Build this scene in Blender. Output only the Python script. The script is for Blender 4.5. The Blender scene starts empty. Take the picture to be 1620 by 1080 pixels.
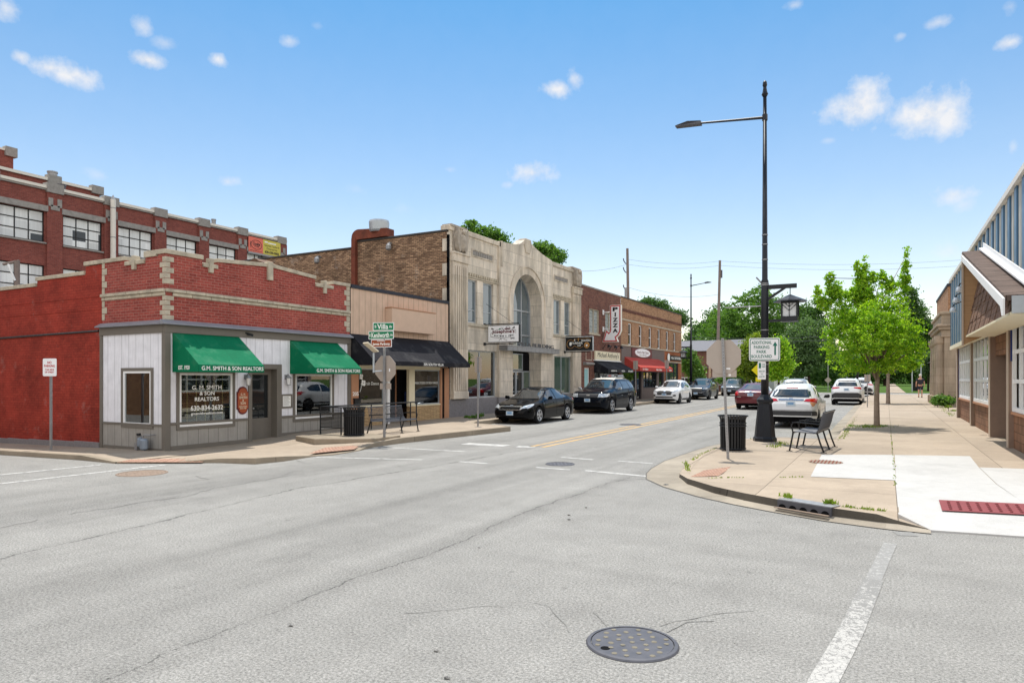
import bpy, bmesh, math, random
import numpy as np
from mathutils import Vector, Matrix, noise
from mathutils.bvhtree import BVHTree

R = random.Random(11)
SC = bpy.context.scene
COL = SC.collection
PI = math.pi

# ------------------------------------------------------------------ survey of the place
# world: X across the street (right +), Y down the street, Z up; camera stands at (0,0,1.8)
CAM_H = 1.8; FPX = 1080.0; HORIZON = 598.0
YAW = math.atan((1402 - 810) / FPX)
CY, SY = math.cos(YAW), math.sin(YAW)

def ground(px, py, z=0.0):
    """survey point on the level z seen at photo position px,py (1620x1080)"""
    Z = FPX * (CAM_H - z) / (py - HORIZON); r = (px - 810) / FPX
    return ((r * CY - SY) * Z, (r * SY + CY) * Z)

def at_depth(Z, px, py):
    r = (px - 810) / FPX
    return Vector(((r * CY - SY) * Z, (r * SY + CY) * Z, CAM_H + (HORIZON - py) * Z / FPX))

def rise(x, y):
    """gentle slope of the real ground"""
    h = 0.0036 * min(max(y - 22, 0), 45)
    if x < -15.5 and y < 16:
        h -= 0.02 * min(-15.5 - x, 14)
    return h

# ------------------------------------------------------------------ mesh builder
ORIG = {}

class MB:
    def __init__(self):
        self.v = []; self.f = []
    def add(self, vs, fs):
        n = len(self.v); self.v += [tuple(p) for p in vs]
        self.f += [tuple(i + n for i in f) for f in fs]; return self
    def quad(self, a, b, c, d): return self.add([a, b, c, d], [(0, 1, 2, 3)])
    def poly(self, pts): return self.add(pts, [tuple(range(len(pts)))])
    def box(self, x0, x1, y0, y1, z0, z1):
        if x0 > x1: x0, x1 = x1, x0
        if y0 > y1: y0, y1 = y1, y0
        if z0 > z1: z0, z1 = z1, z0
        return self.add([(x0,y0,z0),(x1,y0,z0),(x1,y1,z0),(x0,y1,z0),(x0,y0,z1),(x1,y0,z1),(x1,y1,z1),(x0,y1,z1)],
            [(0,3,2,1),(4,5,6,7),(0,1,5,4),(1,2,6,5),(2,3,7,6),(3,0,4,7)])
    def prism(self, pts, d):
        d = Vector(d); n = len(pts)
        a = [Vector(p) for p in pts]; b = [p + d for p in a]
        fs = [tuple(range(n)), tuple(range(2*n-1, n-1, -1))]
        fs += [(i, (i+1) % n, n + (i+1) % n, n + i) for i in range(n)]
        return self.add(a + b, fs)
    def cyl(self, p0, p1, r0, r1=None, n=10, cap=True):
        r1 = r0 if r1 is None else r1
        p0 = Vector(p0); p1 = Vector(p1); d = (p1 - p0)
        if d.length < 1e-6: return self
        d.normalize()
        a = Vector((0,0,1)) if abs(d.z) < .9 else Vector((1,0,0))
        u = d.cross(a).normalized(); w = d.cross(u)
        vs = []
        for p, r in ((p0, r0), (p1, r1)):
            for i in range(n):
                t = 2*PI*i/n; vs.append(p + u*(r*math.cos(t)) + w*(r*math.sin(t)))
        fs = [(i, (i+1) % n, n + (i+1) % n, n+i) for i in range(n)]
        if cap: fs += [tuple(range(n-1, -1, -1)), tuple(range(n, 2*n))]
        return self.add(vs, fs)
    def tube(self, pts, r, n=8):
        pts = [Vector(p) for p in pts]; rs = r if isinstance(r, (list, tuple)) else [r]*len(pts)
        vs = []; prev = None
        for i, p in enumerate(pts):
            d = (pts[min(i+1, len(pts)-1)] - pts[max(i-1, 0)]).normalized()
            if prev is None:
                a = Vector((0,0,1)) if abs(d.z) < .9 else Vector((1,0,0))
                u = d.cross(a).normalized()
            else:
                u = (prev - d*prev.dot(d)).normalized()
            prev = u; w = d.cross(u)
            for k in range(n):
                t = 2*PI*k/n; vs.append(p + u*(rs[i]*math.cos(t)) + w*(rs[i]*math.sin(t)))
        fs = []
        for i in range(len(pts)-1):
            for k in range(n):
                fs.append((i*n+k, i*n+(k+1) % n, (i+1)*n+(k+1) % n, (i+1)*n+k))
        fs += [tuple(range(n-1, -1, -1)), tuple(range((len(pts)-1)*n, len(pts)*n))]
        return self.add(vs, fs)
    def lathe(self, c, prof, n=16, sx=1, sy=1):
        vs = []; c = Vector(c)
        for r, z in prof:
            for k in range(n):
                t = 2*PI*k/n; vs.append((c.x + sx*r*math.cos(t), c.y + sy*r*math.sin(t), c.z + z))
        fs = []
        m = len(prof)
        for i in range(m-1):
            for k in range(n): fs.append((i*n+k, i*n+(k+1) % n, (i+1)*n+(k+1) % n, (i+1)*n+k))
        fs += [tuple(range(n-1, -1, -1)), tuple(range((m-1)*n, m*n))]
        return self.add(vs, fs)
    def sph(self, c, rx, ry=None, rz=None, n=10, m=7):
        ry = rx if ry is None else ry; rz = rx if rz is None else rz
        prof = []
        vs = []; fs = []
        for i in range(m+1):
            t = PI*i/m
            for k in range(n):
                p = 2*PI*k/n
                vs.append((c[0]+rx*math.sin(t)*math.cos(p), c[1]+ry*math.sin(t)*math.sin(p), c[2]+rz*math.cos(t)))
        for i in range(m):
            for k in range(n): fs.append((i*n+k, (i+1)*n+k, (i+1)*n+(k+1) % n, i*n+(k+1) % n))
        return self.add(vs, fs)
    def xf(self, M):
        self.v = [tuple(M @ Vector(p)) for p in self.v]; return self
    def text(self, s, c, n, width, height, thick=.004, up=(0,0,1), shear=0, bold=0.0):
        """lettering centred on c, facing n"""
        vs, fs = text_geo(s, bold)
        if not vs: return self
        n = Vector(n).normalized(); up = Vector(up).normalized(); u = up.cross(n).normalized(); up = n.cross(u)
        x0 = min(p[0] for p in vs); x1 = max(p[0] for p in vs); y0 = min(p[1] for p in vs); y1 = max(p[1] for p in vs)
        sx = width / max(x1-x0, 1e-4); sy = height / max(y1-y0, 1e-4); c = Vector(c)
        out = []
        for p in vs:
            a = (p[0]-(x0+x1)/2)*sx; b = (p[1]-(y0+y1)/2)*sy; a += shear*b
            out.append(c + u*a + up*b + n*thick*(1 if p[2] > 0 else 0))
        return self.add(out, fs)
    def pieces(self):
        """far-apart pieces of this geometry (each becomes a part of its own)"""
        n = len(self.v); par = list(range(n))
        def fd(i):
            while par[i] != i: par[i] = par[par[i]]; i = par[i]
            return i
        for f in self.f:
            a = fd(f[0])
            for j in f[1:]: par[fd(j)] = a
        isl = {}
        for i in range(n): isl.setdefault(fd(i), []).append(i)
        keys = list(isl)
        if len(keys) < 2 or len(keys) > 500: return [self]
        P = np.array(self.v); lo = np.array([P[isl[k]].min(0) for k in keys]); hi = np.array([P[isl[k]].max(0) for k in keys]); size = (hi-lo).max(1)
        gap = np.maximum(0, np.maximum(lo[:,None]-hi[None], lo[None]-hi[:,None])); near = np.sqrt((gap**2).sum(2)) <= np.maximum(.02, .48*np.maximum(size[:,None], size[None]))
        q = list(range(len(keys)))
        def f2(i):
            while q[i] != i: q[i] = q[q[i]]; i = q[i]
            return i
        for a, b in zip(*np.nonzero(np.triu(near, 1))): q[f2(int(a))] = f2(int(b))
        gi = {k: f2(i) for i, k in enumerate(keys)}
        if len(set(gi.values())) < 2: return [self]
        out = {}
        for f in self.f: out.setdefault(gi[fd(f[0])], []).append(f)
        res = []
        for fs in out.values():
            m = MB(); mp = {}
            for f in fs:
                for i in f:
                    if i not in mp: mp[i] = len(m.v); m.v.append(self.v[i])
                m.f.append(tuple(mp[i] for i in f))
            res.append(m)
        return res
    def build(self, name, m, parent=None, smooth=False, bevel=0, nofix=False):
        if parent:
            ps = self.pieces()
            if len(ps) > 1: return [p.build1(name, m, parent, smooth, bevel, nofix) for p in ps][0]
        return self.build1(name, m, parent, smooth, bevel, nofix)
    def build1(self, name, m, parent=None, smooth=False, bevel=0, nofix=False):
        me = bpy.data.meshes.new(name)
        o = ORIG.get(parent.name, Vector((0,0,0))) if parent else Vector((0,0,0))
        me.from_pydata([(p[0]-o.x, p[1]-o.y, p[2]-o.z) for p in self.v], [], self.f)
        if not nofix:
            bm = bmesh.new(); bm.from_mesh(me)
            bmesh.ops.recalc_face_normals(bm, faces=bm.faces)
            if bevel:
                es = [e for e in bm.edges if len(e.link_faces) == 2 and e.calc_face_angle(0) > .6]
                try: bmesh.ops.bevel(bm, geom=es, offset=bevel, segments=1, affect='EDGES', clamp_overlap=True)
                except Exception: pass
            bm.to_mesh(me); bm.free()
        if smooth:
            me.polygons.foreach_set('use_smooth', [True]*len(me.polygons))
        ob = bpy.data.objects.new(name, me); COL.objects.link(ob)
        if m: me.materials.append(m)
        if parent:
            ob.parent = parent; ORIG[ob.name] = o
        return ob

_TC = {}
def text_geo(s, bold=0.0):
    k = (s, bold)
    if k not in _TC:
        cu = bpy.data.curves.new('t', 'FONT'); cu.body = s; cu.extrude = .01; cu.offset = bold; cu.resolution_u = 3
        ob = bpy.data.objects.new('t', cu); COL.objects.link(ob)
        dg = bpy.context.evaluated_depsgraph_get()
        me = bpy.data.meshes.new_from_object(ob.evaluated_get(dg))
        _TC[k] = ([tuple(v.co) for v in me.vertices], [tuple(p.vertices) for p in me.polygons])
        bpy.data.objects.remove(ob); bpy.data.curves.remove(cu); bpy.data.meshes.remove(me)
    return _TC[k]

def tag(o, label=None, cat=None, group=None, kind=None):
    if label: o['label'] = label
    if cat: o['category'] = cat
    if group: o['group'] = group
    if kind: o['kind'] = kind
    return o

def thing(name, label, cat, loc=(0,0,0), group=None):
    o = bpy.data.objects.new(name, None); COL.objects.link(o); o.location = loc
    o.empty_display_size = .2
    ORIG[o.name] = Vector(loc)
    return tag(o, label, cat, group)

def struct(name, mb, m, **k):
    return tag(mb.build(name, m, **k), kind='structure')

def children(o): return [c for c in bpy.data.objects if c.parent == o]

def copy_tree(o, parent=None):
    c = o.copy(); COL.objects.link(c)
    if parent: c.parent = parent
    for ch in children(o): copy_tree(ch, c)
    return c

def place(o, loc, rz=0):
    o.location = loc; o.rotation_euler = (0, 0, rz); return o

# ------------------------------------------------------------------ materials
def lin(c):
    c = c/255.0
    return c/12.92 if c <= .04045 else ((c+.055)/1.055)**2.4
def S(r, g, b, k=1.0): return (min(lin(r)*k, .9), min(lin(g)*k, .9), min(lin(b)*k, .9), 1)

class NT:
    def __init__(self, name):
        self.m = bpy.data.materials.new(name); self.m.use_nodes = True
        self.t = self.m.node_tree; self.t.nodes.clear()
        self.out = self.n('ShaderNodeOutputMaterial'); self.tc = None
    def n(self, typ, **k):
        nd = self.t.nodes.new(typ)
        for a, b in k.items(): setattr(nd, a, b)
        return nd
    def l(self, a, b): self.t.links.new(a, b)
    def val(self, x, sock):
        if hasattr(x, 'is_linked'): self.l(x, sock)
        else: sock.default_value = x
    def obj(self):
        if not self.tc: self.tc = self.n('ShaderNodeTexCoord')
        return self.tc.outputs['Object']
    def math(self, op, a, b=0.0, c=None, clamp=False):
        nd = self.n('ShaderNodeMath', operation=op, use_clamp=clamp)
        self.val(a, nd.inputs[0]); self.val(b, nd.inputs[1])
        if c is not None: self.val(c, nd.inputs[2])
        return nd.outputs[0]
    def noise(self, scale, detail=4, rough=.6, vec=None, dist=0.0):
        nd = self.n('ShaderNodeTexNoise'); nd.inputs['Scale'].default_value = scale
        nd.inputs['Detail'].default_value = detail; nd.inputs['Roughness'].default_value = rough
        nd.inputs['Distortion'].default_value = dist
        self.l(vec if vec is not None else self.obj(), nd.inputs['Vector']); return nd.outputs['Fac']
    def ramp(self, fac, stops):
        nd = self.n('ShaderNodeValToRGB'); e = nd.color_ramp.elements
        while len(e) < len(stops): e.new(.5)
        for el, (p, c) in zip(e, stops):
            el.position = p; el.color = c if len(c) == 4 else (*c, 1)
        self.l(fac, nd.inputs[0]); return nd.outputs['Color']
    def mapr(self, x, a, b, c, d):
        nd = self.n('ShaderNodeMapRange'); self.val(x, nd.inputs[0])
        for i, q in enumerate((a, b, c, d)): nd.inputs[i+1].default_value = q
        return nd.outputs[0]
    def mix(self, f, a, b, typ='MIX'):
        nd = self.n('ShaderNodeMix', data_type='RGBA', blend_type=typ); nd.clamp_factor = True
        self.val(f, nd.inputs[0]); self.val(a, nd.inputs[6]); self.val(b, nd.inputs[7]); return nd.outputs[2]
    def sep(self, vec=None):
        nd = self.n('ShaderNodeSeparateXYZ'); self.l(vec if vec is not None else self.obj(), nd.inputs[0]); return nd.outputs
    def comb(self, x, y, z=0.0):
        nd = self.n('ShaderNodeCombineXYZ')
        self.val(x, nd.inputs[0]); self.val(y, nd.inputs[1]); self.val(z, nd.inputs[2]); return nd.outputs[0]
    def bump(self, h, strength=.3, dist=.01):
        nd = self.n('ShaderNodeBump'); nd.inputs['Strength'].default_value = strength; nd.inputs['Distance'].default_value = dist
        self.l(h, nd.inputs['Height']); return nd.outputs[0]
    def bsdf(self, col, rough=.6, metal=0.0, spec=.5, normal=None, coat=0.0, trans=None):
        p = self.n('ShaderNodeBsdfPrincipled')
        self.val(col, p.inputs['Base Color']); self.val(rough, p.inputs['Roughness']); self.val(metal, p.inputs['Metallic'])
        self.val(spec, p.inputs['Specular IOR Level'])
        if coat: p.inputs['Coat Weight'].default_value = coat; p.inputs['Coat Roughness'].default_value = .03
        if normal is not None: self.l(normal, p.inputs['Normal'])
        self.l(p.outputs[0], self.out.inputs[0]); return p

def M(name, col, rough=.6, metal=0.0, var=.15, scale=6.0, spec=.4, coat=0.0, bump=0.0):
    t = NT(name)
    n1 = t.noise(scale, 5, .65)
    f = t.mapr(n1, .25, .75, 1-var, 1+var)
    c = t.mix(1.0, col, t.comb(f, f, f), 'MULTIPLY')
    nb = t.bump(t.noise(scale*12, 3), bump, .01) if bump else None
    rr = t.mapr(n1, .3, .7, max(rough-.08, .02), min(rough+.08, 1))
    t.bsdf(c, rr, metal, spec, nb, coat); return t.m

def uv_wall(t):
    s = t.sep(); return t.math('ADD', s[0], s[1]), s[2]

def M_brick(name, c1, c2, mortar, bw=.2, bh=.067, ms=.006, soot=.35, white=0.0, bumps=.5, band=None):
    t = NT(name); u, v = uv_wall(t); vec = t.comb(u, v)
    b = t.n('ShaderNodeTexBrick'); b.offset = .5
    for k, q in (('Color1', c1), ('Color2', c2), ('Mortar', mortar), ('Scale', 1.0), ('Mortar Size', ms), ('Mortar Smooth', .2),
                 ('Bias', 0.0), ('Brick Width', bw), ('Row Height', bh)): b.inputs[k].default_value = q
    t.l(vec, b.inputs['Vector'])
    c = b.outputs['Color']
    n1 = t.noise(.9, 6, .7); n2 = t.noise(14, 3, .6)
    f = t.mapr(n1, .3, .72, 1+soot*.3, 1-soot); g = t.mapr(n2, .3, .7, .82, 1.18)
    f = t.math('MULTIPLY', f, g)
    c = t.mix(1.0, c, t.comb(f, f, f), 'MULTIPLY')
    if white:
        w = t.mapr(t.noise(1.6, 6, .75), .58, .72, 0, white); c = t.mix(w, c, (.55, .5, .45, 1))
    t.bsdf(c, .85, 0, .25, t.bump(b.outputs['Fac'], -bumps, .008)); return t.m

def M_boards(name, col, w=.2, groove=.06, dark=.45, horiz=False, var=.08):
    t = NT(name); u, v = uv_wall(t)
    q = v if horiz else u
    fr = t.math('FRACT', t.math('DIVIDE', q, w))
    g = t.math('LESS_THAN', fr, groove)
    n1 = t.noise(3, 5, .6); n2 = t.noise(1.0, 4, .6, t.comb(t.math('MULTIPLY', u, 20 if not horiz else 2), t.math('MULTIPLY', v, 2 if not horiz else 20)))
    f = t.math('MULTIPLY', t.mapr(n1, .3, .7, 1-var, 1+var), t.mapr(n2, .3, .7, 1-var, 1+var))
    c = t.mix(1.0, col, t.comb(f, f, f), 'MULTIPLY')
    c = t.mix(t.math('MULTIPLY', g, 1-dark), c, (col[0]*.3, col[1]*.3, col[2]*.3, 1))
    t.bsdf(c, .7, 0, .3, t.bump(g, -.6, .01)); return t.m

def M_stone(name, col, bw=1.1, bh=.5, joint=.35, stain=.4, seed=0.0, topz=8.3):
    t = NT(name); u, v = uv_wall(t)
    b = t.n('ShaderNodeTexBrick'); b.offset = .5
    k2 = (col[0]*.82, col[1]*.82, col[2]*.8, 1)
    for k, q in (('Color1', col), ('Color2', k2), ('Mortar', (col[0]*joint, col[1]*joint, col[2]*joint, 1)), ('Scale', 1.0),
                 ('Mortar Size', .010), ('Mortar Smooth', .4), ('Bias', 0.0), ('Brick Width', bw), ('Row Height', bh)):
        b.inputs[k].default_value = q
    t.l(t.comb(u, v), b.inputs['Vector'])
    st = t.noise(1.0, 6, .7, t.comb(t.math('MULTIPLY', u, 2.2), t.math('MULTIPLY', v, .45), seed))
    n1 = t.noise(2.0, 6, .7); n2 = t.noise(40, 3, .6)
    f = t.math('MULTIPLY', t.mapr(st, .35, .75, 1.08, 1-stain), t.mapr(n2, .3, .7, .92, 1.08))
    f = t.math('MULTIPLY', f, t.mapr(n1, .3, .7, .9, 1.08))
    c = t.mix(1.0, b.outputs['Color'], t.comb(f, f, f), 'MULTIPLY')
    c = t.mix(t.mapr(n1, .55, .8, 0, .22), c, (col[0]*1.0, col[1]*.82, col[2]*.66, 1))
    wet = t.noise(1.0, 6, .7, t.comb(t.math('MULTIPLY', u, 3.4), t.math('MULTIPLY', v, .22), seed+3.0))
    wk = t.math('MULTIPLY', t.mapr(wet, .47, .66, 0, 1), t.mapr(v, topz-2.6, topz, 0, .55))
    c = t.mix(wk, c, (col[0]*.42, col[1]*.42, col[2]*.43, 1))
    t.bsdf(c, .85, 0, .25, t.bump(n2, .2, .01)); return t.m

def M_glass(name, col=(.015, .018, .02, 1), rough=.02, spec=.9, wav=.02, coat=.6):
    t = NT(name); t.bsdf(col, rough, 0, spec, t.bump(t.noise(1.2, 2), wav, .1), coat=coat); return t.m

def M_pane(name, tint=(.75, .8, .8, 1), refl=.06):
    """see-through pane with a mirror-like sheen"""
    t = NT(name)
    a = t.n('ShaderNodeBsdfTransparent'); a.inputs[0].default_value = tint
    g = t.n('ShaderNodeBsdfGlossy'); g.inputs['Roughness'].default_value = .015; g.inputs['Color'].default_value = (.9, .93, .95, 1)
    fr = t.n('ShaderNodeFresnel'); fr.inputs[0].default_value = 1.5
    f = t.math('ADD', t.math('MULTIPLY', fr.outputs[0], 1.6), refl, clamp=True)
    mx = t.n('ShaderNodeMixShader'); t.l(f, mx.inputs[0]); t.l(a.outputs[0], mx.inputs[1]); t.l(g.outputs[0], mx.inputs[2])
    t.l(mx.outputs[0], t.out.inputs[0]); return t.m

def M_leaf(name, c1, c2, trans=.45, scale=.8):
    t = NT(name)
    g = t.n('ShaderNodeNewGeometry')
    f = t.math('ADD', t.math('MULTIPLY', g.outputs['Random Per Island'], .6), t.math('MULTIPLY', t.noise(scale, 3), .5))
    c = t.ramp(f, [(.2, c1), (.85, c2)])
    d = t.n('ShaderNodeBsdfDiffuse'); t.l(c, d.inputs[0])
    tr = t.n('ShaderNodeBsdfTranslucent'); c2_ = t.mix(1.0, c, (1.15, 1.25, .55, 1), 'MULTIPLY'); t.l(c2_, tr.inputs[0])
    gl = t.n('ShaderNodeBsdfGlossy'); gl.inputs['Roughness'].default_value = .45; gl.inputs['Color'].default_value = (.5, .55, .5, 1)
    m1 = t.n('ShaderNodeMixShader'); m1.inputs[0].default_value = trans
    t.l(d.outputs[0], m1.inputs[1]); t.l(tr.outputs[0], m1.inputs[2])
    m2 = t.n('ShaderNodeMixShader'); m2.inputs[0].default_value = .05
    t.l(m1.outputs[0], m2.inputs[1]); t.l(gl.outputs[0], m2.inputs[2])
    t.l(m2.outputs[0], t.out.inputs[0]); return t.m
# ------------------------------------------------------------------ light, sky, camera
SUN_DIR = Vector((-.18, .30, 1.0)).normalized()
SUN_EL = math.asin(SUN_DIR.z)
SC.view_settings.view_transform = 'Standard'; SC.view_settings.look = 'None'
SC.view_settings.exposure = 0.68; SC.view_settings.gamma = 1
try: SC.cycles.use_denoising = True
except Exception: pass
SC.cycles.max_bounces = 7; SC.cycles.transparent_max_bounces = 12
SC.cycles.sample_clamp_indirect = 6

w = bpy.data.worlds.new('World'); SC.world = w; w.use_nodes = True
wt = w.node_tree; wt.nodes.clear()
class WN(NT):
    def __init__(self): self.t = wt; self.tc = None
W_ = WN()
wo = W_.n('ShaderNodeOutputWorld'); bg = W_.n('ShaderNodeBackground'); bg.inputs[1].default_value = .15
sky = W_.n('ShaderNodeTexSky'); sky.sky_type = 'NISHITA'; sky.sun_disc = False
sky.sun_elevation = SUN_EL; sky.sun_rotation = math.atan2(SUN_DIR.x, SUN_DIR.y)
sky.air_density = 1.0; sky.dust_density = .6; sky.ozone_density = 1.6; sky.altitude = 200
tc = W_.n('ShaderNodeTexCoord'); dv = tc.outputs['Generated']
# small fair-weather clouds, each a puffy patch in its own direction of the sky
CL = [  # photo position, half width, half height (photo px), strength
 (112,118,34,17,1.0),(80,108,26,14,.9),(136,126,14,15,.8),(232,95,24,11,.9),(262,70,20,9,.4),(346,94,15,10,.9),(226,42,13,12,.55),
 (33,91,13,9,.75),(8,12,20,16,.8),(458,66,14,8,.5),(157,277,20,10,.35),(360,287,15,8,.55),(884,141,26,12,.9),(908,128,14,16,.8),
 (843,274,32,16,.9),(711,268,9,5,.35),(803,293,10,6,.4),(1356,168,42,30,1.0),(1336,164,28,20,.7),(1472,178,52,32,1.0),(1500,186,30,30,.9),
 (1436,186,30,18,.7),(1510,308,36,15,.75),(1528,322,18,14,.5),(1595,68,19,11,.9),(1484,36,24,9,.6),(1600,12,12,14,.5),(1258,8,18,8,.6),
 (1425,58,12,9,.6),(1310,222,10,5,.3),(1602,232,6,10,.35),(1500,398,26,14,.35),(500,40,10,6,.2),(560,300,26,9,.18),(640,330,40,10,.15)]
def wdot(v):
    nd = W_.n('ShaderNodeVectorMath', operation='DOT_PRODUCT'); W_.l(dv, nd.inputs[0]); nd.inputs[1].default_value = v
    return nd.outputs['Value']
nz = W_.n('ShaderNodeTexNoise'); nz.inputs['Scale'].default_value = 34; nz.inputs['Detail'].default_value = 7; nz.inputs['Roughness'].default_value = .62
W_.l(dv, nz.inputs['Vector'])
nz2 = W_.n('ShaderNodeTexNoise'); nz2.inputs['Scale'].default_value = 11; nz2.inputs['Detail'].default_value = 4; W_.l(dv, nz2.inputs['Vector'])
pert = W_.math('ADD', W_.math('MULTIPLY', W_.math('SUBTRACT', nz.outputs['Fac'], .5), 2.0), W_.math('MULTIPLY', W_.math('SUBTRACT', nz2.outputs['Fac'], .5), 1.2))
acc = None; low = None
for px, py, a, b, k in CL:
    d = (at_depth(1.0, px, py) - Vector((0,0,CAM_H))); L = d.length; d.normalize()
    r = d.cross(Vector((0,0,1))).normalized(); u = r.cross(d)
    X = W_.math('DIVIDE', wdot(r), a*1.25/FPX/L); Y = W_.math('DIVIDE', wdot(u), b*1.3/FPX/L)
    q = W_.math('SQRT', W_.math('ADD', W_.math('MULTIPLY', X, X), W_.math('MULTIPLY', Y, Y)))
    q = W_.math('ADD', W_.math('SUBTRACT', 1.0, q), pert)
    q = W_.math('MULTIPLY', q, W_.math('GREATER_THAN', wdot(d), .9))
    mk = W_.math('MULTIPLY', W_.mapr(q, -.08, 1.0, 0, 1), k)
    acc = mk if acc is None else W_.math('MAXIMUM', acc, mk)
acc = W_.math('SMOOTH_MIN', acc, .96, .1)
HZ = W_.sep(dv)[2]
deep = W_.mix(W_.mapr(HZ, 0, .5, 0, 1), (1.16, .875, .69, 1), (.195, .56, .70, 1))
tint = W_.mix(1.0, sky.outputs[0], deep, 'MULTIPLY')
cloud = W_.mix(W_.mapr(nz.outputs['Fac'], .35, .6, 0, 1), (3.5, 3.55, 3.7, 1), (3.95, 3.9, 3.9, 1))
skyc = W_.mix(acc, tint, cloud)
# unseen bright cloud added overhead and behind the camera to fill shaded fronts
nf = W_.n('ShaderNodeTexNoise'); nf.inputs['Scale'].default_value = 3.2; nf.inputs['Detail'].default_value = 6; nf.inputs['Roughness'].default_value = .55; W_.l(dv, nf.inputs['Vector'])
fw = wdot((-.4807, .8769, 0))
away = W_.math('MAXIMUM', W_.mapr(fw, .66, .45, 0, 1), W_.mapr(HZ, .58, .72, 0, 1))
away = W_.math('MULTIPLY', away, W_.mapr(HZ, .03, .10, 0, 1))
thin = W_.math('SUBTRACT', nf.outputs['Fac'], W_.mapr(HZ, .5, .9, -.04, .14))      # added cloud kept low to light the fronts, thinner overhead to keep ground shadows
cov = W_.math('MULTIPLY', W_.mapr(thin, .36, .50, 0, 1), away)
skyc = W_.mix(cov, skyc, (6.2, 6.05, 5.9, 1))
W_.l(skyc, bg.inputs[0]); W_.l(bg.outputs[0], wo.inputs[0])

sl = bpy.data.lights.new('sun', 'SUN'); sl.energy = 3.0; sl.angle = math.radians(.53); sl.color = (1, .955, .87)
so = bpy.data.objects.new('sun', sl); COL.objects.link(so)
so.rotation_euler = (-SUN_DIR).to_track_quat('-Z', 'Y').to_euler(); so.location = (0, 0, 60)

cd = bpy.data.cameras.new('camera'); cam = bpy.data.objects.new('camera', cd); COL.objects.link(cam)
cd.sensor_width = 36; cd.lens = 24.0; cd.clip_end = 3000; cd.clip_start = .1
cam.location = (0, 0, CAM_H); cam.rotation_euler = (PI/2, 0, YAW)
cd.shift_y = (HORIZON - 540)/1620
SC.camera = cam

# ------------------------------------------------------------------ palette
MT = {}
MT['redbrick'] = M_brick('red_brick', S(166,80,70,1.0), S(142,64,58,1.0), S(176,128,116,.9), .215, .072, .006, .3)
MT['redpaint'] = M_brick('painted_brick', S(158,60,46,1.1), S(148,52,40,1.1), S(126,44,36,1.05), .215, .072, .005, .5, .16, bumps=.5)
MT['factory'] = M_brick('factory_brick', S(146,82,72,1.0), S(124,66,60,1.0), S(138,96,88,.9), .22, .075, .008, .2)
MT['commonbrick'] = M_brick('common_brick', S(204,166,132,1.0), S(134,102,80,1.0), S(104,90,78,.9), .2, .066, .010, .6, .4, bumps=.7)
MT['brownbrick'] = M_brick('brown_brick', S(132,86,72,1.0), S(98,62,55,1.0), S(136,112,100,.8), .2, .07, .006, .3, .12)
MT['tanbrick'] = M_brick('tan_brick', S(184,142,108,1.0), S(146,108,80,1.0), S(150,124,102,.9), .2, .07, .007, .25, .15)
MT['orangebrick'] = M_brick('orange_brick', S(170,100,62,1.0), S(146,82,52,1.0), S(150,110,84,.9), .2, .07, .006, .15)
MT['romanbrick'] = M_brick('roman_brick', S(206,176,134,1.0), S(188,158,118,1.0), S(120,98,74,.9), .38, .05, .008, .12)
MT['lime'] = M_stone('limestone', S(234,222,206,1.0), 1.15, .55, .5, .5)
MT['lime2'] = M_stone('limestone_trim', S(226,213,196,1.0), 3.2, 3.0, .7, .55, 4.0)
MT['cast'] = M('cast_stone', S(182,172,154), .85, 0, .32, 4, .2, bump=.2)
MT['granite'] = M('grey_granite', S(128,124,126), .45, 0, .3, 14, .4)
MT['capstone'] = M('grey_capstone', S(150,146,142), .85, 0, .25, 5, .2)
MT['whitecap'] = M('white_metal_coping', S(236,230,220,.9), .5, 0, .06, 3, .3)
MT['siding'] = M_boards('white_board_siding', S(230,230,236,1.0), .3, .07, .55)
MT['greysiding'] = M_boards('grey_board_siding', S(156,152,146,1.0), .3, .07, .5)
MT['trim'] = M('taupe_trim', S(112,106,98), .65, 0, .08, 5)
MT['flash'] = M('grey_flashing', S(140,142,150), .5, .2, .12, 4)
MT['white'] = M('white_paint', S(235,235,235), .5, 0, .04, 4)
MT['cream'] = M('cream_paint', S(226,216,188), .6, 0, .06, 5)
MT['black'] = M('black_metal', S(34,35,38), .45, .2, .12, 10)
MT['poleblack'] = M('dark_pole_paint', S(30,33,40), .4, .2, .12, 6)
MT['dark'] = M('dark_void', S(22,22,24), .9, 0, .1, 4, .1)
MT['darktrim'] = M('dark_blue_trim', S(34,38,50), .6, 0, .08, 5)
def M_canvas(name, col):
    t = NT(name); s = t.sep(); fr = t.math('FRACT', t.math('DIVIDE', t.math('ADD', s[1], 50.0), .66)); seam = t.math('LESS_THAN', fr, .02)
    n1 = t.noise(1.6, 5, .65); n2 = t.noise(60, 2, .6); wr = t.noise(1.0, 3, .5, t.comb(t.math('MULTIPLY', s[0], 1.2), t.math('MULTIPLY', s[1], 5.0), t.math('MULTIPLY', s[2], 1.2)))
    f = t.math('MULTIPLY', t.mapr(n1, .3, .7, .86, 1.1), t.mapr(n2, .3, .7, .94, 1.06)); f = t.math('MULTIPLY', f, t.math('SUBTRACT', 1.0, t.math('MULTIPLY', seam, .22)))
    c = t.mix(1.0, col, t.comb(f, f, f), 'MULTIPLY'); c = t.mix(t.mapr(n1, .55, .8, 0, .12), c, (.5, .5, .46, 1))
    t.bsdf(c, .8, 0, .15, t.bump(wr, .35, .05)); return t.m
MT['green'] = M_canvas('green_awning_canvas', S(2,128,88,.72))
MT['blackcanvas'] = M_canvas('black_awning_canvas', S(56,56,64,.45))
MT['redcanvas'] = M_canvas('red_awning_canvas', S(206,84,74,.66))
MT['beige'] = M_boards('beige_board_siding', S(202,174,152,1.0), .3, .09, .5)
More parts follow.
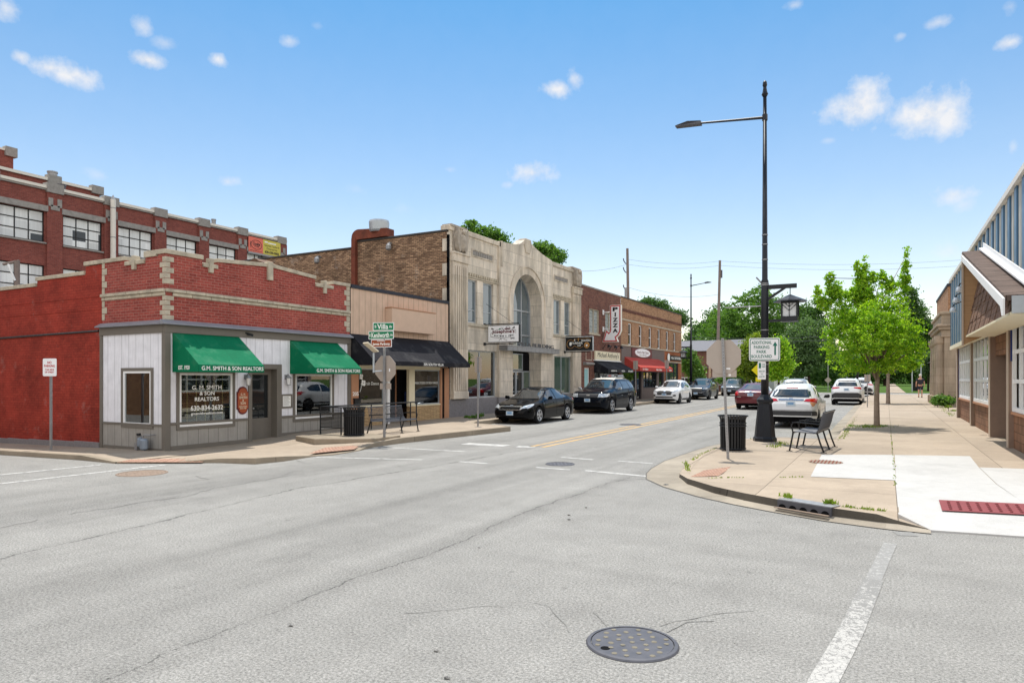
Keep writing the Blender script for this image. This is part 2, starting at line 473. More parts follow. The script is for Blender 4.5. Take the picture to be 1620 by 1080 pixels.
MT['beigeplain'] = M('beige_panel', S(202,174,152), .65, 0, .08, 3)
MT['tanwood'] = M('tan_painted_wood', S(182,132,100), .65, 0, .1, 4)
MT['greywood'] = M_boards('dark_grey_siding', S(110,98,94,1.0), .16, .1, .6)
MT['glass'] = M_glass('window_glass', spec=.55, coat=.15)
MT['paleglass'] = M_glass('painted_sky_glass', S(120,140,150,.5), .03, .9)  # pale blue-grey base paints the sky's reflection into the glass
MT['greenglass'] = M_glass('green_tinted_glass', S(96,128,112,.45), .04, .8)
MT['pane'] = M_pane('clear_pane')
MT['curtain'] = M_boards('white_window_blind', S(238,242,246,1.0), .09, .12, .88)
MT['blind'] = M_boards('tan_slat_blind', S(96,84,58,1.0), .035, .35, .3, True)
MT['vblind'] = M_boards('vertical_slat_blind', S(70,62,56,.6), .2, .8, .55)
MT['alu'] = M('aluminium', S(176,182,188), .4, .5, .1, 8)
MT['galv'] = M('galvanised_steel', S(150,150,152), .5, .5, .18, 12)
MT['signback'] = M('sign_back_aluminium', S(182,170,160,.9), .55, .3, .06, 5)
MT['signwhite'] = M('white_sign_face', S(240,240,242), .45, 0, .03, 4)
MT['signgreen'] = M('green_sign_face', S(0,120,80), .45, 0, .04, 4)
MT['signbrown'] = M('brown_sign_face', S(140,64,30), .5, 0, .05, 4)
MT['inkgreen'] = M('green_sign_ink', S(20,110,92), .5, 0, .03, 4)
MT['inkred'] = M('red_sign_ink', S(190,30,40), .5, 0, .03, 4)
MT['inkblack'] = M('black_sign_ink', S(24,24,26), .5, 0, .03, 4)
MT['inkmaroon'] = M('maroon_sign_ink', S(92,14,32), .5, 0, .03, 4)
MT['letter'] = M('white_lettering', S(244,244,240), .5, 0, .02, 4)
MT['gold'] = M('gold_lettering', S(190,140,80), .45, .2, .06, 5)
MT['yellow'] = M('yellow_sign_face', S(232,214,20), .5, 0, .04, 4)
MT['rust'] = M('rusty_duct', S(120,64,48), .85, .1, .5, 3)
MT['wood'] = M('weathered_pole_wood', S(132,118,112), .9, 0, .25, 3)
MT['bark'] = M('tree_bark', S(150,134,120), .95, 0, .3, 8, .1, bump=.4)
MT['barkdark'] = M('dark_bark', S(74,62,54), .95, 0, .3, 6, .1)
MT['roofgrey'] = M('grey_shingle_roof', S(140,140,148,.6), .85, 0, .15, 3)
MT['roofdark'] = M('tar_roof', S(70,68,68), .9, 0, .2, 2)
MT['plaque'] = M('rust_plaque', S(160,78,44), .55, 0, .1, 6)
MT['maroon'] = M('maroon_board', S(104,44,44), .6, 0, .1, 5)
MT['aptbrick'] = M('apartment_brick', S(128,92,80), .85, 0, .15, 2)
MT['concpole'] = M('tan_concrete_pole', S(196,164,140), .85, 0, .12, 6)
MT['tactile'] = M('red_tactile_panel', S(160,76,80,.62), .75, 0, .15, 8)
MT['oldtactile'] = M('faded_tactile_panel', S(222,176,152,.52), .85, 0, .2, 6)
MT['rubber'] = M('tyre_rubber', S(32,32,34), .85, 0, .15, 12, .2)
MT['shingle'] = None

# ------------------------------------------------------------------ ground materials
def mat_asphalt():
    t = NT('old_asphalt'); o = t.obj(); s = t.sep()
    x, y = s[0], s[1]
    sp = t.noise(48, 4, .85); sp2 = t.noise(120, 2, .8); big = t.noise(.35, 5, .6); mid = t.noise(2.2, 5, .7)
    lane = t.noise(1.0, 4, .55, t.comb(t.math('MULTIPLY', x, 1.5), t.math('MULTIPLY', y, .06)))
    cross = t.noise(1.0, 4, .55, t.comb(t.math('MULTIPLY', x, .06), t.math('MULTIPLY', y, 1.3)))
    incr = t.mapr(t.math('ABSOLUTE', t.math('ADD', x, 7.9)), 3.6, 5.5, 1, 0)
    f = t.mapr(sp, .36, .64, .50, 1.56)
    f = t.math('MULTIPLY', f, t.mapr(sp2, .3, .7, .78, 1.22))
    f = t.math('MULTIPLY', f, t.mapr(mid, .3, .7, .90, 1.09))
    f = t.math('MULTIPLY', f, t.mapr(big, .3, .7, .92, 1.07))
    l1 = t.mapr(lane, .40, .70, 1.05, .82); l2 = t.mapr(cross, .45, .75, 1.03, .88)
    f = t.math('MULTIPLY', f, t.math('ADD', t.math('MULTIPLY', l1, incr), t.math('MULTIPLY', l2, t.math('SUBTRACT', 1.0, incr))))
    # darker oil tracks down the middle of each lane
    for cx in (-6.2, -10.0):
        d = t.math('ABSOLUTE', t.math('SUBTRACT', x, cx))
        f = t.math('MULTIPLY', f, t.math('SUBTRACT', 1.0, t.math('MULTIPLY', t.mapr(d, .05, .75, .13, 0), t.mapr(lane, .3, .6, .4, 1))))
    # fine crazing
    vo = t.n('ShaderNodeTexVoronoi', feature='DISTANCE_TO_EDGE'); vo.inputs['Scale'].default_value = 1.1
    wv = t.n('ShaderNodeVectorMath', operation='ADD'); nv = t.n('ShaderNodeTexNoise'); nv.inputs['Scale'].default_value = 2.5; nv.inputs['Detail'].default_value = 6
    t.l(o, nv.inputs['Vector']); t.l(o, wv.inputs[0]); t.l(nv.outputs['Color'], wv.inputs[1]); t.l(wv.outputs[0], vo.inputs['Vector'])
    cr = t.math('MULTIPLY', t.math('LESS_THAN', vo.outputs['Distance'], .006), t.math('GREATER_THAN', mid, .58))
    f = t.math('MULTIPLY', f, t.math('SUBTRACT', 1.0, t.math('MULTIPLY', cr, .25)))
    oil = t.noise(1.0, 5, .75, t.comb(t.math('MULTIPLY', x, 1.1), t.math('MULTIPLY', y, .5), 4.0)); f = t.math('MULTIPLY', f, t.mapr(oil, .58, .74, 1.0, .80))
    drip = t.n('ShaderNodeTexVoronoi'); drip.inputs['Scale'].default_value = 1.4; t.l(o, drip.inputs['Vector'])
    dd = t.math('MULTIPLY', t.mapr(drip.outputs['Distance'], .02, .07, 1, 0), t.math('GREATER_THAN', t.noise(.6, 2), .5)); f = t.math('MULTIPLY', f, t.math('SUBTRACT', 1.0, t.math('MULTIPLY', dd, .22)))
    # two long wandering cracks that follow the street, and their frayed edges
    dn = t.math('ADD', t.math('MULTIPLY', t.math('SUBTRACT', t.noise(1.1, 2), .5), .32), t.math('ADD', t.math('MULTIPLY', t.math('SUBTRACT', t.noise(5.5, 4, .7), .5), .16), t.math('MULTIPLY', t.math('SUBTRACT', t.noise(26, 3, .7), .5), .05)))
    yn = t.math('DIVIDE', t.math('ADD', y, 1.0), 17.0)
    for path, wid in ((((-1,-7.5),(3.5,-7.71),(5.27,-7.97),(8.1,-8.45),(11.5,-8.12),(16,-7.9)), .020), (((-1,-4.0),(2.4,-4.07),(4.7,-4.19),(5.9,-4.09),(8.6,-4.31),(12.2,-4.1)), .011)):
        rp = t.ramp(yn, [((a+1)/17, (((b+9)/6),)*3) for a, b in path]); xc = t.math('SUBTRACT', t.math('MULTIPLY', t.sep(rp)[0], 6.0), 9.0)
        d = t.math('ABSOLUTE', t.math('ADD', t.math('SUBTRACT', x, xc), dn))
        ww = t.math('MULTIPLY', t.mapr(t.noise(2.6, 4, .8), .36, .66, .15, 1.9), wid)
        ck = t.math('MULTIPLY', t.mapr(t.math('DIVIDE', d, ww), .55, 1.1, 1, 0), t.math('MULTIPLY', t.mapr(y, 11.6 if wid < .015 else 15.2, 12.2 if wid < .015 else 16.0, 1, 0), t.mapr(t.noise(1.5, 5, .8), .40, .5, .35, 1)))
        f = t.math('MULTIPLY', f, t.math('SUBTRACT', 1.0, t.math('MULTIPLY', ck, .55)))
        f = t.math('MULTIPLY', f, t.math('SUBTRACT', 1.0, t.math('MULTIPLY', t.mapr(d, .0, .16, 1, 0), .07)))
    c = t.mix(1.0, (.250, .243, .229, 1), t.comb(f, f, f), 'MULTIPLY')
    c = t.mix(t.mapr(sp2, .60, .70, 0, .7), c, (.46, .42, .35, 1))
    c = t.mix(t.mapr(sp, .3, .38, .5, 0), c, (.13, .13, .13, 1))
    t.bsdf(c, .88, 0, .25, t.bump(sp, .45, .012)); return t.m
def mat_concrete(name, col, jx=0.0, jy=0.0, var=.12, ox=0.0, oy=0.0):
    t = NT(name); s = t.sep(); x, y = s[0], s[1]
    n1 = t.noise(.8, 6, .65); n2 = t.noise(90, 2, .7); n3 = t.noise(6, 5, .7)
    f = t.math('MULTIPLY', t.mapr(n1, .3, .7, 1-var, 1+var), t.mapr(n2, .3, .7, .9, 1.1))
    f = t.math('MULTIPLY', f, t.mapr(n3, .3, .7, .94, 1.05))
    if jx or jy:
        for q, j, o in ((x, jx, ox), (y, jy, oy)):
            if not j: continue
            fr = t.math('FRACT', t.math('DIVIDE', t.math('ADD', q, 100*j+o), j))
            ed = t.math('LESS_THAN', fr, .014/j)
            f = t.math('MULTIPLY', f, t.math('SUBTRACT', 1.0, t.math('MULTIPLY', ed, .55)))
        sl = t.n('ShaderNodeTexWhiteNoise', noise_dimensions='2D')
        t.l(t.comb(t.math('FLOOR', t.math('DIVIDE', t.math('ADD', x, 100*max(jx, 1)+ox), max(jx, 1))), t.math('FLOOR', t.math('DIVIDE', t.math('ADD', y, 100*max(jy, 1)+oy), max(jy, 1)))), sl.inputs['Vector'])
        f = t.math('MULTIPLY', f, t.mapr(sl.outputs['Value'], 0, 1, .93, 1.06))
    st = t.noise(.55, 6, .72); f = t.math('MULTIPLY', f, t.mapr(st, .52, .70, 1.0, .84))
    gum = t.n('ShaderNodeTexVoronoi'); gum.inputs['Scale'].default_value = 2.6; t.l(t.obj(), gum.inputs['Vector'])
    gd = t.math('MULTIPLY', t.math('LESS_THAN', gum.outputs['Distance'], .045), t.math('GREATER_THAN', t.noise(.9, 2), .47)); f = t.math('MULTIPLY', f, t.math('SUBTRACT', 1.0, t.math('MULTIPLY', gd, .3)))
    c = t.mix(1.0, col, t.comb(f, f, f), 'MULTIPLY')
    t.bsdf(c, .9, 0, .2, t.bump(n2, .2, .006)); return t.m
MT['asphalt'] = mat_asphalt()
MT['walk'] = mat_concrete('tan_concrete', (.372, .304, .236, 1), 1.75, 1.9, .1, -.12+1.75, .3)
MT['newwalk'] = mat_concrete('new_white_concrete', (.48, .47, .455, 1), 0, 0, .06)
MT['kerb'] = mat_concrete('kerb_concrete', (.30, .25, .19, 1), 0, 2.6, .2)
MT['paint'] = None
def mat_paint(name, col, wear=.5):
    t = NT(name); n = t.noise(7, 7, .8); n2 = t.noise(60, 3, .7)
    f = t.math('ADD', n, t.math('MULTIPLY', t.math('SUBTRACT', n2, .5), .6))
    c = t.mix(t.mapr(f, .5-wear*.25+.12, .5-wear*.25+.2, 1, 0) if wear > .6 else t.mapr(f, .42, .52, 1, 0), col, (.25, .245, .235, 1))
    t.bsdf(c, .8, 0, .25); return t.m
MT['paint'] = mat_paint('worn_white_road_paint', (.55, .54, .52, 1), .4)
def mat_flaked():
    t = NT('flaking_white_road_paint'); o = t.obj()
    vo = t.n('ShaderNodeTexVoronoi', feature='DISTANCE_TO_EDGE'); vo.inputs['Scale'].default_value = 26; wv = t.n('ShaderNodeVectorMath', operation='ADD')
    nv = t.n('ShaderNodeTexNoise'); nv.inputs['Scale'].default_value = 30; nv.inputs['Detail'].default_value = 5; t.l(o, nv.inputs['Vector'])
    sc = t.n('ShaderNodeVectorMath', operation='SCALE'); t.l(nv.outputs['Color'], sc.inputs[0]); sc.inputs['Scale'].default_value = .05
    t.l(o, wv.inputs[0]); t.l(sc.outputs[0], wv.inputs[1]); t.l(wv.outputs[0], vo.inputs['Vector'])
    e = t.math('SUBTRACT', 1.0, t.mapr(vo.outputs['Distance'], .015, .07, 1, 0)); n = t.noise(16, 6, .85)
    y = t.sep()[1]
    wear = t.mapr(y, 4.2, 7.4, .0, .2)
    k_ = t.math('MULTIPLY', e, t.math('GREATER_THAN', n, t.math('ADD', .40, wear)))
    c = t.mix(t.math('MULTIPLY', k_, .9), (.24, .235, .225, 1), (.48, .465, .44, 1)); t.bsdf(c, .85, 0, .2); return t.m
MT['paintworn'] = mat_flaked()
MT['paintyel'] = mat_paint('worn_yellow_road_paint', (.66, .40, .13, 1), .4)
def mat_crack(name, dark, thr):
    t = NT(name); n = t.noise(9, 6, .8); n2 = t.noise(55, 3, .8)
    k_ = t.mapr(t.math('ADD', n, t.math('MULTIPLY', t.math('SUBTRACT', n2, .5), .7)), thr, thr+.08, 1, 0)
    t.bsdf(t.mix(k_, (.255, .248, .234, 1), dark), .9, 0, .15); return t.m
MT['crack'] = mat_crack('tar_crack', (.115, .112, .107, 1), .485); MT['joint'] = M('dark_gutter_joint', (.12, .11, .10, 1), .9)
MT['crackfaint'] = mat_crack('faint_road_crack', (.19, .185, .175, 1), .46)
def mat_grass():
    t = NT('lawn'); f = t.noise(.5, 6, .7); g = t.noise(30, 3, .7)
    c = t.ramp(t.math('ADD', t.math('MULTIPLY', f, .6), t.math('MULTIPLY', g, .4)), [(.3, (.03, .075, .012)), (.7, (.10, .17, .03))])
    t.bsdf(c, .95, 0, .1, t.bump(g, .6, .05)); return t.m
MT['lawn'] = mat_grass()

# ------------------------------------------------------------------ ground sheets
m = MB()
g0 = [-900, -200, -90, 60, 200, 900]
m.quad((-900,-900,-.6), (900,-900,-.6), (900,1500,-.6), (-900,1500,-.6))
struct('ground', m, MT['lawn'])

def grid(xs, ys, zf):
    m = MB(); vs = [(x, y, zf(x, y)) for y in ys for x in xs]; nx = len(xs)
    fs = [(j*nx+i, j*nx+i+1, (j+1)*nx+i+1, (j+1)*nx+i) for j in range(len(ys)-1) for i in range(nx-1)]
    return m.add(vs, fs)
xs = [-80, -60, -45, -29.5, -25, -20, -15.5, -13, -9, -4, 0, 4, 10, 25, 60]
ys = [-40, -20, -8, -2, 2, 6, 8, 10, 12, 14, 16, 18, 22, 30, 45, 67, 80, 90]
struct('road', grid(xs, ys, rise), MT['asphalt'])
m = MB(); z = .16
m.quad((-120,86,z+.03), (-1.6,86,z+.03), (-1.6,420,z+.5), (-120,420,z+.5)); m.quad((1.9,86,z+.03), (90,86,z+.03), (90,420,z+.5), (1.9,420,z+.5)); m.quad((-1.6,86,z+.03), (.0,86,z+.03), (.0,420,z+.5), (-1.6,420,z+.5))
struct('lawn', m, MT['lawn'])
m = MB(); m.quad((0,86,z+.034), (1.9,86,z+.034), (1.9,420,z+.504), (0,420,z+.504))
struct('path', m, MT['walk'])

def ribbon(m, pts, w, z=.004, jit=0.0):
    ps = []
    for (a, b) in zip(pts, pts[1:]):
        n = max(1, int((Vector(b)-Vector(a)).length/.12)) if jit else 1
        for i in range(n): ps.append(Vector(a).lerp(Vector(b), i/n))
    ps.append(Vector(pts[-1]))
    if jit:
        for i in range(1, len(ps)-1):
            o = noise.noise(Vector((ps[i].x*1.3, ps[i].y*1.3, 3.1)))*jit*1.6 + noise.noise(Vector((ps[i].x*6, ps[i].y*6, 1.7)))*jit*.8
            d = (ps[i+1]-ps[i-1]).normalized(); ps[i] = ps[i] + Vector((-d.y, d.x))*o
    L, Rr = [], []
    for i, p in enumerate(ps):
        d = (ps[min(i+1, len(ps)-1)]-ps[max(i-1, 0)]).normalized(); nn = Vector((-d.y, d.x))
        ww = w*(1 if not jit else .35+1.1*abs(noise.noise(Vector((p.x*3, p.y*3, 9)))))/2
        zz = rise(p.x, p.y)+z
        L.append((p.x+nn.x*ww, p.y+nn.y*ww, zz)); Rr.append((p.x-nn.x*ww, p.y-nn.y*ww, zz))
    for i in range(len(ps)-1):
        if jit and noise.noise(Vector((ps[i].x*.9, ps[i].y*2.2, 5))) < -.42: continue
        m.quad(L[i], L[i+1], Rr[i+1], Rr[i])
    return m
# ---- right pavement: kerb line from the far end round the corner to the side street
def lerp(a, b, t): return a + (b-a)*t
kr = [(-1.3,72),(-1.3,50),(-1.25,30),(-1.2,20.4),(-2.5,20.35),(-3.0,20.1),(-3.35,19.3),(-3.52,18.0),(-3.58,16.4),(-3.56,14.6),(-3.44,13.3),(-3.34,12.64),(-3.33,12.61),(-3.2,12.0),(-2.88,11.3),(-2.3,10.6),(-1.8,10.2),(-1.28,9.88),(-.63,9.57),(-.1,9.44),(.10,9.41),(.46,9.40)]
def zr(x, y):
    d = .085*max(0, 1-abs(y-12.6)/1.7) if x < -2.2 and y < 14.4 else 0
    tap = .13*min(1, max(0, (x+.1)/.5)) if y < 9.62 else 0
    return .15 - d*min(1, max(0, (-2.2-x)/1.1)) - tap + rise(x, y)
m = MB(); k = MB()
def kerb_z(i):
    # flush ramp at the crossing by the stop sign
    x, y = kr[i]
    return zr(x, y)
inner = [(3.2, p[1]) for p in kr]
def inner_kerb(pts, w=.16):
    out = []
    for i, p in enumerate(pts):
        a = Vector(pts[max(i-1, 0)]); b = Vector(pts[min(i+1, len(pts)-1)]); d = (b-a).normalized(); n = Vector((-d.y, d.x))
        out.append((p[0]+n.x*w, p[1]+n.y*w))
    return out
ik = inner_kerb(kr)
gw = [.42]*4+[.35,.5,.6,.62,.6,.66,.66,.64,.64,.58,.4,.26,.2,.17,.16,.16,.16,.16]
outer_ = [inner_kerb(kr, -gw[i])[i] for i in range(len(kr))]
gut = MB(); kf = MB()
for i in range(len(kr)-1):
    a, b = ik[i], ik[i+1]
    xa = 3.4 if a[1] > 12.62 else .14; xb = 3.4 if b[1] > 12.62 else .14
    xa = max(xa, a[0]); xb = max(xb, b[0]); ma = min(a[0]+1.3, xa); mb = min(b[0]+1.3, xb)
    m.quad((a[0],a[1],zr(*a)), (b[0],b[1],zr(*b)), (mb,b[1],zr(mb,b[1])), (ma,a[1],zr(ma,a[1])))
    m.quad((ma,a[1],zr(ma,a[1])), (mb,b[1],zr(mb,b[1])), (xb,b[1],zr(xb,b[1])), (xa,a[1],zr(xa,a[1])))
    a0, b0 = kr[i], kr[i+1]
    zi0 = zr(*a)+.004; zi1 = zr(*b)+.004
    k.quad((a0[0],a0[1],zi0), (b0[0],b0[1],zi1), (b[0],b[1],zi1), (a[0],a[1],zi0))
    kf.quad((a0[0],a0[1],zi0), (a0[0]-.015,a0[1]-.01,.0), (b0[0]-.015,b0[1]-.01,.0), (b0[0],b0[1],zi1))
    g0 = outer_[i]; g1 = outer_[i+1]
    gut.quad((a0[0],a0[1],min(.055,zi0-.005)+rise(*a0)), (g0[0],g0[1],.006+rise(*g0)), (g1[0],g1[1],.006+rise(*g1)), (b0[0],b0[1],min(.055,zi1-.005)+rise(*b0)))
struct('sidewalk', m, MT['walk'], nofix=False)
struct('kerb', k, MT['walk']); MT['kerbface'] = mat_concrete('kerb_face_shade', (.10, .088, .072, 1), 0, 2.6, .35); struct('kerb', kf, MT['kerbface']); MT['gutter'] = mat_concrete('gutter_concrete', (.315, .275, .222, 1), 0, 2.6, .25); struct('gutter', gut, MT['gutter']); jm = MB(); [ribbon(jm, [outer_[i], outer_[i+1]], .02, .0085) for i in range(3, len(outer_)-1)]; struct('gutter_joint', jm, MT['joint'])  # kerb face coloured darker than its top to paint in the shade
# new pale concrete: ramp slab and patch
m = MB()
A = [(-1.11,12.42),(-1.22,16.1),(.15,16.8),(1.55,17.3),(1.5,15.2),(3.4,15.6),(3.4,13.0)]
zz = .156
m.poly([(x, y, zz) for x, y in [(-1.11,12.42),(.14,12.63),(.14,16.8),(-1.22,16.1)]])
m.poly([(x, y, zz) for x, y in [(.14,12.63),(1.5,12.9),(1.5,15.2),(1.55,17.3),(.16,16.8)]])
m.poly([(x, y, zz) for x, y in [(1.51,12.9),(3.4,13.2),(3.4,15.6),(1.51,15.2)]])
m.poly([(.13,12.62,zz), (.13,10.3,zz), (.58,10.85,zz), (1.6,11.1,zz), (1.5,12.89,zz)]); m.poly([(.13,10.3,zz), (.13,9.6,.14), (.58,10.05,.10), (.58,10.85,zz)])
m.poly([(1.6,11.1,zz), (8,12.3,zz), (8,14,zz), (1.51,12.89,zz)])
m.poly([(.58,10.05,.10), (.58,10.85,zz), (1.6,11.1,zz), (8,12.3,zz), (8,11.2,.1)])
m.poly([(.13,9.6,.14), (.46,9.38,.022), (.58,10.05,.10)]); m.poly([(.46,9.38,.022), (8,10.55,.006), (8,11.2,.1), (.58,10.05,.10)])
m.quad((.13,9.6,.14),(.46,9.38,.022),(.46,9.38,-.05),(.13,9.6,-.05)); m.quad((.13,9.6,.14),(.13,12.62,zz),(.13,12.62,-.05),(.13,9.6,-.05)); m.quad((.46,9.38,.022),(8,10.55,.006),(8,10.55,-.05),(.46,9.38,-.05))
struct('new_pavement', m, MT['newwalk'])
m = MB()
def tz(y0, x, y): return .112 + .05*(y-y0)/.9
P = [(.62,10.25),(.62,10.72),(2.6,11.02),(2.6,10.48)]
m.poly([(.62,10.2,.128), (2.9,10.62,.134), (2.9,11.28,.168), (.62,10.82,.166)])
tp = m
for i in range(20):
    for j in range(5):
        x = .72+.108*i; y = 10.3+.1*j+(x-.62)*.185; zc = .135+.055*(y-10.2-(x-.62)*.185)
        tp.cyl((x,y,zc), (x,y,zc+.012), .022, .014, 6)
tag(m.build('tactile_paving', MT['tactile']), 'dark red bumpy tactile panel set into the new pale concrete ramp', 'tactile panel')
def zwalk(x, y):
    for (x0, y0), (x1, y1) in zip(ik, ik[1:]):
        if min(y0, y1) <= y <= max(y0, y1):
            xk = lerp(x0, x1, (y-y0)/(y1-y0)); return lerp(lerp(zr(x0,y0), zr(x1,y1), (y-y0)/(y1-y0)), .15, min(1, max(0, (x-xk)/1.3)))
    return .15
m = MB(); pts = [ground(*q, .13) for q in ((1092,754),(1113,741),(1156,738),(1137,752))]
for i in range(6):
    for j in range(6):
        def bp(u, v):
            a = Vector(pts[0]).lerp(Vector(pts[3]), u); b = Vector(pts[1]).lerp(Vector(pts[2]), u); p = a.lerp(b, v); return (p.x, p.y, zwalk(p.x, p.y)+.006)
        m.quad(bp(i/6,j/6), bp((i+1)/6,j/6), bp((i+1)/6,(j+1)/6), bp(i/6,(j+1)/6))
for i in range(9):
    for j in range(6):
        u = (i+.5)/9; v = (j+.5)/6
        a = Vector(pts[0]).lerp(Vector(pts[3]), u); b = Vector(pts[1]).lerp(Vector(pts[2]), u); p = a.lerp(b, v)
        zq = zwalk(p.x,p.y)+.006; m.cyl((p.x,p.y,zq), (p.x,p.y,zq+.009), .025, .016, 6)
tag(m.build('tactile_paving', MT['oldtactile']), 'faded pink tactile panel on the tan kerb corner near the leaning stop sign', 'tactile panel')

# ---- left pavement
def zl(x, y):
    a = [(8,-.0),(10.6,.012),(12.6,.02),(13.5,.04),(14.6,.17),(17,.17),(23,.21),(27,.22),(80,.22)]
    for (y0, z0), (y1, z1) in zip(a, a[1:]):
        if y <= y1: return z0 + (z1-z0)*max(0, (y-y0)/(y1-y0)) + rise(x, max(y, 22) if y > 22 else y)*(.8)
    return .22 + rise(x, y)*.8
kl = [(-14.25,8.62),(-13.3,9.2),(-12.4,9.75),(-11.6,9.95),(-11.45,10.6),(-11.55,11.6),(-11.35,12.0),(-11.45,13.0),(-11.75,13.9),(-11.78,15.0),(-11.5,17.5),(-11.2,20.3),(-11.9,20.9),(-13.3,21.3),(-13.62,22),(-13.7,27),(-13.75,40),(-13.8,60),(-13.8,74)]
KH = [.03,.0,.09,.12,.10,.0,.0,.01,.10,.14,.15,.15,.15,.15,.15,.15,.15,.15,.15]
m = MB(); k = MB()
for i in range(len(kl)-1):
    p, q = kl[i], kl[i+1]
    def kz(j):
        x, y = kl[j]; return max(rise(x, y) + KH[j], rise(x, y)+.012)
    n = 4
    for s in range(n):
        def pt(e, t):
            x0 = -16.2; x = lerp(e[0], x0, t); j = i if e is p else i+1
            return (x, e[1], lerp(kz(j)+.0, max(zl(x, e[1]), rise(x, e[1])+.01), min(1, t*2.2)))
        a, b, c, d = pt(p, s/n), pt(q, s/n), pt(q, (s+1)/n), pt(p, (s+1)/n)
        m.quad(a, b, c, d)
    pi_, qi = (p[0]-.16, p[1]), (q[0]-.16, q[1])
    k.quad((p[0]+.012,p[1],kz(i)+.005), (q[0]+.012,q[1],kz(i+1)+.005), (qi[0],qi[1],kz(i+1)+.006), (pi_[0],pi_[1],kz(i)+.006))
    k.quad((p[0]+.012,p[1],kz(i)+.005), (p[0]+.03,p[1],-.2), (q[0]+.03,q[1],-.2), (q[0]+.012,q[1],kz(i+1)+.005))
xs = [-14.25, -15.5, -18, -22, -26, -30, -45, -80]
for a, b in zip(xs, xs[1:]):
    za, zb = rise(a, 9), rise(b, 9)
    ka = .03 if a > -15 else .1
    m.quad((a,8.62,za+ka), (b,8.62,zb+.1), (b,10.75,zb+.015), (a,10.75,za+.015))
    k.quad((a,8.60,za+ka+.006), (b,8.60,zb+.106), (b,8.76,zb+.106), (a,8.76,za+ka+.006)); k.quad((a,8.6,za+ka+.006), (a,8.59,-.6), (b,8.59,-.6), (b,8.6,zb+.106))
struct('sidewalk', m, MT['walk']); struct('kerb', k, MT['kerb'])
# raised landing with the railing
m = MB(); L = [(-13.25,13.3),(-11.9,14.1),(-11.95,15.3),(-14.35,15.3),(-14.35,13.7)]
m.prism([(x, y, .0) for x, y in L], (0, 0, .205))
struct('landing', m, MT['kerb'], bevel=.015)
for lab, q in (('faded pink tactile strip on the corner ramp below the realtor window', [(185,731),(205,727),(330,724),(320,731)]), ('faded pink tactile strip on the ramp beside the raised landing', [(488,719),(515,709),(572,705),(560,712)])):
    pts = [ground(a, b, .03) for a, b in q]; m = MB()
    def zz_(x, y): return max(zl(x, y), .03)+.03
    m.poly([(x, y, .055 if 'landing' in lab else .035) for x, y in pts])
    for i in range(12):
        for j in range(5):
            a = Vector(pts[0]).lerp(Vector(pts[3]), (i+.5)/12); b = Vector(pts[1]).lerp(Vector(pts[2]), (i+.5)/12); p = a.lerp(b, (j+.5)/5)
            zc = .055 if 'landing' in lab else .035
            m.cyl((p.x,p.y,zc), (p.x,p.y,zc+.01), .025, .016, 6)
    tag(m.build('tactile_paving', MT['oldtactile']), lab, 'tactile panel')

# ---- road markings and cracks, thin sheets on the asphalt
m = MB()
for dx in (-.17, .17):
    ribbon(m, [(-8.02+dx,15.95), (-8.15+dx,22), (-8.2+dx,45), (-8.25+dx,67), (-8.25+dx,73)], .12)
struct('centre_line', m, MT['paintyel'])
m = MB()
G = ground
for a, b, w in (((500,723),(668,727),.10),((727,730),(772,733),.11),((848,739),(902,743),.11),((925,744),(1042,755),.13),((620,708),(735,714),.12),((888,723),(938,727),.11),((978,729),(1033,733),.11),((0,751),(160,735),.12),((0,765),(262,735),.12)):
    ribbon(m, [G(*a), G(*b)], w)
ribbon(m, [G(735,701.5), G(802,705)], .45); ribbon(m, [G(818,706.2), G(846,707)], .35)
struct('crosswalk_line', m, MT['paint'])
m = MB(); ribbon(m, [(-.36,2.2),(-.33,4.42),(-.22,5.4),(-.10,6.9)], .16); ribbon(m, [(.09,9.08),(.29,9.14)], .22); 
struct('lane_line', m, MT['paintworn'])
m = MB(); ribbon(m, [(-.10,6.9),(-.04,7.6),(.04,8.5)], .13)
def mat_ghost():
    t = NT('ghost_road_paint'); n = t.noise(18, 6, .85)
    c = t.mix(t.mapr(n, .52, .6, 0, .6), (.27, .265, .255, 1), (.5, .49, .47, 1)); t.bsdf(c, .88, 0, .2); return t.m
struct('worn_lane_line', m, mat_ghost())
m = MB()
ribbon(m, [G(900,1000),G(880,970),G(870,958),G(845,953)], .012, .0045, .04); ribbon(m, [G(1055,1000),G(1090,985),G(1130,982)], .015, .0045, .04)
ribbon(m, [G(1045,990),G(1120,975),G(1200,965)], .012, .0045, .05); ribbon(m, [G(960,990),G(945,975),G(938,968)], .014, .0045, .03)
ribbon(m, [G(960,760),G(1030,757),G(1060,758)], .03, .0045, .06); ribbon(m, [G(470,728),G(480,732),G(495,733)], .05, .0045, .05); ribbon(m, [G(310,752),G(318,756),G(330,758)], .05, .0045, .05)
ribbon(m, [G(0,835),G(120,810),G(300,782),G(480,745)], .03, .0045, .2); ribbon(m, [G(640,970),G(800,960)], .014, .0045, .06)
struct('hairline_crack', m, MT['crackfaint'])

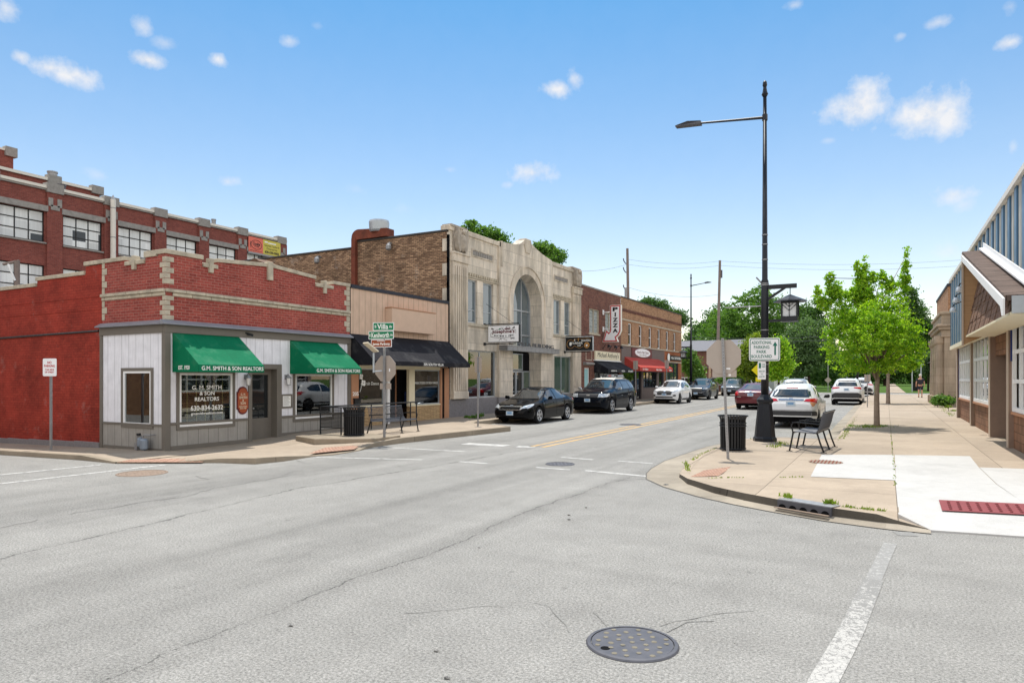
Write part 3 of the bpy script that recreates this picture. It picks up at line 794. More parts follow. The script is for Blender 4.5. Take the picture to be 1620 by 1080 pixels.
# covers
def manhole(loc, r, m_, label, holes=False, group=None, rimm=None):
    t = thing('manhole_cover', label, 'manhole cover', loc)
    x, y, z = loc
    a = MB().lathe((x,y,z), [(r*.93,.002),(r*.93,.012),(.001,.012)], 40).build('lid', m_, t)
    b = MB(); prof = [(r*.94,.001),(r*.95,.016),(r*1.03,.013),(r*1.06,.003)]
    vs = []; n = 40
    for rr, zz in prof:
        for k_ in range(n): vs.append((x+rr*math.cos(2*PI*k_/n), y+rr*math.sin(2*PI*k_/n), z+zz))
    b.add(vs, [(i*n+k_, i*n+(k_+1) % n, (i+1)*n+(k_+1) % n, (i+1)*n+k_) for i in range(3) for k_ in range(n)])
    b.build('ring', rimm or m_, t)
    c = MB(); c.lathe((x,y,z+.0095), [(r*.9,0),(r*.9,.001),(.001,.001)], 30)
    st = r/3.3
    for i in range(-5, 6):
        for j in range(-5, 6):
            px = (i+.5*(j % 2))*st; py = j*st*.87
            if math.hypot(px, py) < r*.84: jx = .12*st*math.sin(i*7+j*3); c.cyl((x+px+jx,y+py,z+.011), (x+px+jx,y+py,z+.015), st*(.2+.05*math.sin(i*3+j*5)), st*.2, 7)
    c.build('studs', holes or m_, t)
    if holes:
        MB().cyl((x-r*.42,y-r*.62,z+.0125), (x-r*.42,y-r*.62,z+.0135), r*.11, r*.11, 12).build('pick_hole', MT['dark'], t)
    return t
MT['iron'] = M('cast_iron', S(92,92,98,.9), .55, .3, .2, 10)
MT['rustiron'] = M('rusty_iron', S(158,138,122,.75), .8, .2, .25, 10)
MT['sand'] = M('sand_in_studs', S(160,152,134,.55), .9, 0, .25, 20)
manhole((-1.51,4.45,.0), .295, MT['iron'], 'large grey manhole cover with sandy studs in the near road', MT['sand'])
manhole((-5.99,13.02,0), .29, MT['iron'], 'grey manhole cover in the middle of the crosswalk')
manhole((-12.34,7.96,0), .42, MT['rustiron'], 'rusty tan manhole cover by the corner realtor shop')
manhole((-8.62,25.2,.012), .4, MT['iron'], 'dark manhole cover beside the yellow centre line')
t = thing('drain_grate', 'round rusty grate in the tan sidewalk by the bench', 'drain grate', (-1.04,14.7,.16))
b = MB().lathe((-1.04,14.7,.152), [(.31,0),(.31,.01),(.001,.01)], 24); b.build('plate', MT['rustiron'], t)
b = MB()
for i in range(-4, 5): 
    h = math.sqrt(max(0, .29**2-(i*.065)**2)); b.box(-1.04+i*.065-.012, -1.04+i*.065+.012, 14.7-h, 14.7+h, .16, .168)
b.build('bar', MT['rust'], t)
# kerb inlet
t = thing('kerb_inlet', 'grey metal storm drain inlet with round openings in the corner kerb', 'storm drain', (-.95,9.72,0))
p = Vector((-1.28,9.86,0)); q = Vector((-.60,9.54,0)); d = (q-p); n = Vector((-d.y, d.x, 0)).normalized()*-1
b = MB(); top = [p+n*.02, q+n*.02, q-n*.2, p-n*.2]
b.prism([(v.x, v.y, .157) for v in top], (0,0,.012)); b.build('hood', MT['galv'], t)
b = MB(); b.prism([(v.x, v.y, .0) for v in (p+n*.03, q+n*.03, q-n*.0, p-n*.0)], (0,0,.156)); b.build('face', MT['iron'], t)
b = MB()
for i in range(5):
    c = p.lerp(q, (i+.5)/5)+n*.031; b.prism([(c.x+d.normalized().x*.055*math.cos(a)*1.0, c.y+d.normalized().y*.055*math.cos(a), .06+.05*max(math.sin(a), 0)) for a in [PI*k_/8 for k_ in range(9)]], n*.004)
b.build('opening', MT['dark'], t)
b = MB()
for i in range(1):
    o = n*(.06+.08*i); b.prism([(v.x, v.y, .058-.013*i) for v in (p+o, q+o, q+o+n*.05, p+o+n*.05)], (0,0,.01))
b.build('gutter_grate', MT['rustiron'], t)
# ------------------------------------------------------------------ building helpers
def face_x(m, X, s, y0, y1, z0, z1, holes=(), depth=.15):
    """wall face on plane x=X looking along s (+1/-1) with openings and their reveals"""
    ys = sorted({y0, y1, *[q for h in holes for q in h[:2]]}); zs = sorted({z0, z1, *[q for h in holes for q in h[2:4]]})
    ys = [y for y in ys if y0 <= y <= y1]; zs = [z for z in zs if z0 <= z <= z1]
    for a, b in zip(ys, ys[1:]):
        for c, d in zip(zs, zs[1:]):
            cy, cz = (a+b)/2, (c+d)/2
            if any(h[0] < cy < h[1] and h[2] < cz < h[3] for h in holes): continue
            m.quad((X,a,c), (X,b,c), (X,b,d), (X,a,d))
    B = X - s*depth
    for h in holes:
        a, b, c, d = h[:4]
        m.quad((X,a,c), (B,a,c), (B,a,d), (X,a,d)); m.quad((X,b,c), (B,b,c), (B,b,d), (X,b,d))
        m.quad((X,a,d), (B,a,d), (B,b,d), (X,b,d)); m.quad((X,a,c), (B,a,c), (B,b,c), (X,b,c))
    return m

def swapxy(mb):
    mb.v = [(p[1], p[0], p[2]) for p in mb.v]; return mb

def frame_x(X, s, y0, y1, z0, z1, fw, th, vs=(), hs=(), mw=None):
    """window frame bars; outer edge y0..z1, proud th of plane X; vs/hs fractions for glazing bars"""
    m = MB(); A, B = X, X + s*th; mw = mw or fw*.6
    m.box(A,B,y0,y0+fw,z0,z1); m.box(A,B,y1-fw,y1,z0,z1); m.box(A,B,y0+fw,y1-fw,z1-fw,z1); m.box(A,B,y0+fw,y1-fw,z0,z0+fw)
    B2 = X + s*th*.8
    for f in vs:
        y = y0+(y1-y0)*f; m.box(A,B2,y-mw/2,y+mw/2,z0+fw,z1-fw)
    for f in hs:
        z = z0+(z1-z0)*f; m.box(A,B2-s*.003,y0+fw,y1-fw,z-mw/2,z+mw/2)
    return m

def window_x(par, X, s, y0, y1, z0, z1, mf, mg, fw=.05, th=.05, vs=(), hs=(), mw=None, back=None, bd=.12, sw=False, label=None, name='window'):
    m = frame_x(X, s, y0, y1, z0, z1, fw, th, vs, hs, mw)
    p = MB().box(X+s*.012, X+s*.02, y0+fw*.5, y1-fw*.5, z0+fw*.5, z1-fw*.5)
    k = MB().box(X-s*bd, X-s*(bd+.01), y0, y1, z0, z1) if back else None
    for q in (m, p, k):
        if q and sw: swapxy(q)
    f = m.build(name, mf, par); 
    if label: f['label'] = label
    p.build('pane', mg, f)
    if k: k.build('blind', back, f)
    return f

def awning(par_label, Y0, Y1, Xw, zt, Xf, zf, zv, mat, texts=(), side=None, group=None):
    t = thing('awning', par_label, 'awning', (Xw, (Y0+Y1)/2, zv), group)
    m = MB(); pr = [(Xw,zt), (Xf,zf), (Xf,zv), (Xw,zv)]
    th = .012
    m.prism([(x, Y0, z) for x, z in [(Xw,zt),(Xf,zf),(Xf,zv),(Xw,zv)]], (0,th,0)); m.prism([(x, Y1-th, z) for x, z in [(Xw,zt),(Xf,zf),(Xf,zv),(Xw,zv)]], (0,th,0))
    n = 10
    vs = []; fs = []
    for i in range(n+1):
        f = i/n
        for j in range(13):
            y = lerp(Y0, Y1, j/12); sag = -.012*math.sin(PI*f)*(1 if j % 4 else .2)
            vs.append((lerp(Xw, Xf, f), y, lerp(zt, zf, f)+sag))
    for i in range(n):
        for j in range(12): fs.append((i*13+j, i*13+j+1, (i+1)*13+j+1, (i+1)*13+j))
    m.add(vs, fs)
    m.build('canopy', mat, t)
    MB().box(Xf-.006, Xf+.008, Y0, Y1, zv, zf).build('valance', mat, t)
    fr = MB(); fr.tube([(Xf-.03,Y0+.02,zf-.02),(Xf-.03,Y1-.02,zf-.02)], .015, 6); fr.tube([(Xw+.02,Y0+.03,zv+.02),(Xf-.03,Y0+.03,zv+.02)], .012, 6); fr.tube([(Xw+.02,Y1-.03,zv+.02),(Xf-.03,Y1-.03,zv+.02)], .012, 6)
    fr.build('frame', MT['galv'], t)
    if texts:
        L = MB()
        for s, c, nn, w_, h_ in texts: L.text(s, c, nn, w_, h_, .004, bold=.01)
        L.build('lettering', MT['letter'], t)
    return t

XF = -15.5
# ================================================================== corner realtor shop
shop = thing('corner_shop', 'single storey red brick corner shop with white board front and stone trim', 'shop building', (-15.5,10.6,0))
Y0, Y1 = 10.6, 17.15; YS = 10.6
def stepped(pts, z0):   # wall outline along a parapet
    return pts
# brick upper walls
m = MB()
fr_top = [(10.6,4.86),(11.62,4.86),(11.62,4.68),(12.1,4.68),(12.1,4.86),(13.84,4.98),(15.6,4.86),(15.6,4.64),(16.4,4.64),(16.4,4.8),(17.15,4.8)]
m.prism([(XF,10.6,3.2)] + [(XF,y,z) for y, z in fr_top] + [(XF,17.15,3.2)], (-.3,0,0))
sd_top = [(-15.8,4.82),(-16.3,4.82),(-16.3,4.68),(-17.1,4.68),(-17.1,4.82),(-18.14,4.82)]
m.prism([(-15.8,YS,3.2)] + [(x,YS,z) for x, z in sd_top] + [(-18.14,YS,3.2)], (0,.3,0))
m.build('brick_parapet', MT['redbrick'], shop)
m = MB()
sp_top = [(-18.14,4.8),(-18.9,4.8),(-18.9,4.58),(-21.3,4.58),(-21.3,4.42),(-24.5,4.42),(-24.5,4.28),(-28,4.28),(-28,4.1),(-34,4.1)]
m.prism([(-18.14,YS,-.3)] + [(x,YS,z) for x, z in sp_top] + [(-34,YS,-.3)], (0,.3,0))
m.box(-34,-33.7,10.9,17.15,-.3,4.2); m.box(-34,-15.8,16.85,17.15,-.3,4.3)
m.box(-33,-18.14,YS-.012,YS,3.62,3.66); m.box(-33,-18.3,YS-.012,YS,3.95,3.98)
m.build('painted_brick_wall', MT['redpaint'], shop)
m = MB()
# stone copings
def cope_x(y0, y1, z, h=.1, m_=None): m.box(XF-.34, XF+.04, y0, y1, z, z+h)
def cope_y(x0, x1, z, h=.1): m.box(x0, x1, YS-.04, YS+.34, z, z+h)
cope_x(10.56,11.64,4.86,.11); cope_x(11.64,12.08,4.68,.1); cope_x(15.62,16.38,4.64,.1); cope_x(16.38,17.15,4.8,.1)
m.prism([(XF+.04,12.08,4.86),(XF+.04,13.84,4.98),(XF+.04,13.84,5.08),(XF+.04,12.08,4.96)], (-.38,0,0)); m.prism([(XF+.04,13.843,4.98),(XF+.04,15.62,4.86),(XF+.04,15.62,4.96),(XF+.04,13.843,5.08)], (-.38,0,0))
m.box(XF-.1,XF+.07,11.8,11.92,4.55,4.92); m.box(XF-.1,XF+.07,13.72,13.9,4.6,5.12); m.box(XF-.1,XF+.07,15.93,16.05,4.46,4.86)
cope_y(-16.32,-15.84,4.82,.15); cope_y(-17.12,-16.32,4.68); cope_y(-18.94,-17.12,4.82); cope_y(-21.34,-18.94,4.58); cope_y(-24.54,-21.34,4.42); cope_y(-28,-24.54,4.28); cope_y(-34,-28,4.1)
m.box(-16.78,-16.66,YS-.07,YS+.1,4.55,4.9)
# quoins
for i in range(6):
    z0_ = 4.76-.12*i-.02
    if True:
        a = .22 if i % 2 else .12; b = .12 if i % 2 else .22
        z = 4.80-.135*(i+1)
        if z < 3.99: break
        m.box(XF-a, XF+.012, YS-.012, YS+b, z, z+.125)
for i in range(5):
    z = 3.76-.118*(i+.0)-.0
    z = 3.72-.12*i
    if z < 3.22: break
    a = .22 if i % 2 else .12; b = .12 if i % 2 else .22
    m.box(XF-a, XF+.012, YS-.012, YS+b, z, z+.112)
for i in range(9):
    z = 4.68-.17*i
    if z < 3.22 or 3.78 < z+.1 < 4.06: continue
    b = .26 if i % 2 else .16
    m.box(XF, XF+.014, 17.15-b, 17.15, z, z+.16); m.box(-18.14, -18.14+b-.04, YS-.014, YS, z, z+.16)
m.build('stone_trim', MT['cast'], shop, bevel=.008)
m = MB()
y = 10.58
while y < 17.1:
    l = min(.55, 17.15-y); m.box(XF, XF+.075, y+.004, y+l-.004, 3.92, 4.0); m.box(XF, XF+.035, y+.2, min(y+l+.19, 17.15), 3.83, 3.915); y += .55
x = -15.5
while x > -18.1:
    l = min(.5, x+18.14); m.box(x-.004, x-l+.004, YS-.075, YS, 3.92, 4.0); m.box(x, x-l+.01, YS-.035, YS, 3.83, 3.915); x -= .5
m.build('stone_band', MT['cast'], shop, bevel=.012)
# soldier course of darker bricks above the band is part of the brick; grey flashing, fascia
m = MB()
m.prism([(XF,10.45,3.24),(XF+.16,10.45,3.15),(XF+.16,10.45,3.12),(XF,10.45,3.12)], (0,6.72,0))
m.prism([(-15.5,YS,3.24),(-15.5,YS-.16,3.15),(-15.5,YS-.16,3.12),(-15.5,YS,3.12)], (-2.72,0,0))
m.build('flashing', MT['flash'], shop)
m = MB()
m.box(XF-.05,XF+.05,10.56,17.17,2.92,3.118); m.box(-15.55,-18.2,YS-.05,YS+.05,2.92,3.118)
m.box(XF-.08,XF+.055,YS-.055,YS+.1,0,2.918)                        # corner post
m.box(XF-.05,XF+.04,17.04,17.17,.1,2.918); m.box(-18.1,-18.2,YS-.04,YS+.05,-.06,2.918)
m.box(XF-.05,XF+.035,10.72,13.05,.64,.70); m.box(XF-.05,XF+.035,14.24,17.03,.64,.70); m.box(-15.6,-18.08,YS-.035,YS+.05,.61,.66)
m.box(XF-.05,XF+.03,10.72,13.12,.0,.12); m.box(XF-.05,XF+.03,14.17,17.03,.06,.2); m.box(-15.6,-18.08,YS-.03,YS+.05,-.1,.06)
m.box(XF-.3,XF+.04,13.06,13.18,.0,2.2); m.box(XF-.3,XF+.04,14.06,14.24,.0,2.2); m.box(XF-.3,XF+.045,13.18,14.06,2.06,2.2)
m.build('trim_board', MT['trim'], shop, bevel=.004)
W1 = (10.96,12.54,.58,1.93); W2 = (14.77,16.32,.58,1.92); DR = (13.12,14.12,-.1,2.12)
m = MB(); face_x(m, XF, 1, 10.7, 17.15, .66, 2.95, [W1, W2, DR], .12)
WS = (-17.2,-16.05,.62,1.98)
q = MB(); face_x(q, YS, -1, -18.14, -15.55, .63, 2.95, [WS], .12); swapxy(q); m.add(q.v, q.f)
m.build('board_siding', MT['siding'], shop, nofix=True)
m = MB(); face_x(m, XF+.004, 1, 10.7, 17.15, -.15, .66, [(13.12,14.12,-.15,.66),(10.96,12.54,.5,.66),(14.77,16.32,.5,.66)], .0)
q = MB(); face_x(q, YS-.004, -1, -18.14, -15.55, -.15, .63, [], .0); swapxy(q); m.add(q.v, q.f)
m.build('wainscot', MT['greysiding'], shop, nofix=True)
MB().box(-33.9,-15.75,10.8,17.0,4.15,4.2).build('roof', MT['roofdark'], shop)
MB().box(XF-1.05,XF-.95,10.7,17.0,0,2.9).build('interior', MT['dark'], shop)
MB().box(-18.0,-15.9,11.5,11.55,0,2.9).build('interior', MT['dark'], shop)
def shop_window(X, s, y0, y1, z0, z1, sw, grid=True, lab=None):
    f = MB(); A = X + s*.03
    f.box(X-s*.02,A,y0-.08,y0,z0-.08,z1+.08); f.box(X-s*.02,A,y1,y1+.08,z0-.08,z1+.08); f.box(X-s*.02,A,y0,y1,z1,z1+.08); f.box(X-s*.02,A,y0,y1,z0-.08,z0)
    if sw: swapxy(f)
    w_ = f.build('window', MT['trim'], shop)
    if lab: w_['label'] = lab
    fr = frame_x(X-s*.03, s, y0, y1, z0, z1, .055, .05)
    g = MB()
    if grid:
        for i in range(1, 6): yy = lerp(y0, y1, i/6); g.box(X-s*.06,X-s*.045,yy-.009,yy+.009,z0,z1)
        for i in (1, 2): zz = lerp(z0, z1, i/3); g.box(X-s*.06,X-s*.046,y0,y1,zz-.009,zz+.009)
    b = MB()
    n = int((z1-z0)/.05)
    for i in range(n):
        zz = z0+.03+i*.05; b.quad((X-s*.13,y0,zz), (X-s*.13,y1,zz), (X-s*.165,y1,zz+.02), (X-s*.165,y0,zz+.02))
    p = MB().box(X-s*.012,X-s*.006,y0+.03,y1-.03,z0+.03,z1-.03)
    for q in (fr, g, b, p):
        if sw: swapxy(q)
    fr.build('frame', MT['white'], w_); p.build('pane', MT['pane'], w_); b.build('blind', MT['slat'], w_)
    if grid: g.build('glazing_bar', MT['brassbar'], w_)
    return w_
MT['slat'] = M('olive_blind_slats', S(120,106,72,.8), .7, 0, .1, 4); MT['brassbar'] = M('cream_glazing_bars', S(214,190,120), .5, 0, .05, 5)
w1 = shop_window(XF, 1, W1[0], W1[1], W1[2], W1[3], False, True, 'window lettered with the firm name and phone number')
w2 = shop_window(XF, 1, W2[0], W2[1], W2[2], W2[3], False)
w3 = shop_window(YS, -1, WS[0], WS[1], WS[2], WS[3], True, False)
m = MB(); yc = 11.77; X = XF-.003
for s, z, w_, h_ in (('G. M. SMITH',1.56,.88,.11),('& SON',1.41,.44,.1),('REALTORS',1.26,.72,.1),('630-834-2632',1.035,.96,.13),('gmsmithrealtors.com',.885,.94,.085)):
    m.text(s, (X, yc, z), (1,0,0), w_, h_, .003, bold=.012)
m.build('lettering', MT['letter'], w1)
# door in the recess
d = MB(); Xd = XF-.2
d.box(Xd-.05,Xd,13.18,13.23,.06,2.06); d.box(Xd-.05,Xd,13.95,14.06,.06,2.06); d.box(Xd-.05,Xd,13.23,13.95,1.9,2.06); d.box(Xd-.05,Xd+.004,13.23,13.95,.06,.58); d.box(Xd-.05,Xd+.008,13.23,13.95,.58,.66)
door = d.build('door', MT['trim'], shop)
MB().box(Xd-.04,Xd-.03,13.23,13.95,.66,1.9).build('pane', MT['glass'], door)
MB().cyl((Xd,13.38,.95),(Xd+.06,13.38,.95),.025).build('handle', MT['galv'], door)
MB().box(XF-.9,XF+.02,13.18,14.06,.0,.075).build('doorstep', MT['kerb'], shop)
# white coping bits seen on the roof, conduit on the painted wall, plinth
m = MB(); m.tube([(-34,YS-.03,2.93),(-26,YS-.03,2.97),(-18.25,YS-.03,3.05)], .028, 6); m.build('conduit', MT['black'], shop)
m = MB()
for i in range(14):
    x0 = -18.2-1.15*i; m.box(x0-.004, x0-1.146, YS-.07, YS, rise(x0-.6,9)-.15, rise(x0-.6,9)+.17+.0*i)
m.build('plinth', MT['granite'], shop, bevel=.008)
m = MB(); m.box(XF-.45,XF-.36,11.68,12.05,4.6,4.86); m.box(XF-.45,XF-.36,15.66,16.34,4.6,4.82); m.box(-17.1,-16.35,YS+.36,YS+.45,4.6,4.84)
m.build('white_flashing', MT['whitecap'], shop)
# wall things
def coach_lamp(y, z, lab):
    t = thing('wall_lantern', lab, 'wall lantern', (XF,y,z), 'lanterns beside the shop door')
    b = MB(); b.box(XF,XF+.03,y-.05,y+.05,z+.06,z+.2); b.tube([(XF+.02,y,z+.15),(XF+.1,y,z+.22),(XF+.12,y,z+.17)], .012, 6)
    b.lathe((XF+.12,y,z+.1), [(.09,0),(.02,.08)], 8); b.lathe((XF+.12,y,z-.11), [(.055,0),(.055,.02)], 8)
    for a in range(4): b.cyl((XF+.12+.055*math.cos(a*PI/2),y+.055*math.sin(a*PI/2),z-.1),(XF+.12+.08*math.cos(a*PI/2),y+.08*math.sin(a*PI/2),z+.1),.007,n=5)
    b.build('cage', MT['galv'], t); MB().lathe((XF+.12,y,z-.09), [(.045,0),(.07,.19)], 8).build('glass', MT['white'], t)
coach_lamp(12.98, 1.7, 'grey wall lantern just left of the recessed shop door')
coach_lamp(14.42, 1.7, 'grey wall lantern just right of the recessed shop door')
t = thing('wall_plaque', 'rust red plaque with rounded ends and cream letters beside the shop window', 'plaque', (XF,12.87,1.19))
def plaque(sc, x, th, name, mat):
    pts = [(.19,-.24),(.19,.24),(.15,.24)] + [(.15*math.cos(a),.24+.14*math.sin(a)) for a in [PI*i/10 for i in range(1,10)]] + [(-.15,.24),(-.19,.24),(-.19,-.24),(-.15,-.24)] + [(-.15*math.cos(a),-.24-.14*math.sin(a)) for a in [PI*i/10 for i in range(1,10)]] + [(.15,-.24)]
    return MB().prism([(x, 12.87+a*sc, 1.19+b*sc) for a, b in pts], (th,0,0)).build(name, mat, t)
plaque(1.0, XF+.002, .03, 'board', MT['inkmaroon']); plaque(.9, XF+.03, .008, 'face', MT['plaque'])
m = MB()
for s, z, w_, h_ in (('G. M.',1.36,.16,.06),('SMITH',1.27,.26,.07),('&',1.195,.05,.05),('SON',1.115,.17,.07),('REALTORS',1.025,.25,.035),('SINCE 1920',.975,.2,.035)): m.text(s, (XF+.039,12.87,z), (1,0,0), w_, h_, .003, bold=.01)
m.build('lettering', MT['cream'], t)
t = thing('notice_frame', 'taupe framed white paper notice on the boards right of the shop door', 'notice', (XF,14.44,1.12))
frame_x(XF, 1, 14.23, 14.65, .92, 1.33, .05, .035).build('frame', MT['trim'], t)
MB().box(XF+.001,XF+.02,14.26,14.62,.95,1.30).build('paper', MT['letter'], t)
m = MB()
for i in range(8): m.box(XF+.02,XF+.022,14.31,14.31+.2+.05*((i*37) % 3)/2,1.24-i*.032,1.248-i*.032)
m.build('lines', MT['inkblack'], t)
t = thing('security_camera', 'small black camera under the grey flashing of the corner shop', 'camera', (XF+.05,12.98,3.02))
MB().cyl((XF+.06,13.0,3.02),(XF+.2,13.06,2.98),.035,n=10).build('body', MT['black'], t); MB().cyl((XF+.02,12.92,3.05),(XF+.1,13.0,3.03),.02,n=8).build('bracket', MT['black'], t)
t = thing('gas_meter', 'grey gas meter with pipes against the corner shop side wall', 'gas meter', (-16.1,10.4,0))
b = MB(); b.lathe((-16.02,10.38,.03), [(.06,0),(.1,.04),(.1,.24),(.07,.28)], 12, 1.15, .9); b.lathe((-16.2,10.4,.1), [(.05,0),(.07,.03),(.07,.2),(.04,.24)], 12); b.build('body', M('meter_grey', S(134,144,156), .5, .2, .12, 8), t, smooth=False)
b = MB(); b.tube([(-16.34,10.42,-.02),(-16.34,10.42,.36),(-16.2,10.42,.38),(-16.2,10.42,.3)], .022, 7); b.tube([(-16.05,10.38,.3),(-16.05,10.38,.4),(-15.85,10.42,.4),(-15.85,10.56,.4)], .02, 7); b.box(-16.38,-16.28,10.36,10.46,.02,.2); b.build('pipe', MT['galv'], t)
b = MB().cyl((-16.2,10.36,.38),(-16.2,10.36,.44),.05); b.build('regulator', MT['black'], t)

awning('green canvas awning over the lettered window of the corner shop, EST. 1920 on its side', 10.78, 12.74, XF, 2.94, -14.5, 2.13, 1.95, MT['green'],
   [('G.M. SMITH & SON REALTORS', (-14.49,11.78,2.045), (1,0,0), 1.86, .1), ('EST. 1920', (-15.05,10.778,2.06), (0,-1,0), .42, .1)])
awning('green canvas awning right of the shop door beside the black awning', 14.58, 16.58, XF, 2.92, -14.5, 2.11, 1.93, MT['green'],
   [('G.M. SMITH & SON REALTORS', (-14.49,15.58,2.025), (1,0,0), 1.86, .1)])

# brick corner building across the side street, mirrored in the shop glass
cb = thing('corner_building', 'tan brick building across the side street reflected in the shop side window', 'building', (-30,-8,-.3))
MB().box(-60,-19,-16,-2.5,-.4,6.5).build('wall', MT['tanbrick'], cb); MB().box(-60.1,-18.9,-16.1,-2.4,6.5,6.7).build('coping', MT['cast'], cb)
for x in (-28,-24.5,-21.5):
    for z in (1.0,4.0): f = swapxy(frame_x(-2.5, 1, x, x+1.4, z, z+1.6, .12, .06, (.5,), (.5,))).build('window', MT['white'], cb); swapxy(MB().box(-2.49,-2.48,x,x+1.4,z,z+1.6)).build('pane', MT['glass'], f)
# ================================================================== beige shop
b2 = thing('beige_shop', 'low beige board fronted shop with a blank sign box above a black awning', 'shop building', (-15.5,20,0))
Ya, Yb = 17.2, 22.92
HS = [(17.58,18.82,.86,2.3),(19.02,20.32,.0,2.3),(20.68,22.3,.79,2.16)]
m = MB(); face_x(m, XF, 1, Ya, Yb, 2.2, 4.8, [], .1); m.build('board_front', MT['beige'], b2, nofix=True)
m = MB(); m.box(XF-.05,XF+.04,Ya,Yb,4.78,4.9); m.box(-28,XF-.05,17.2,17.32,4.5,4.88); m.build('parapet_cap', MT['darktrim'], b2)
m = MB(); m.box(-28,XF-.02,17.17,17.25,0,4.78); m.box(-28,XF-.3,17.3,22.9,4.4,4.45); m.build('side_wall', MT['roofdark'], b2)
m = MB(); m.box(XF-.1,XF+.03,17.2,17.56,.15,2.2); m.box(XF-.1,XF+.03,22.34,22.46,.15,2.2); m.box(XF-.1,XF+.045,22.6,22.92,.15,2.2); m.box(XF-.7,XF-.55,19.42,19.66,.15,2.2); m.build('wood_pier', MT['tanwood'], b2)
m = MB(); m.box(XF-.1,XF+.02,22.463,22.598,.15,2.2); m.box(XF-.1,XF+.035,17.561,17.6,.15,2.2); m.build('dark_jamb', MT['dark'], b2)
m = MB(); m.box(XF-.15,XF,17.602,18.9,.1,.82); m.box(XF-.15,XF,20.4,22.338,.1,.75); m.build('brick_kneewall', MT['romanbrick'], b2)
m = MB(); m.box(XF-.1,XF+.02,17.6,22.338,2.12,2.3); m.box(XF-.1,XF+.02,20.33,20.67,.755,2.12); m.box(XF-.1,XF+.025,20.4,22.338,.75,.8); m.box(XF-.1,XF+.025,17.6,18.9,.82,.87); m.build('white_frame', MT['cream'], b2)
MB().box(XF-.1,XF+.03,19.06,19.2,.15,2.12).build('door_post', MT['white'], b2)
MT['bluecurtain'] = M_boards('dark_blue_curtain', S(26,44,96,.8), .1, .3, .5)
fw = window_x(b2, XF-.06, 1, 17.6, 18.9, .87, 2.12, MT['alu'], MT['pane'], .03, .04)
fw2 = window_x(b2, XF-.06, 1, 20.67, 22.33, .8, 2.12, MT['alu'], MT['pane'], .04, .04)
MB().box(XF-.4,XF-.38,17.6,18.9,.85,1.5).build('curtain', MT['bluecurtain'], fw); MB().box(XF-.55,XF-.54,17.4,19.0,.8,2.2).build('backdrop', MT['dark'], fw); MB().box(XF-.5,XF-.48,20.7,21.3,.8,1.3).build('curtain', MT['bluecurtain'], fw2); MB().box(XF-.6,XF-.59,20.4,22.5,.7,2.2).build('backdrop', MT['dark'], fw2)
dd = frame_x(XF-.62, 1, 19.66, 20.33, .15, 2.12, .05, .04).build('door', MT['tanwood'], b2); MB().box(XF-.61,XF-.6,19.7,20.3,.2,2.08).build('pane', MT['glass'], dd); MB().box(XF-.58,XF-.54,19.74,19.77,.9,1.2).build('handle', MT['galv'], dd)
MB().box(XF-.75,XF-.7,18.9,20.4,.1,2.2).build('interior', MT['dark'], b2)
m = MB(); m.text('Irish Dance', (XF-.034,18.3,1.62), (1,0,0), .72, .11, .002)
def clover(c, r):
    for k_ in range(4):
        a = k_*PI/2+.6; m.cyl((c[0],c[1]+r*.55*math.cos(a),c[2]+r*.55*math.sin(a)), (c[0]+.003,c[1]+r*.55*math.cos(a),c[2]+r*.55*math.sin(a)), r*.45, n=9)
clover((XF-.034,17.74,1.85), .11); clover((XF-.034,17.86,1.64), .12); m.tube([(XF-.033,17.78,1.55),(XF-.033,17.72,1.4),(XF-.033,17.66,1.3)], .01, 4)
m.build('lettering', MT['letter'], fw)
m = MB(); m.text('MAIN STUDIO OF IRISH DANCE', (XF-.034,21.5,1.62), (1,0,0), 1.5, .09, .002); m.build('lettering', MT['letter'], fw2)
m = MB(); m.text('205', (XF+.03,17.4,1.28), (1,0,0), .28, .13, .01, bold=.01); m.build('house_number', MT['letter'], b2)
t = thing('mailbox', 'black mailbox on the tan pier under the house number', 'mailbox', (XF+.03,17.42,1.0)); MB().box(XF+.03,XF+.12,17.28,17.56,.88,1.1).build('body', MT['black'], t, bevel=.01); MB().prism([(XF+.03,17.27,1.14),(XF+.14,17.27,1.1),(XF+.14,17.27,1.085),(XF+.03,17.27,1.1)], (0,.3,0)).build('lid', MT['black'], t)
t = thing('sign_box', 'blank beige sign box on the board front above the black awning', 'sign', (XF,20.3,3.88)); MB().box(XF,XF+.3,18.98,21.62,3.47,4.27).build('panel', MT['beigeplain'], t, bevel=.01); MB().box(XF,XF+.32,18.96,21.64,4.272,4.3).build('top_cap', MT['tanwood'], t)
awning('wide black canvas awning of the beige shop lettered 205 SOUTH VILLA', 17.2, 22.96, XF, 3.27, -14.5, 2.37, 2.22, MT['blackcanvas'], [('205 SOUTH VILLA', (-14.49,20.5,2.295), (1,0,0), 1.25, .095)])
t = thing('downspout', 'dark downspout in the gap between the beige shop and the stone theatre', 'downspout', (XF-.05,22.98,.2)); MB().box(XF-.08,XF+.02,22.93,23.0,.2,7.6).build('pipe', MT['dark'], t)
# ================================================================== stone theatre
th = thing('stone_theatre', 'old limestone theatre with a tall central arch, fluted pilasters and a stepped parapet', 'theatre', (-15.5,29.7,0))
YL, YR, YC = 22.95, 36.38, 29.7
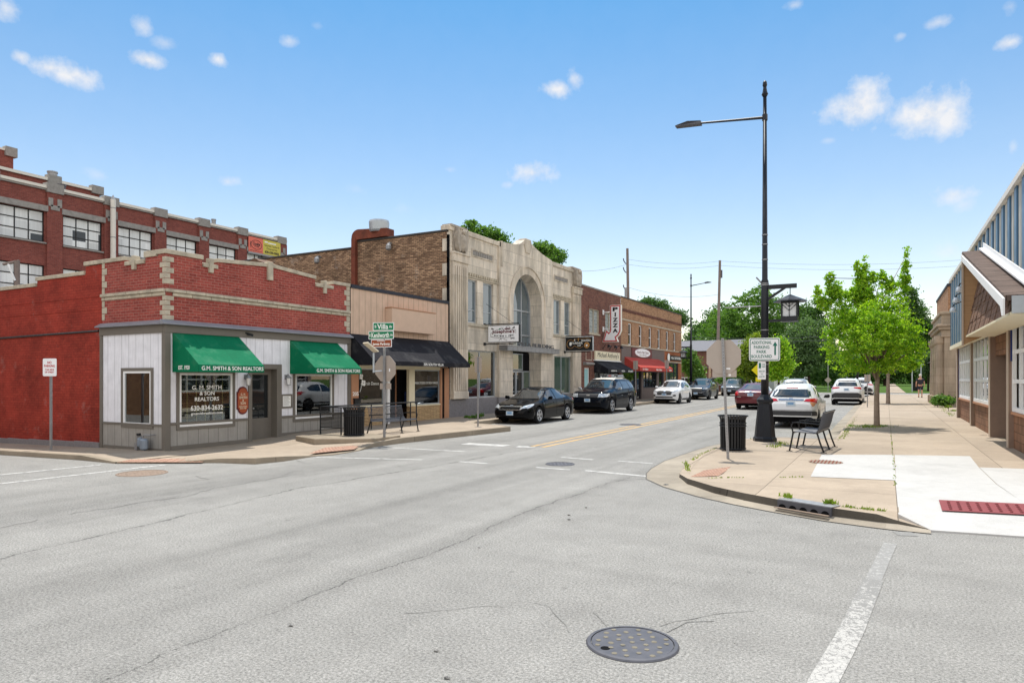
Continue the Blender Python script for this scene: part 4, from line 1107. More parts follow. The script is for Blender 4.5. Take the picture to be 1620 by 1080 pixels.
# front wall with openings; arch built as a polygonal cut
m = MB()
lw = [(24.33,25.16,4.16,6.0),(25.64,26.53,4.16,6.0),(24.31,26.82,.96,3.0)]
rw = [(32.87,33.76,4.16,6.0),(34.24,35.07,4.16,6.0),(32.96,35.25,.96,3.0)]
face_x(m, XF, 1, YL, 27.05, .93, 7.95, lw, .17); face_x(m, XF, 1, 32.45, YR, .93, 7.95, rw, .17)
m.build('front_wall', MT['lime'], th, nofix=True)
XB = XF + .09
def arch_pts(r, zc, n=18): return [(YC - r*math.cos(PI*i/n), zc + r*math.sin(PI*i/n)) for i in range(n+1)]
RA, ZS = 1.5, 5.36
m = MB()
top = [(27.05,8.02),(28.3,8.12),(28.9,8.22),(29.3,8.45),(29.45,8.56),(29.95,8.56),(30.1,8.45),(30.6,8.3),(31.4,8.12),(32.45,7.98)]
a = arch_pts(RA, ZS)
# spandrel strips between arch edge and the parapet outline
def topz(y):
    for (y0, z0), (y1, z1) in zip(top, top[1:]):
        if y0 <= y <= y1: return lerp(z0, z1, (y-y0)/(y1-y0))
    return 8.0
ys = sorted({p[0] for p in top} | {p[0] for p in a})
def archz(y):
    d = y - YC; return ZS + math.sqrt(max(0, RA*RA - d*d)) if abs(d) < RA else None
for y0, y1 in zip(ys, ys[1:]):
    if y1-y0 < 1e-5: continue
    ym = (y0+y1)/2
    if abs(ym-YC) < RA:
        z0, z1 = (archz(y0) or ZS), (archz(y1) or ZS); m.quad((XB,y0,z0), (XB,y1,z1), (XB,y1,topz(y1)), (XB,y0,topz(y0)))
    else:
        m.quad((XB,y0,.93), (XB,y1,.93), (XB,y1,topz(y1)), (XB,y0,topz(y0)))
    m.quad((XB,y0,topz(y0)), (XB,y1,topz(y1)), (XF-.4,y1,topz(y1)), (XF-.4,y0,topz(y0)))
RD = XF - .62
ap = [(YC-RA,.2)] + a + [(YC+RA,.2)]
for p, q in zip(ap, ap[1:]): m.quad((XB,p[0],p[1]), (XB,q[0],q[1]), (RD,q[0],q[1]), (RD,p[0],p[1]))
m.quad((XF,27.05,.93),(XB,27.05,.93),(XB,27.05,8.02),(XF,27.05,8.02)); m.quad((XF,32.45,.93),(XB,32.45,.93),(XB,32.45,7.98),(XF,32.45,7.98))
m.quad((XB,28.2,.2),(XB,28.2,.93),(RD,28.2,.93),(RD,28.2,.2))
m.build('arch_bay', MT['lime'], th, nofix=True)
# archivolt ring
m = MB(); o = arch_pts(RA+.34, ZS); n_ = len(a)
for i in range(n_-1): m.prism([(XB,a[i][0],a[i][1]), (XB,a[i+1][0],a[i+1][1]), (XB,o[i+1][0],o[i+1][1]), (XB,o[i][0],o[i][1])], (.035,0,0))
o2 = arch_pts(RA+.41, ZS)
for i in range(n_-1): m.prism([(XB,o[i][0],o[i][1]), (XB,o[i+1][0],o[i+1][1]), (XB,o2[i+1][0],o2[i+1][1]), (XB,o2[i][0],o2[i][1])], (.075,0,0))
m.box(XB,XB+.035,YC-RA-.34,YC-RA,3.4,ZS); m.box(XB,XB+.035,YC+RA,YC+RA+.34,3.4,ZS); m.box(XB,XB+.07,YC-RA-.41,YC-RA-.345,3.4,ZS); m.box(XB,XB+.07,YC+RA+.345,YC+RA+.41,3.4,ZS)
m.build('archivolt', MT['lime2'], th, nofix=False)
# parapets, pilasters, ornaments
MT['eagle'] = M('weathered_eagle_stone', S(168,158,146), .9, 0, .35, 5, .2)
m = MB()
m.box(XF-.4,XF+.06,YL,27.04,7.8,8.0); m.box(XF-.4,XF+.06,32.46,YR,7.75,7.95)
m.box(XF-.35,XF+.14,27.05,27.2,6.9,8.05); m.box(XF-.1,XF+.1,26.9,27.05,.93,7.79)
m.box(XF-.1,XF+.1,32.45,32.6,.93,7.74)
m.prism([(XB+.05,29.3,8.3),(XB+.05,29.42,8.6),(XB+.05,29.98,8.6),(XB+.05,30.1,8.3),(XB+.05,29.9,7.9),(XB+.05,29.5,7.9)], (-.4,0,0))
m.box(XF,XF+.03,27.25,32.25,7.3,7.34)
m.build('parapet', MT['lime2'], th, bevel=.015)
for ya, yb, lab in ((23.1,24.2,1),(35.2,36.3,2)):
    m = MB(); m.box(XF,XF+.14,ya,yb,.95,6.55)
    m.box(XF,XF+.2,ya-.03,yb+.03,6.55,6.92); m.box(XF,XF+.24,ya-.05,yb+.05,6.86,6.94)
    n = 6; fwid = (yb-ya-.16)/n
    for i in range(n): m.box(XF+.14,XF+.185,ya+.08+i*fwid+.03,ya+.08+(i+1)*fwid-.03,1.3,6.4)
    m.box(XF,XF+.17,ya-.02,yb+.02,.95,1.25)
    m.build('pilaster', MT['lime2'], th, bevel=.01)
    yc = (ya+yb)/2
    m = MB()   # eagle: body, head, folded wings
    m.sph((XF+.22,yc,7.35), .16, .19, .38); m.sph((XF+.3,yc,7.78), .09, .1, .11); m.cyl((XF+.3,yc,7.78),(XF+.38,yc,7.72),.03,.005,6)
    for s_ in (-1, 1):
        pts = [(yc+s_*.12,7.7),(yc+s_*.34,7.95),(yc+s_*.42,7.6),(yc+s_*.36,7.15),(yc+s_*.2,6.96),(yc+s_*.1,7.1)]
        m.prism([(XF+.06,y,z) for y, z in pts], (.2,0,0))
    m.box(XF,XF+.05,ya+.1,yb-.1,6.95,8.02); m.box(XF-.35,XF+.1,ya-.1,yb+.05,7.96,8.05)
    m.build('stone_eagle', MT['eagle'], th, smooth=False)
for ya, yb in ((24.69,26.53),(32.9,34.72)):
    f = frame_x(XF, 1, ya, yb, 7.0, 7.32, .05, .035).build('carved_panel', MT['lime2'], th)
    m = MB(); y = ya+.1
    while y < yb-.12: m.box(XF,XF+.03,y,y+.1,7.07,7.25); y += .15
    m.build('relief', MT['capstone'], f)
for ya, yb in ((24.25,26.88),(32.6,35.2)):
    m = MB(); y = ya
    while y < yb-.1: m.box(XF,XF+.07,y,y+.09,6.14,6.26); y += .19
    m.box(XF,XF+.05,ya-.02,yb+.02,6.06,6.12); m.box(XF-.02,XF+.08,ya,yb,4.02,4.14)
    m.build('dentil_moulding', MT['cast'], th)
m = MB(); m.box(XF-.2,XF+.03,YL,24.31,.2,.93); m.box(XF-.2,XF+.03,24.31,26.82,.2,.95); m.box(XF-.2,XF+.12,26.83,YC-RA,.2,.93); m.box(XF-.2,XF+.12,YC+RA,32.7,.2,.93); m.box(XF-.2,XF+.03,32.7,YR,.2,.95)
m.build('granite_base', MT['granite'], th, bevel=.01)
for q in lw[:2]+rw[:2]:
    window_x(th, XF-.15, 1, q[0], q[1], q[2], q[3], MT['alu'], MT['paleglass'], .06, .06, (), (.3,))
for q in (lw[2], rw[2]):
    window_x(th, XF-.15, 1, q[0], q[1], q[2], q[3], MT['alu'], MT['pane'] if q is lw[2] else MT['greenglass'], .05, .06, (.48,), (), .05, MT['vblind'] if q is lw[2] else None, .2)
MB().box(XF-.6,XF-.55,24,27,.9,3.1).build('interior', MT['dark'], th)
# arched window
awt = MB(); n = 18; Xw = RD+.02; ri = RA-.0
ww = MB(); 
pts = [(YC-RA,3.28)] + a + [(YC+RA,3.28)]
MBp = MB().prism([(Xw,y,z) for y, z in pts], (.012,0,0))
fr = MB()
ia = arch_pts(RA-.09, ZS)
for i in range(len(a)-1): fr.prism([(Xw+.01,a[i][0],a[i][1]), (Xw+.01,a[i+1][0],a[i+1][1]), (Xw+.01,ia[i+1][0],ia[i+1][1]), (Xw+.01,ia[i][0],ia[i][1])], (.07,0,0))
fr.box(Xw+.01,Xw+.08,YC-RA,YC-RA+.09,3.28,ZS); fr.box(Xw+.01,Xw+.08,YC+RA-.09,YC+RA,3.28,ZS)
for y in (YC-.5, YC+.5): fr.box(Xw+.01,Xw+.08,y-.04,y+.04,3.3,ZS+math.sqrt((RA-.05)**2-.25))
for z in (ZS-.2, 3.95): fr.box(Xw+.012,Xw+.075,YC-RA+.09,YC+RA-.09,z-.035,z+.035)
fr.box(Xw+.01,Xw+.09,YC-RA,YC+RA,3.28,3.36)
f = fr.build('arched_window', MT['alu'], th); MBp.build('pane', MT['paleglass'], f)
# entrance canopy and doors
m = MB(); m.box(XB,-14.98,26.9,32.5,3.06,3.27); m.box(XB,-14.96,26.88,32.52,3.27,3.3)
for i in range(12): m.box(-14.98,-14.972,26.95+i*.46,26.97+i*.46,3.07,3.26)
cn = m.build('entrance_canopy', MT['galv'], th)
m = MB(); MT['weathered'] = M('weathered_letter_metal', S(96,96,98), .6, .3, .15, 10)
m.text('VILLA BUILDING', (-15.08,30.0,3.39), (1,0,0), 3.9, .2, .03, bold=.01); m.build('lettering', MT['weathered'], cn)
m = MB(); m.box(RD,RD+.03,YC-RA,YC+RA,.2,3.05); m.build('entrance_back', MT['dark'], th)
for y0_, y1_ in ((28.25,28.95),(28.97,29.67),(29.7,30.4)):
    d = frame_x(RD+.03, 1, y0_, y1_, .2, 2.16, .07, .05, (), (.48,)).build('door', MT['alu'], th)
    MB().box(RD+.035,RD+.045,y0_+.05,y1_-.05,.25,2.1).build('pane', MT['glass'], d); MB().box(RD+.08,RD+.11,y1_-.14,y1_-.11,.9,1.3).build('handle', MT['alu'], d)
f = window_x(th, RD+.03, 1, 28.25, 30.4, 2.2, 3.02, MT['alu'], MT['greenglass'], .05, .05)
window_x(th, RD+.03, 1, 30.45, YC+RA-.02, .25, 2.16, MT['alu'], MT['greenglass'], .05, .05)
m = MB(); m.box(RD+.085,RD+.09,28.42,28.62,1.45,1.72); m.box(RD+.085,RD+.09,29.05,29.25,1.3,1.5); m.box(RD+.085,RD+.09,29.3,29.55,.75,1.0); m.build('paper_notice', MT['letter'], th)
# side wall of common brick, higher toward the street
m = MB(); m.box(-20.5,XF-.06,22.98,23.25,.0,7.74); m.box(-46,-20.52,23.05,23.3,.0,7.5); m.box(-46,XF-.4,36.1,36.36,0,7.4); m.box(-46,-45.7,23.3,36.1,0,7.4)
m.build('side_wall', MT['commonbrick'], th)
m = MB(); m.box(-20.56,XF-.06,22.94,23.3,7.742,7.82); m.box(-46,-20.57,23.0,23.35,7.502,7.58); m.build('tile_coping', MT['roofdark'], th, bevel=.01)
MB().box(-45.6,XF-.4,23.3,36.1,7.1,7.15).build('roof', MT['roofdark'], th)
m = MB()
for i in range(14): m.box(XF-.065,XF+.0-.002,22.93,22.99+ .0,.95+i*.5,1.2+i*.5) if i % 2 else m.box(XF-.3,XF-.002,22.94,22.985,.95+i*.5,1.2+i*.5+.25)
m.build('quoin', MT['lime2'], th)
# roof and wall equipment on the theatre
t = thing('roof_duct', 'rusty red duct climbing the brick side wall and bending onto the theatre roof', 'duct', (-20.4,22.9,5))
m = MB(); m.box(-20.52,-20.3,22.8,22.97,4.6,7.9); m.build('riser', MT['rust'], t)
m = MB(); pr = [(-20.56,7.75)] + [(-20.18-.38*math.cos(a_),7.95+.33*math.sin(a_)) for a_ in [PI/2*i/6 for i in range(7)]] + [(-18.6,8.18),(-18.6,7.84),(-20.2,7.84)]
m.prism([(x,22.86,z) for x, z in pr], (0,.5,0)); m.build('bend', MT['rust'], t)
t = thing('exhaust_fan', 'white drum shaped exhaust fan standing on the rusty roof duct', 'exhaust fan', (-19.25,23.2,8.1))
m = MB().lathe((-19.25,23.15,8.02), [(.3,0),(.36,.06),(.36,.2)], 20); m.build('curb', MT['rust'], t)
m = MB().lathe((-19.25,23.15,8.1), [(.38,0),(.42,.08),(.44,.42),(.42,.5),(.2,.46),(.001,.46)], 24); m.build('drum', MT['alu'], t, smooth=False)
t = thing('kitchen_hood_vent', 'dark brown curved roof vent in front of the brick side wall', 'roof vent', (-25.6,22.4,6.6))
m = MB(); pr = [(-26.0,6.9),(-26.0,7.15)] + [(-25.7-.3*math.cos(a_),7.15+.2*math.sin(a_)) for a_ in [PI*i/8 for i in range(1,8)]] + [(-25.0,7.1),(-25.0,6.9)]
m.prism([(x,22.0,z) for x, z in pr], (0,1.04,0)); m.build('hood', M('brown_hood', S(110,84,66), .6, .3, .15, 5), t); MB().box(-25.6,-25.1,22.2,22.99,6.3,6.9).build('base', MT['dark'], t)
for x, z, lab in ((-22.55,7.28,'small grey floodlight on the lower part of the brick side wall'),(-18.45,7.5,'small grey floodlight on the higher part of the brick side wall by the street')):
    t = thing('floodlight', lab, 'floodlight', (x,22.9,z), 'floodlights on the theatre side wall')
    MB().lathe((x,22.8,z-.3), [(.06,0),(.12,.05),(.12,.2),(.05,.3)], 10).build('lamp', MT['galv'], t); MB().box(x-.04,x+.04,22.85,23.05,z-.02,z+.06).build('bracket', MT['galv'], t)

# hanging signs
def hang_sign(name, lab, X0, X1, Y, z0, z1, matf, rim, th_=.14):
    t = thing(name, lab, 'sign', (XF,Y,(z0+z1)/2))
    MB().box(X0,X1,Y,Y+th_,z0,z1).build('case', rim, t, bevel=.01)
    MB().box(X0+.03,X1-.03,Y-.008,Y-.001,z0+.03,z1-.03).build('face', matf, t)
    b = MB(); b.tube([(XF+.05,Y+th_/2,z1+.05),(X1-.05,Y+th_/2,z1+.05)], .025, 6); b.tube([(XF+.05,Y+th_/2,z0-.05),(X1-.2,Y+th_/2,z0-.05)], .025, 6)
    b.tube([(XF+.1,Y+th_/2-.0,z1+.95),(X1-.3,Y+th_/2,z1+.05)], .008, 4); b.box(XF,XF+.06,Y,Y+th_,z0-.1,z0+.02); b.box(XF,XF+.06,Y,Y+th_,z1-.02,z1+.1)
    b.build('bracket', MT['black'], t); return t
t = hang_sign('hanging_sign', 'white projecting sign for the martini and wine bar on the theatre front', -15.28, -13.72, 25.67, 3.34, 4.1, MT['signwhite'], MT['black'])
Yf = 25.66; cx = -14.5
m = MB(); m.text("Josephine's", (cx,Yf,3.8), (0,-1,0), 1.12, .2, .004, bold=.03); 
m.build('lettering', MT['inkmaroon'], t)
m = MB()
for i, s_ in enumerate('MARTINI & WINE'):
    if s_ != ' ': x_ = cx-.42+.07*i; m.text(s_, (x_,Yf,3.615+.035*((i-6.5)/6.5)**2), (0,-1,0), .05, .075, .004, bold=.01)
m.text('BAR', (cx+.47,Yf,3.52), (0,-1,0), .2, .075, .004, bold=.02)
for a_, b_ in (((-.62,3.75),(-.62,3.6)),((-.62,3.6),(-.4,3.56)),((-.4,3.56),(0,3.53)),((0,3.53),(.36,3.56)),((-.62,3.75),(-.3,3.9)),((.62,3.72),(.62,3.87)),((.62,3.87),(.2,3.9)),((-.3,3.9),(.2,3.91)),((-.1,3.52),(-.22,3.42)),((-.1,3.52),(-.1,3.44)),((.02,3.48),(.2,3.42)),((.13,4.02),(.2,3.93)),((.13,4.02),(.26,4.03)),((.26,4.03),(.36,3.96)),((-.17,3.9),(-.08,4.0)),((-.05,3.92),(0,4.0))):
    m.tube([(cx+a_[0],Yf,a_[1]),(cx+b_[0],Yf,b_[1])], .008, 4)
m.prism([(cx-.6,Yf-.003,3.92),(cx-.58,Yf-.003,3.99),(cx-.44,Yf-.003,3.92)], (0,.006,0)); m.prism([(cx+.42,Yf-.003,3.93),(cx+.56,Yf-.003,4.03),(cx+.57,Yf-.003,3.94)], (0,.006,0))
m.build('small_lettering', MT['inkblack'], t)
m = MB(); m.box(cx+.08,cx+.34,Yf-.004,Yf,3.91,3.955); m.build('hat_band', MT['inkmaroon'], t)
m = MB(); m.prism([(cx-.24,Yf-.004,3.9),(cx-.17,Yf-.004,3.965),(cx-.12,Yf-.004,3.9)], (0,.005,0)); m.build('olive', MT['signgreen'], t)
t = hang_sign('hanging_sign', 'black projecting sign with gold scrollwork and white letters between theatre and brown brick building', -15.42, -13.8, 34.2, 3.27, 4.05, MT['inkblack'], MT['alu'])
Yf = 34.19; cx = -14.6
m = MB(); m.text('TURNER', (cx-.12,Yf,3.70), (0,-1,0), .68, .11, .004, shear=0, bold=.01); m.text('&', (cx-.25,Yf,3.87), (0,-1,0), .08, .1, .004, bold=.02); m.text('RAVEN', (cx+.4,Yf,3.83), (0,-1,0), .5, .11, .004, bold=.01); m.text('TAP', (cx,Yf,3.56), (0,-1,0), .22, .07, .004, bold=.02)
m.sph((cx-.5,Yf,3.66), .07, .006, .1); m.sph((cx+.45,Yf-.004,3.57), .05, .006, .05); m.build('lettering', MT['letter'], t)
m = MB()
def arc(cx_, cz, rx, rz, a0, a1, r=.012, n=14): m.tube([(cx_+rx*math.cos(lerp(a0,a1,i/n)),Yf,cz+rz*math.sin(lerp(a0,a1,i/n))) for i in range(n+1)], r, 4)
arc(cx-.5,3.65,.22,.23,.6,5.7); m.tube([(cx-.32,Yf,3.78),(cx-.3,Yf,3.9),(cx+.1,Yf,3.93),(cx+.55,Yf,3.95),(cx+.68,Yf,3.88),(cx+.66,Yf,3.75)], .009, 4)
m.tube([(cx-.3,Yf,3.55),(cx-.1,Yf,3.48),(cx+.02,Yf,3.42),(cx+.15,Yf,3.48),(cx+.25,Yf,3.52)], .012, 4); m.box(cx-.06,cx-.02,Yf-.003,Yf,3.8,3.98)
m.cyl((cx+.45,Yf+.006,3.58),(cx+.45,Yf-.002,3.58),.16,n=16)
m.build('scrollwork', MT['gold'], t)
m = MB()
for k_ in range(5):
    a_ = PI/2+k_*2*PI/5; m.cyl((cx+.45+.09*math.cos(a_),Yf-.002,3.57+.09*math.sin(a_)),(cx+.45+.09*math.cos(a_),Yf-.004,3.57+.09*math.sin(a_)),.03,n=8)
m.build('star_point', MT['inkblack'], t)

# ================================================================== brown brick building
bb = thing('brown_brick_building', 'two storey dark brown brick building with glass block windows and the pizza arrow', 'shop building', (-15.5,40,0))
Ya, Yb = 36.4, 43.32
ho = [(37.85,39.4,4.5,5.97),(40.5,42.0,4.45,5.96),(37.1,37.98,.2,2.42),(38.66,43.0,.2,2.9)]
m = MB(); face_x(m, XF, 1, Ya, Yb, 0, 7.18, ho, .2); m.box(-40,XF-.02,43.1,43.3,0,7.1); m.build('front_wall', MT['brownbrick'], bb, nofix=True)
MB().box(XF-.25,XF+.03,Ya,Yb,7.18,7.27).build('coping', MT['capstone'], bb); MB().box(-40,XF-.3,Ya,43.1,6.8,6.85).build('roof', MT['roofdark'], bb)
MT['block'] = M_brick('glass_block', S(178,186,184,.8), S(150,160,158,.8), S(190,190,186), .2, .2, .012, .15, bumps=.8)
for q in ho[:2]:
    f = frame_x(XF-.1, 1, *q, .05, .08, (.5,)).build('window', MT['cast'], bb); MB().box(XF-.12,XF-.1,*q).build('glass_block', MT['block'], f)
    MB().box(XF-.02,XF+.04,q[0]-.12,q[1]+.12,q[3]+.005,q[3]+.14).build('lintel', MT['brownbrick'], bb)
    MB().box(XF-.02,XF+.05,q[0]-.12,q[1]+.12,q[2]-.1,q[2]-.004).build('sill', MT['cast'], bb)
d = frame_x(XF-.15, 1, 37.1, 37.98, .22, 2.42, .08, .06).build('door', MT['white'], bb); MB().box(XF-.14,XF-.12,37.15,37.9,.3,2.35).build('panel', M('pale_blue_door', S(150,196,200), .5, 0, .05, 3), d); MB().box(XF-.12,XF-.08,37.24,37.28,1.1,1.2).build('handle', MT['galv'], d)
MB().prism([(XF,36.9,2.55),(XF+.22,36.9,2.62),(XF+.22,36.9,2.7),(XF,36.9,2.75)], (0,1.3,0)).build('door_hood', MT['capstone'], bb)
window_x(bb, XF-.15, 1, 37.3, 38.25, 2.85, 3.7, MT['cast'], MT['block'], .05, .165)
f = window_x(bb, XF-.18, 1, 38.66, 40.9, .8, 2.9, MT['darktrim'], MT['glass'], .08, .06, (.5,)); f2 = window_x(bb, XF-.18, 1, 42.0, 43.0, .8, 2.9, MT['darktrim'], MT['glass'], .08, .06)
d = frame_x(XF-.18, 1, 40.98, 41.92, .2, 2.5, .1, .06).build('door', MT['darktrim'], bb); MB().box(XF-.17,XF-.155,41.05,41.85,.3,2.4).build('pane', MT['glass'], d)
m = MB(); m.box(XF-.18,XF-.02,38.66,40.95,.2,.8); m.box(XF-.18,XF-.02,41.95,43.0,.2,.8); m.build('kneewall', MT['brownbrick'], bb)
t = thing('fascia_sign', "cream signboard with black script lettering above the short black awning", 'sign', (XF,40.8,3.2))
MB().box(XF,XF+.1,38.6,42.95,2.93,3.46).build('board', MT['cream'], t, bevel=.01); MB().box(XF,XF+.13,38.5,43.1,2.86,2.925).build('moulding', MT['white'], t)
m = MB(); m.text("Michael Anthony's", (XF+.1,40.8,3.2), (1,0,0), 3.7, .38, .005, shear=.12); m.build('lettering', MT['inkblack'], t)
for y in (40.0,41.2,42.3):
    t = thing('sign_lamp', 'small black gooseneck lamp above the cream signboard', 'sign lamp', (XF,y,3.6), 'gooseneck lamps over the cream sign')
    MB().tube([(XF,y,3.6),(XF+.2,y,3.9),(XF+.4,y,3.85)], .02, 6).build('arm', MT['black'], t); MB().cyl((XF+.4,y,3.88),(XF+.44,y,3.72),.05,.13,10).build('shade', MT['black'], t)
awning('short black canvas awning below the cream signboard', 38.6, 43.25, XF, 2.86, -14.6, 2.36, 2.15, MT['blackcanvas'], [('630-530-1110', (-14.59,39.6,2.25), (1,0,0), .95, .1), ('PIZZA', (-14.59,41.3,2.25), (1,0,0), .6, .1), ('RESTAURANT', (-14.59,42.7,2.25), (1,0,0), .95, .1)])
# pizza arrow sign
t = thing('pizza_sign', 'tall white arrow shaped sign with red rim reading PIZZA', 'sign', (XF,40,5.2))
ar = [(-14.95,6.25),(-14.36,6.25),(-14.36,4.72),(-14.46,4.5),(-14.66,4.32),(-14.58,4.1),(-15.42,4.1),(-15.22,4.7),(-15.08,4.56),(-14.98,4.66),(-14.95,4.8)]
def inset(pts, d):
    cx_ = sum(p[0] for p in pts)/len(pts); area = sum(a[0]*b[1]-b[0]*a[1] for a, b in zip(pts, pts[1:]+pts[:1])); sg = 1 if area > 0 else -1; out = []; n = len(pts)
    for i in range(n):
        a_ = Vector(pts[i-1]); b_ = Vector(pts[i]); c_ = Vector(pts[(i+1) % n]); e1 = (b_-a_).normalized(); e2 = (c_-b_).normalized(); n1 = Vector((-e1.y,e1.x))*sg; n2 = Vector((-e2.y,e2.x))*sg; v = n1+n2; v = v*(d/max(v.dot(n1), .45)); out.append((b_.x+v.x, b_.y+v.y))
    return out
MB().prism([(x,40,z) for x, z in inset(ar, -.06)], (0,.22,0)).build('case', MT['whitecap'], t)
MB().prism([(x,39.985,z) for x, z in inset(ar, -.03)], (0,.012,0)).build('red_rim', MT['inkred'], t)
MB().prism([(x,39.975,z) for x, z in inset(ar, .035)], (0,.008,0)).build('face', MT['signwhite'], t)
m = MB()
for i, ch in enumerate('PIZZA'): m.text(ch, (-14.65,39.974,6.05-.33*i), (0,-1,0), .34 if ch != 'I' else .09, .25, .004, bold=.05)
m.build('lettering', MT['inkblack'], t)
m = MB()
for z in (5.9,4.85): m.tube([(XF,40.1,z),(-14.95,40.1,z)], .035, 6); m.box(XF,XF+.04,40.0,40.2,z-.15,z+.15)
m.build('bracket', MT['white'], t)

# ================================================================== pale brick building
pb = thing('tan_brick_building', 'long two storey tan brick building with six narrow upper windows', 'shop building', (-15.5,51,0))
Ya, Yb = 43.34, 58.7
wy = [(44.85,45.6),(47.15,47.9),(49.45,50.2),(51.7,52.45),(54.0,54.75),(56.2,56.95)]
ho = [(a_,b_,4.08,5.58) for a_, b_ in wy] + [(43.4,58.1,0,3.96)]
m = MB(); face_x(m, XF, 1, Ya, Yb, 0, 7.2, ho, .16); m.box(-40,XF-.02,58.4,58.7,0,7.1); m.build('front_wall', MT['tanbrick'], pb, nofix=True)
m = MB(); m.box(XF,XF+.05,Ya,Yb,5.7,5.79); m.box(XF,XF+.08,Ya,Yb,3.97,4.06); m.build('stone_course', MT['cast'], pb)
m = MB(); y = Ya
while y < Yb-.1: m.box(XF,XF+.05,y,y+.12,6.28,6.42); y += .24
m.box(XF,XF+.04,Ya,Yb,6.43,6.48); m.build('brick_dentils', MT['brownbrick'], pb)
MB().box(XF-.25,XF+.04,Ya,Yb,7.2,7.28).build('coping', MT['roofdark'], pb); MB().box(-40,XF-.3,Ya,58.4,6.8,6.85).build('roof', MT['roofdark'], pb)
for a_, b_ in wy: window_x(pb, XF-.14, 1, a_, b_, 4.08, 5.58, MT['white'], MT['glass'], .07, .06, (), (.5,))
m = MB(); face_x(m, XF+.02, 1, 43.4, 53.5, .2, 3.95, [(43.6,46.5,.25,2.3),(46.6,47.7,.2,2.3),(48.14,51.4,1.08,2.28),(52.0,53.3,.2,2.3)], .15); m.build('board_shopfront', MT['greywood'], pb, nofix=True)
f = window_x(pb, XF-.1, 1, 48.14, 51.4, 1.08, 2.28, MT['darktrim'], MT['glass'], .07, .08, (.25,.5,.75), (.5,), .05)
window_x(pb, XF-.1, 1, 43.6, 46.5, .4, 2.3, MT['darktrim'], MT['glass'], .07, .08)
for q in ((46.6,47.7),(52.0,53.3)):
    d = frame_x(XF-.12, 1, q[0], q[1], .2, 2.3, .09, .06).build('door', MT['darktrim'], pb); MB().box(XF-.11,XF-.09,q[0]+.06,q[1]-.06,.3,2.25).build('pane', MT['glass'], d)
m = MB(); face_x(m, XF+.02, 1, 53.5, 58.4, .2, 3.95, [(53.8,57.6,.35,3.05)], .15); m.build('brick_shopfront', MT['orangebrick'], pb, nofix=True)
MB().box(XF+.02,XF+.08,53.5,58.4,3.06,3.16).build('stone_lintel', MT['cast'], pb)
window_x(pb, XF-.1, 1, 53.8, 57.6, .35, 3.05, MT['darktrim'], MT['greenglass'], .08, .08, (.35,.7))
t = thing('fascia_sign', 'white oval sign on a maroon board above the red awning', 'sign', (XF,47.8,3.6))
MB().box(XF+.02,XF+.08,45.45,50.0,3.3,3.92).build('board', MT['maroon'], t); 
MB().prism([(XF+.08,47.75+1.75*math.cos(a_),3.61+.3*math.sin(a_)) for a_ in [2*PI*i/28 for i in range(28)]], (.03,0,0)).build('oval', MT['signwhite'], t)
m = MB(); m.text("Anna's Hair Salon", (XF+.11,47.75,3.66), (1,0,0), 2.6, .2, .004, shear=.15); m.text('FULL SERVICE', (XF+.11,47.75,3.45), (1,0,0), 1.6, .08, .004); m.build('lettering', MT['inkmaroon'], t)
awning('red canvas awning under the white oval sign', 44.05, 52.0, XF, 3.26, -14.4, 2.54, 2.28, MT['redcanvas'], [('211 VILLA', (-14.39,45.2,2.41), (1,0,0), 1.2, .13), ('Hair Salon', (-14.39,48.4,2.41), (1,0,0), 1.4, .14), ('Salon', (-14.39,51.3,2.41), (1,0,0), .8, .13)])
t = thing('fascia_sign', 'black shop sign with white letters and a white disc on the orange brick front', 'sign', (XF,56,3.5))
MB().box(XF+.02,XF+.1,54.6,58.2,3.26,3.66).build('board', MT['inkblack'], t); m = MB(); m.prism([(XF+.1,54.4+.34*math.cos(a_),3.48+.32*math.sin(a_)) for a_ in [2*PI*i/18 for i in range(18)]], (.02,0,0)); m.text('VILLA TAP HOUSE', (XF+.1,56.6,3.46), (1,0,0), 2.9, .2, .005, bold=.03); m.build('lettering', MT['letter'], t)

def mat_blindpane():
    t = NT('white_blinded_pane'); u, v = uv_wall(t); wn = t.n('ShaderNodeTexWhiteNoise', noise_dimensions='2D')
    t.l(t.comb(t.math('FLOOR', t.math('DIVIDE', u, .753)), t.math('FLOOR', t.math('DIVIDE', v, .585))), wn.inputs['Vector'])
    f = t.math('MULTIPLY', t.mapr(wn.outputs['Value'], 0, 1, .72, 1.0), t.mapr(t.noise(1.0, 3, .5, t.comb(t.math('MULTIPLY', u, 9), t.math('MULTIPLY', v, .5))), .3, .7, .9, 1.05))
    c = t.mix(1.0, S(240,244,250,1.0), t.comb(f, f, f), 'MULTIPLY'); c = t.mix(t.math('GREATER_THAN', wn.outputs['Value'], .955), c, (.05, .055, .06, 1)); t.bsdf(c, .15, 0, .5); return t.m
MT['blindpane'] = mat_blindpane()
# ================================================================== factory behind
fa = thing('brick_factory', 'large dark red brick factory behind the shops with rows of white blinded windows', 'factory', (-42,25,0))
XA = -42.0
bays = [19.02-3.26*3+3.26*i for i in range(9)]     # window left edges
wins = []
for i, y in enumerate(bays):
    for z0_, z1_ in ((9.52,11.27),(6.4,8.2),(3.2,5.0)): wins.append((y,y+2.26,z0_,z1_))
m = MB(); face_x(m, XA, 1, -2, 39.1, 0, 12.6, wins, .2); m.box(-62,XA-.02,38.8,39.1,0,12.5)
for y in bays: m.box(XA,XA+.12,y-.92,y-.1,0,12.4)
m.box(XA,XA+.12,38.2,39.1,0,12.4)
m.build('brick_wall', MT['factory'], fa, nofix=True)
m = MB()
for y in bays: m.box(XA,XA+.16,y-.12,y+2.38,11.28,11.6); m.box(XA,XA+.1,y-.05,y+2.31,9.43,9.515); m.box(XA,XA+.1,y-.05,y+2.31,6.3,6.395)
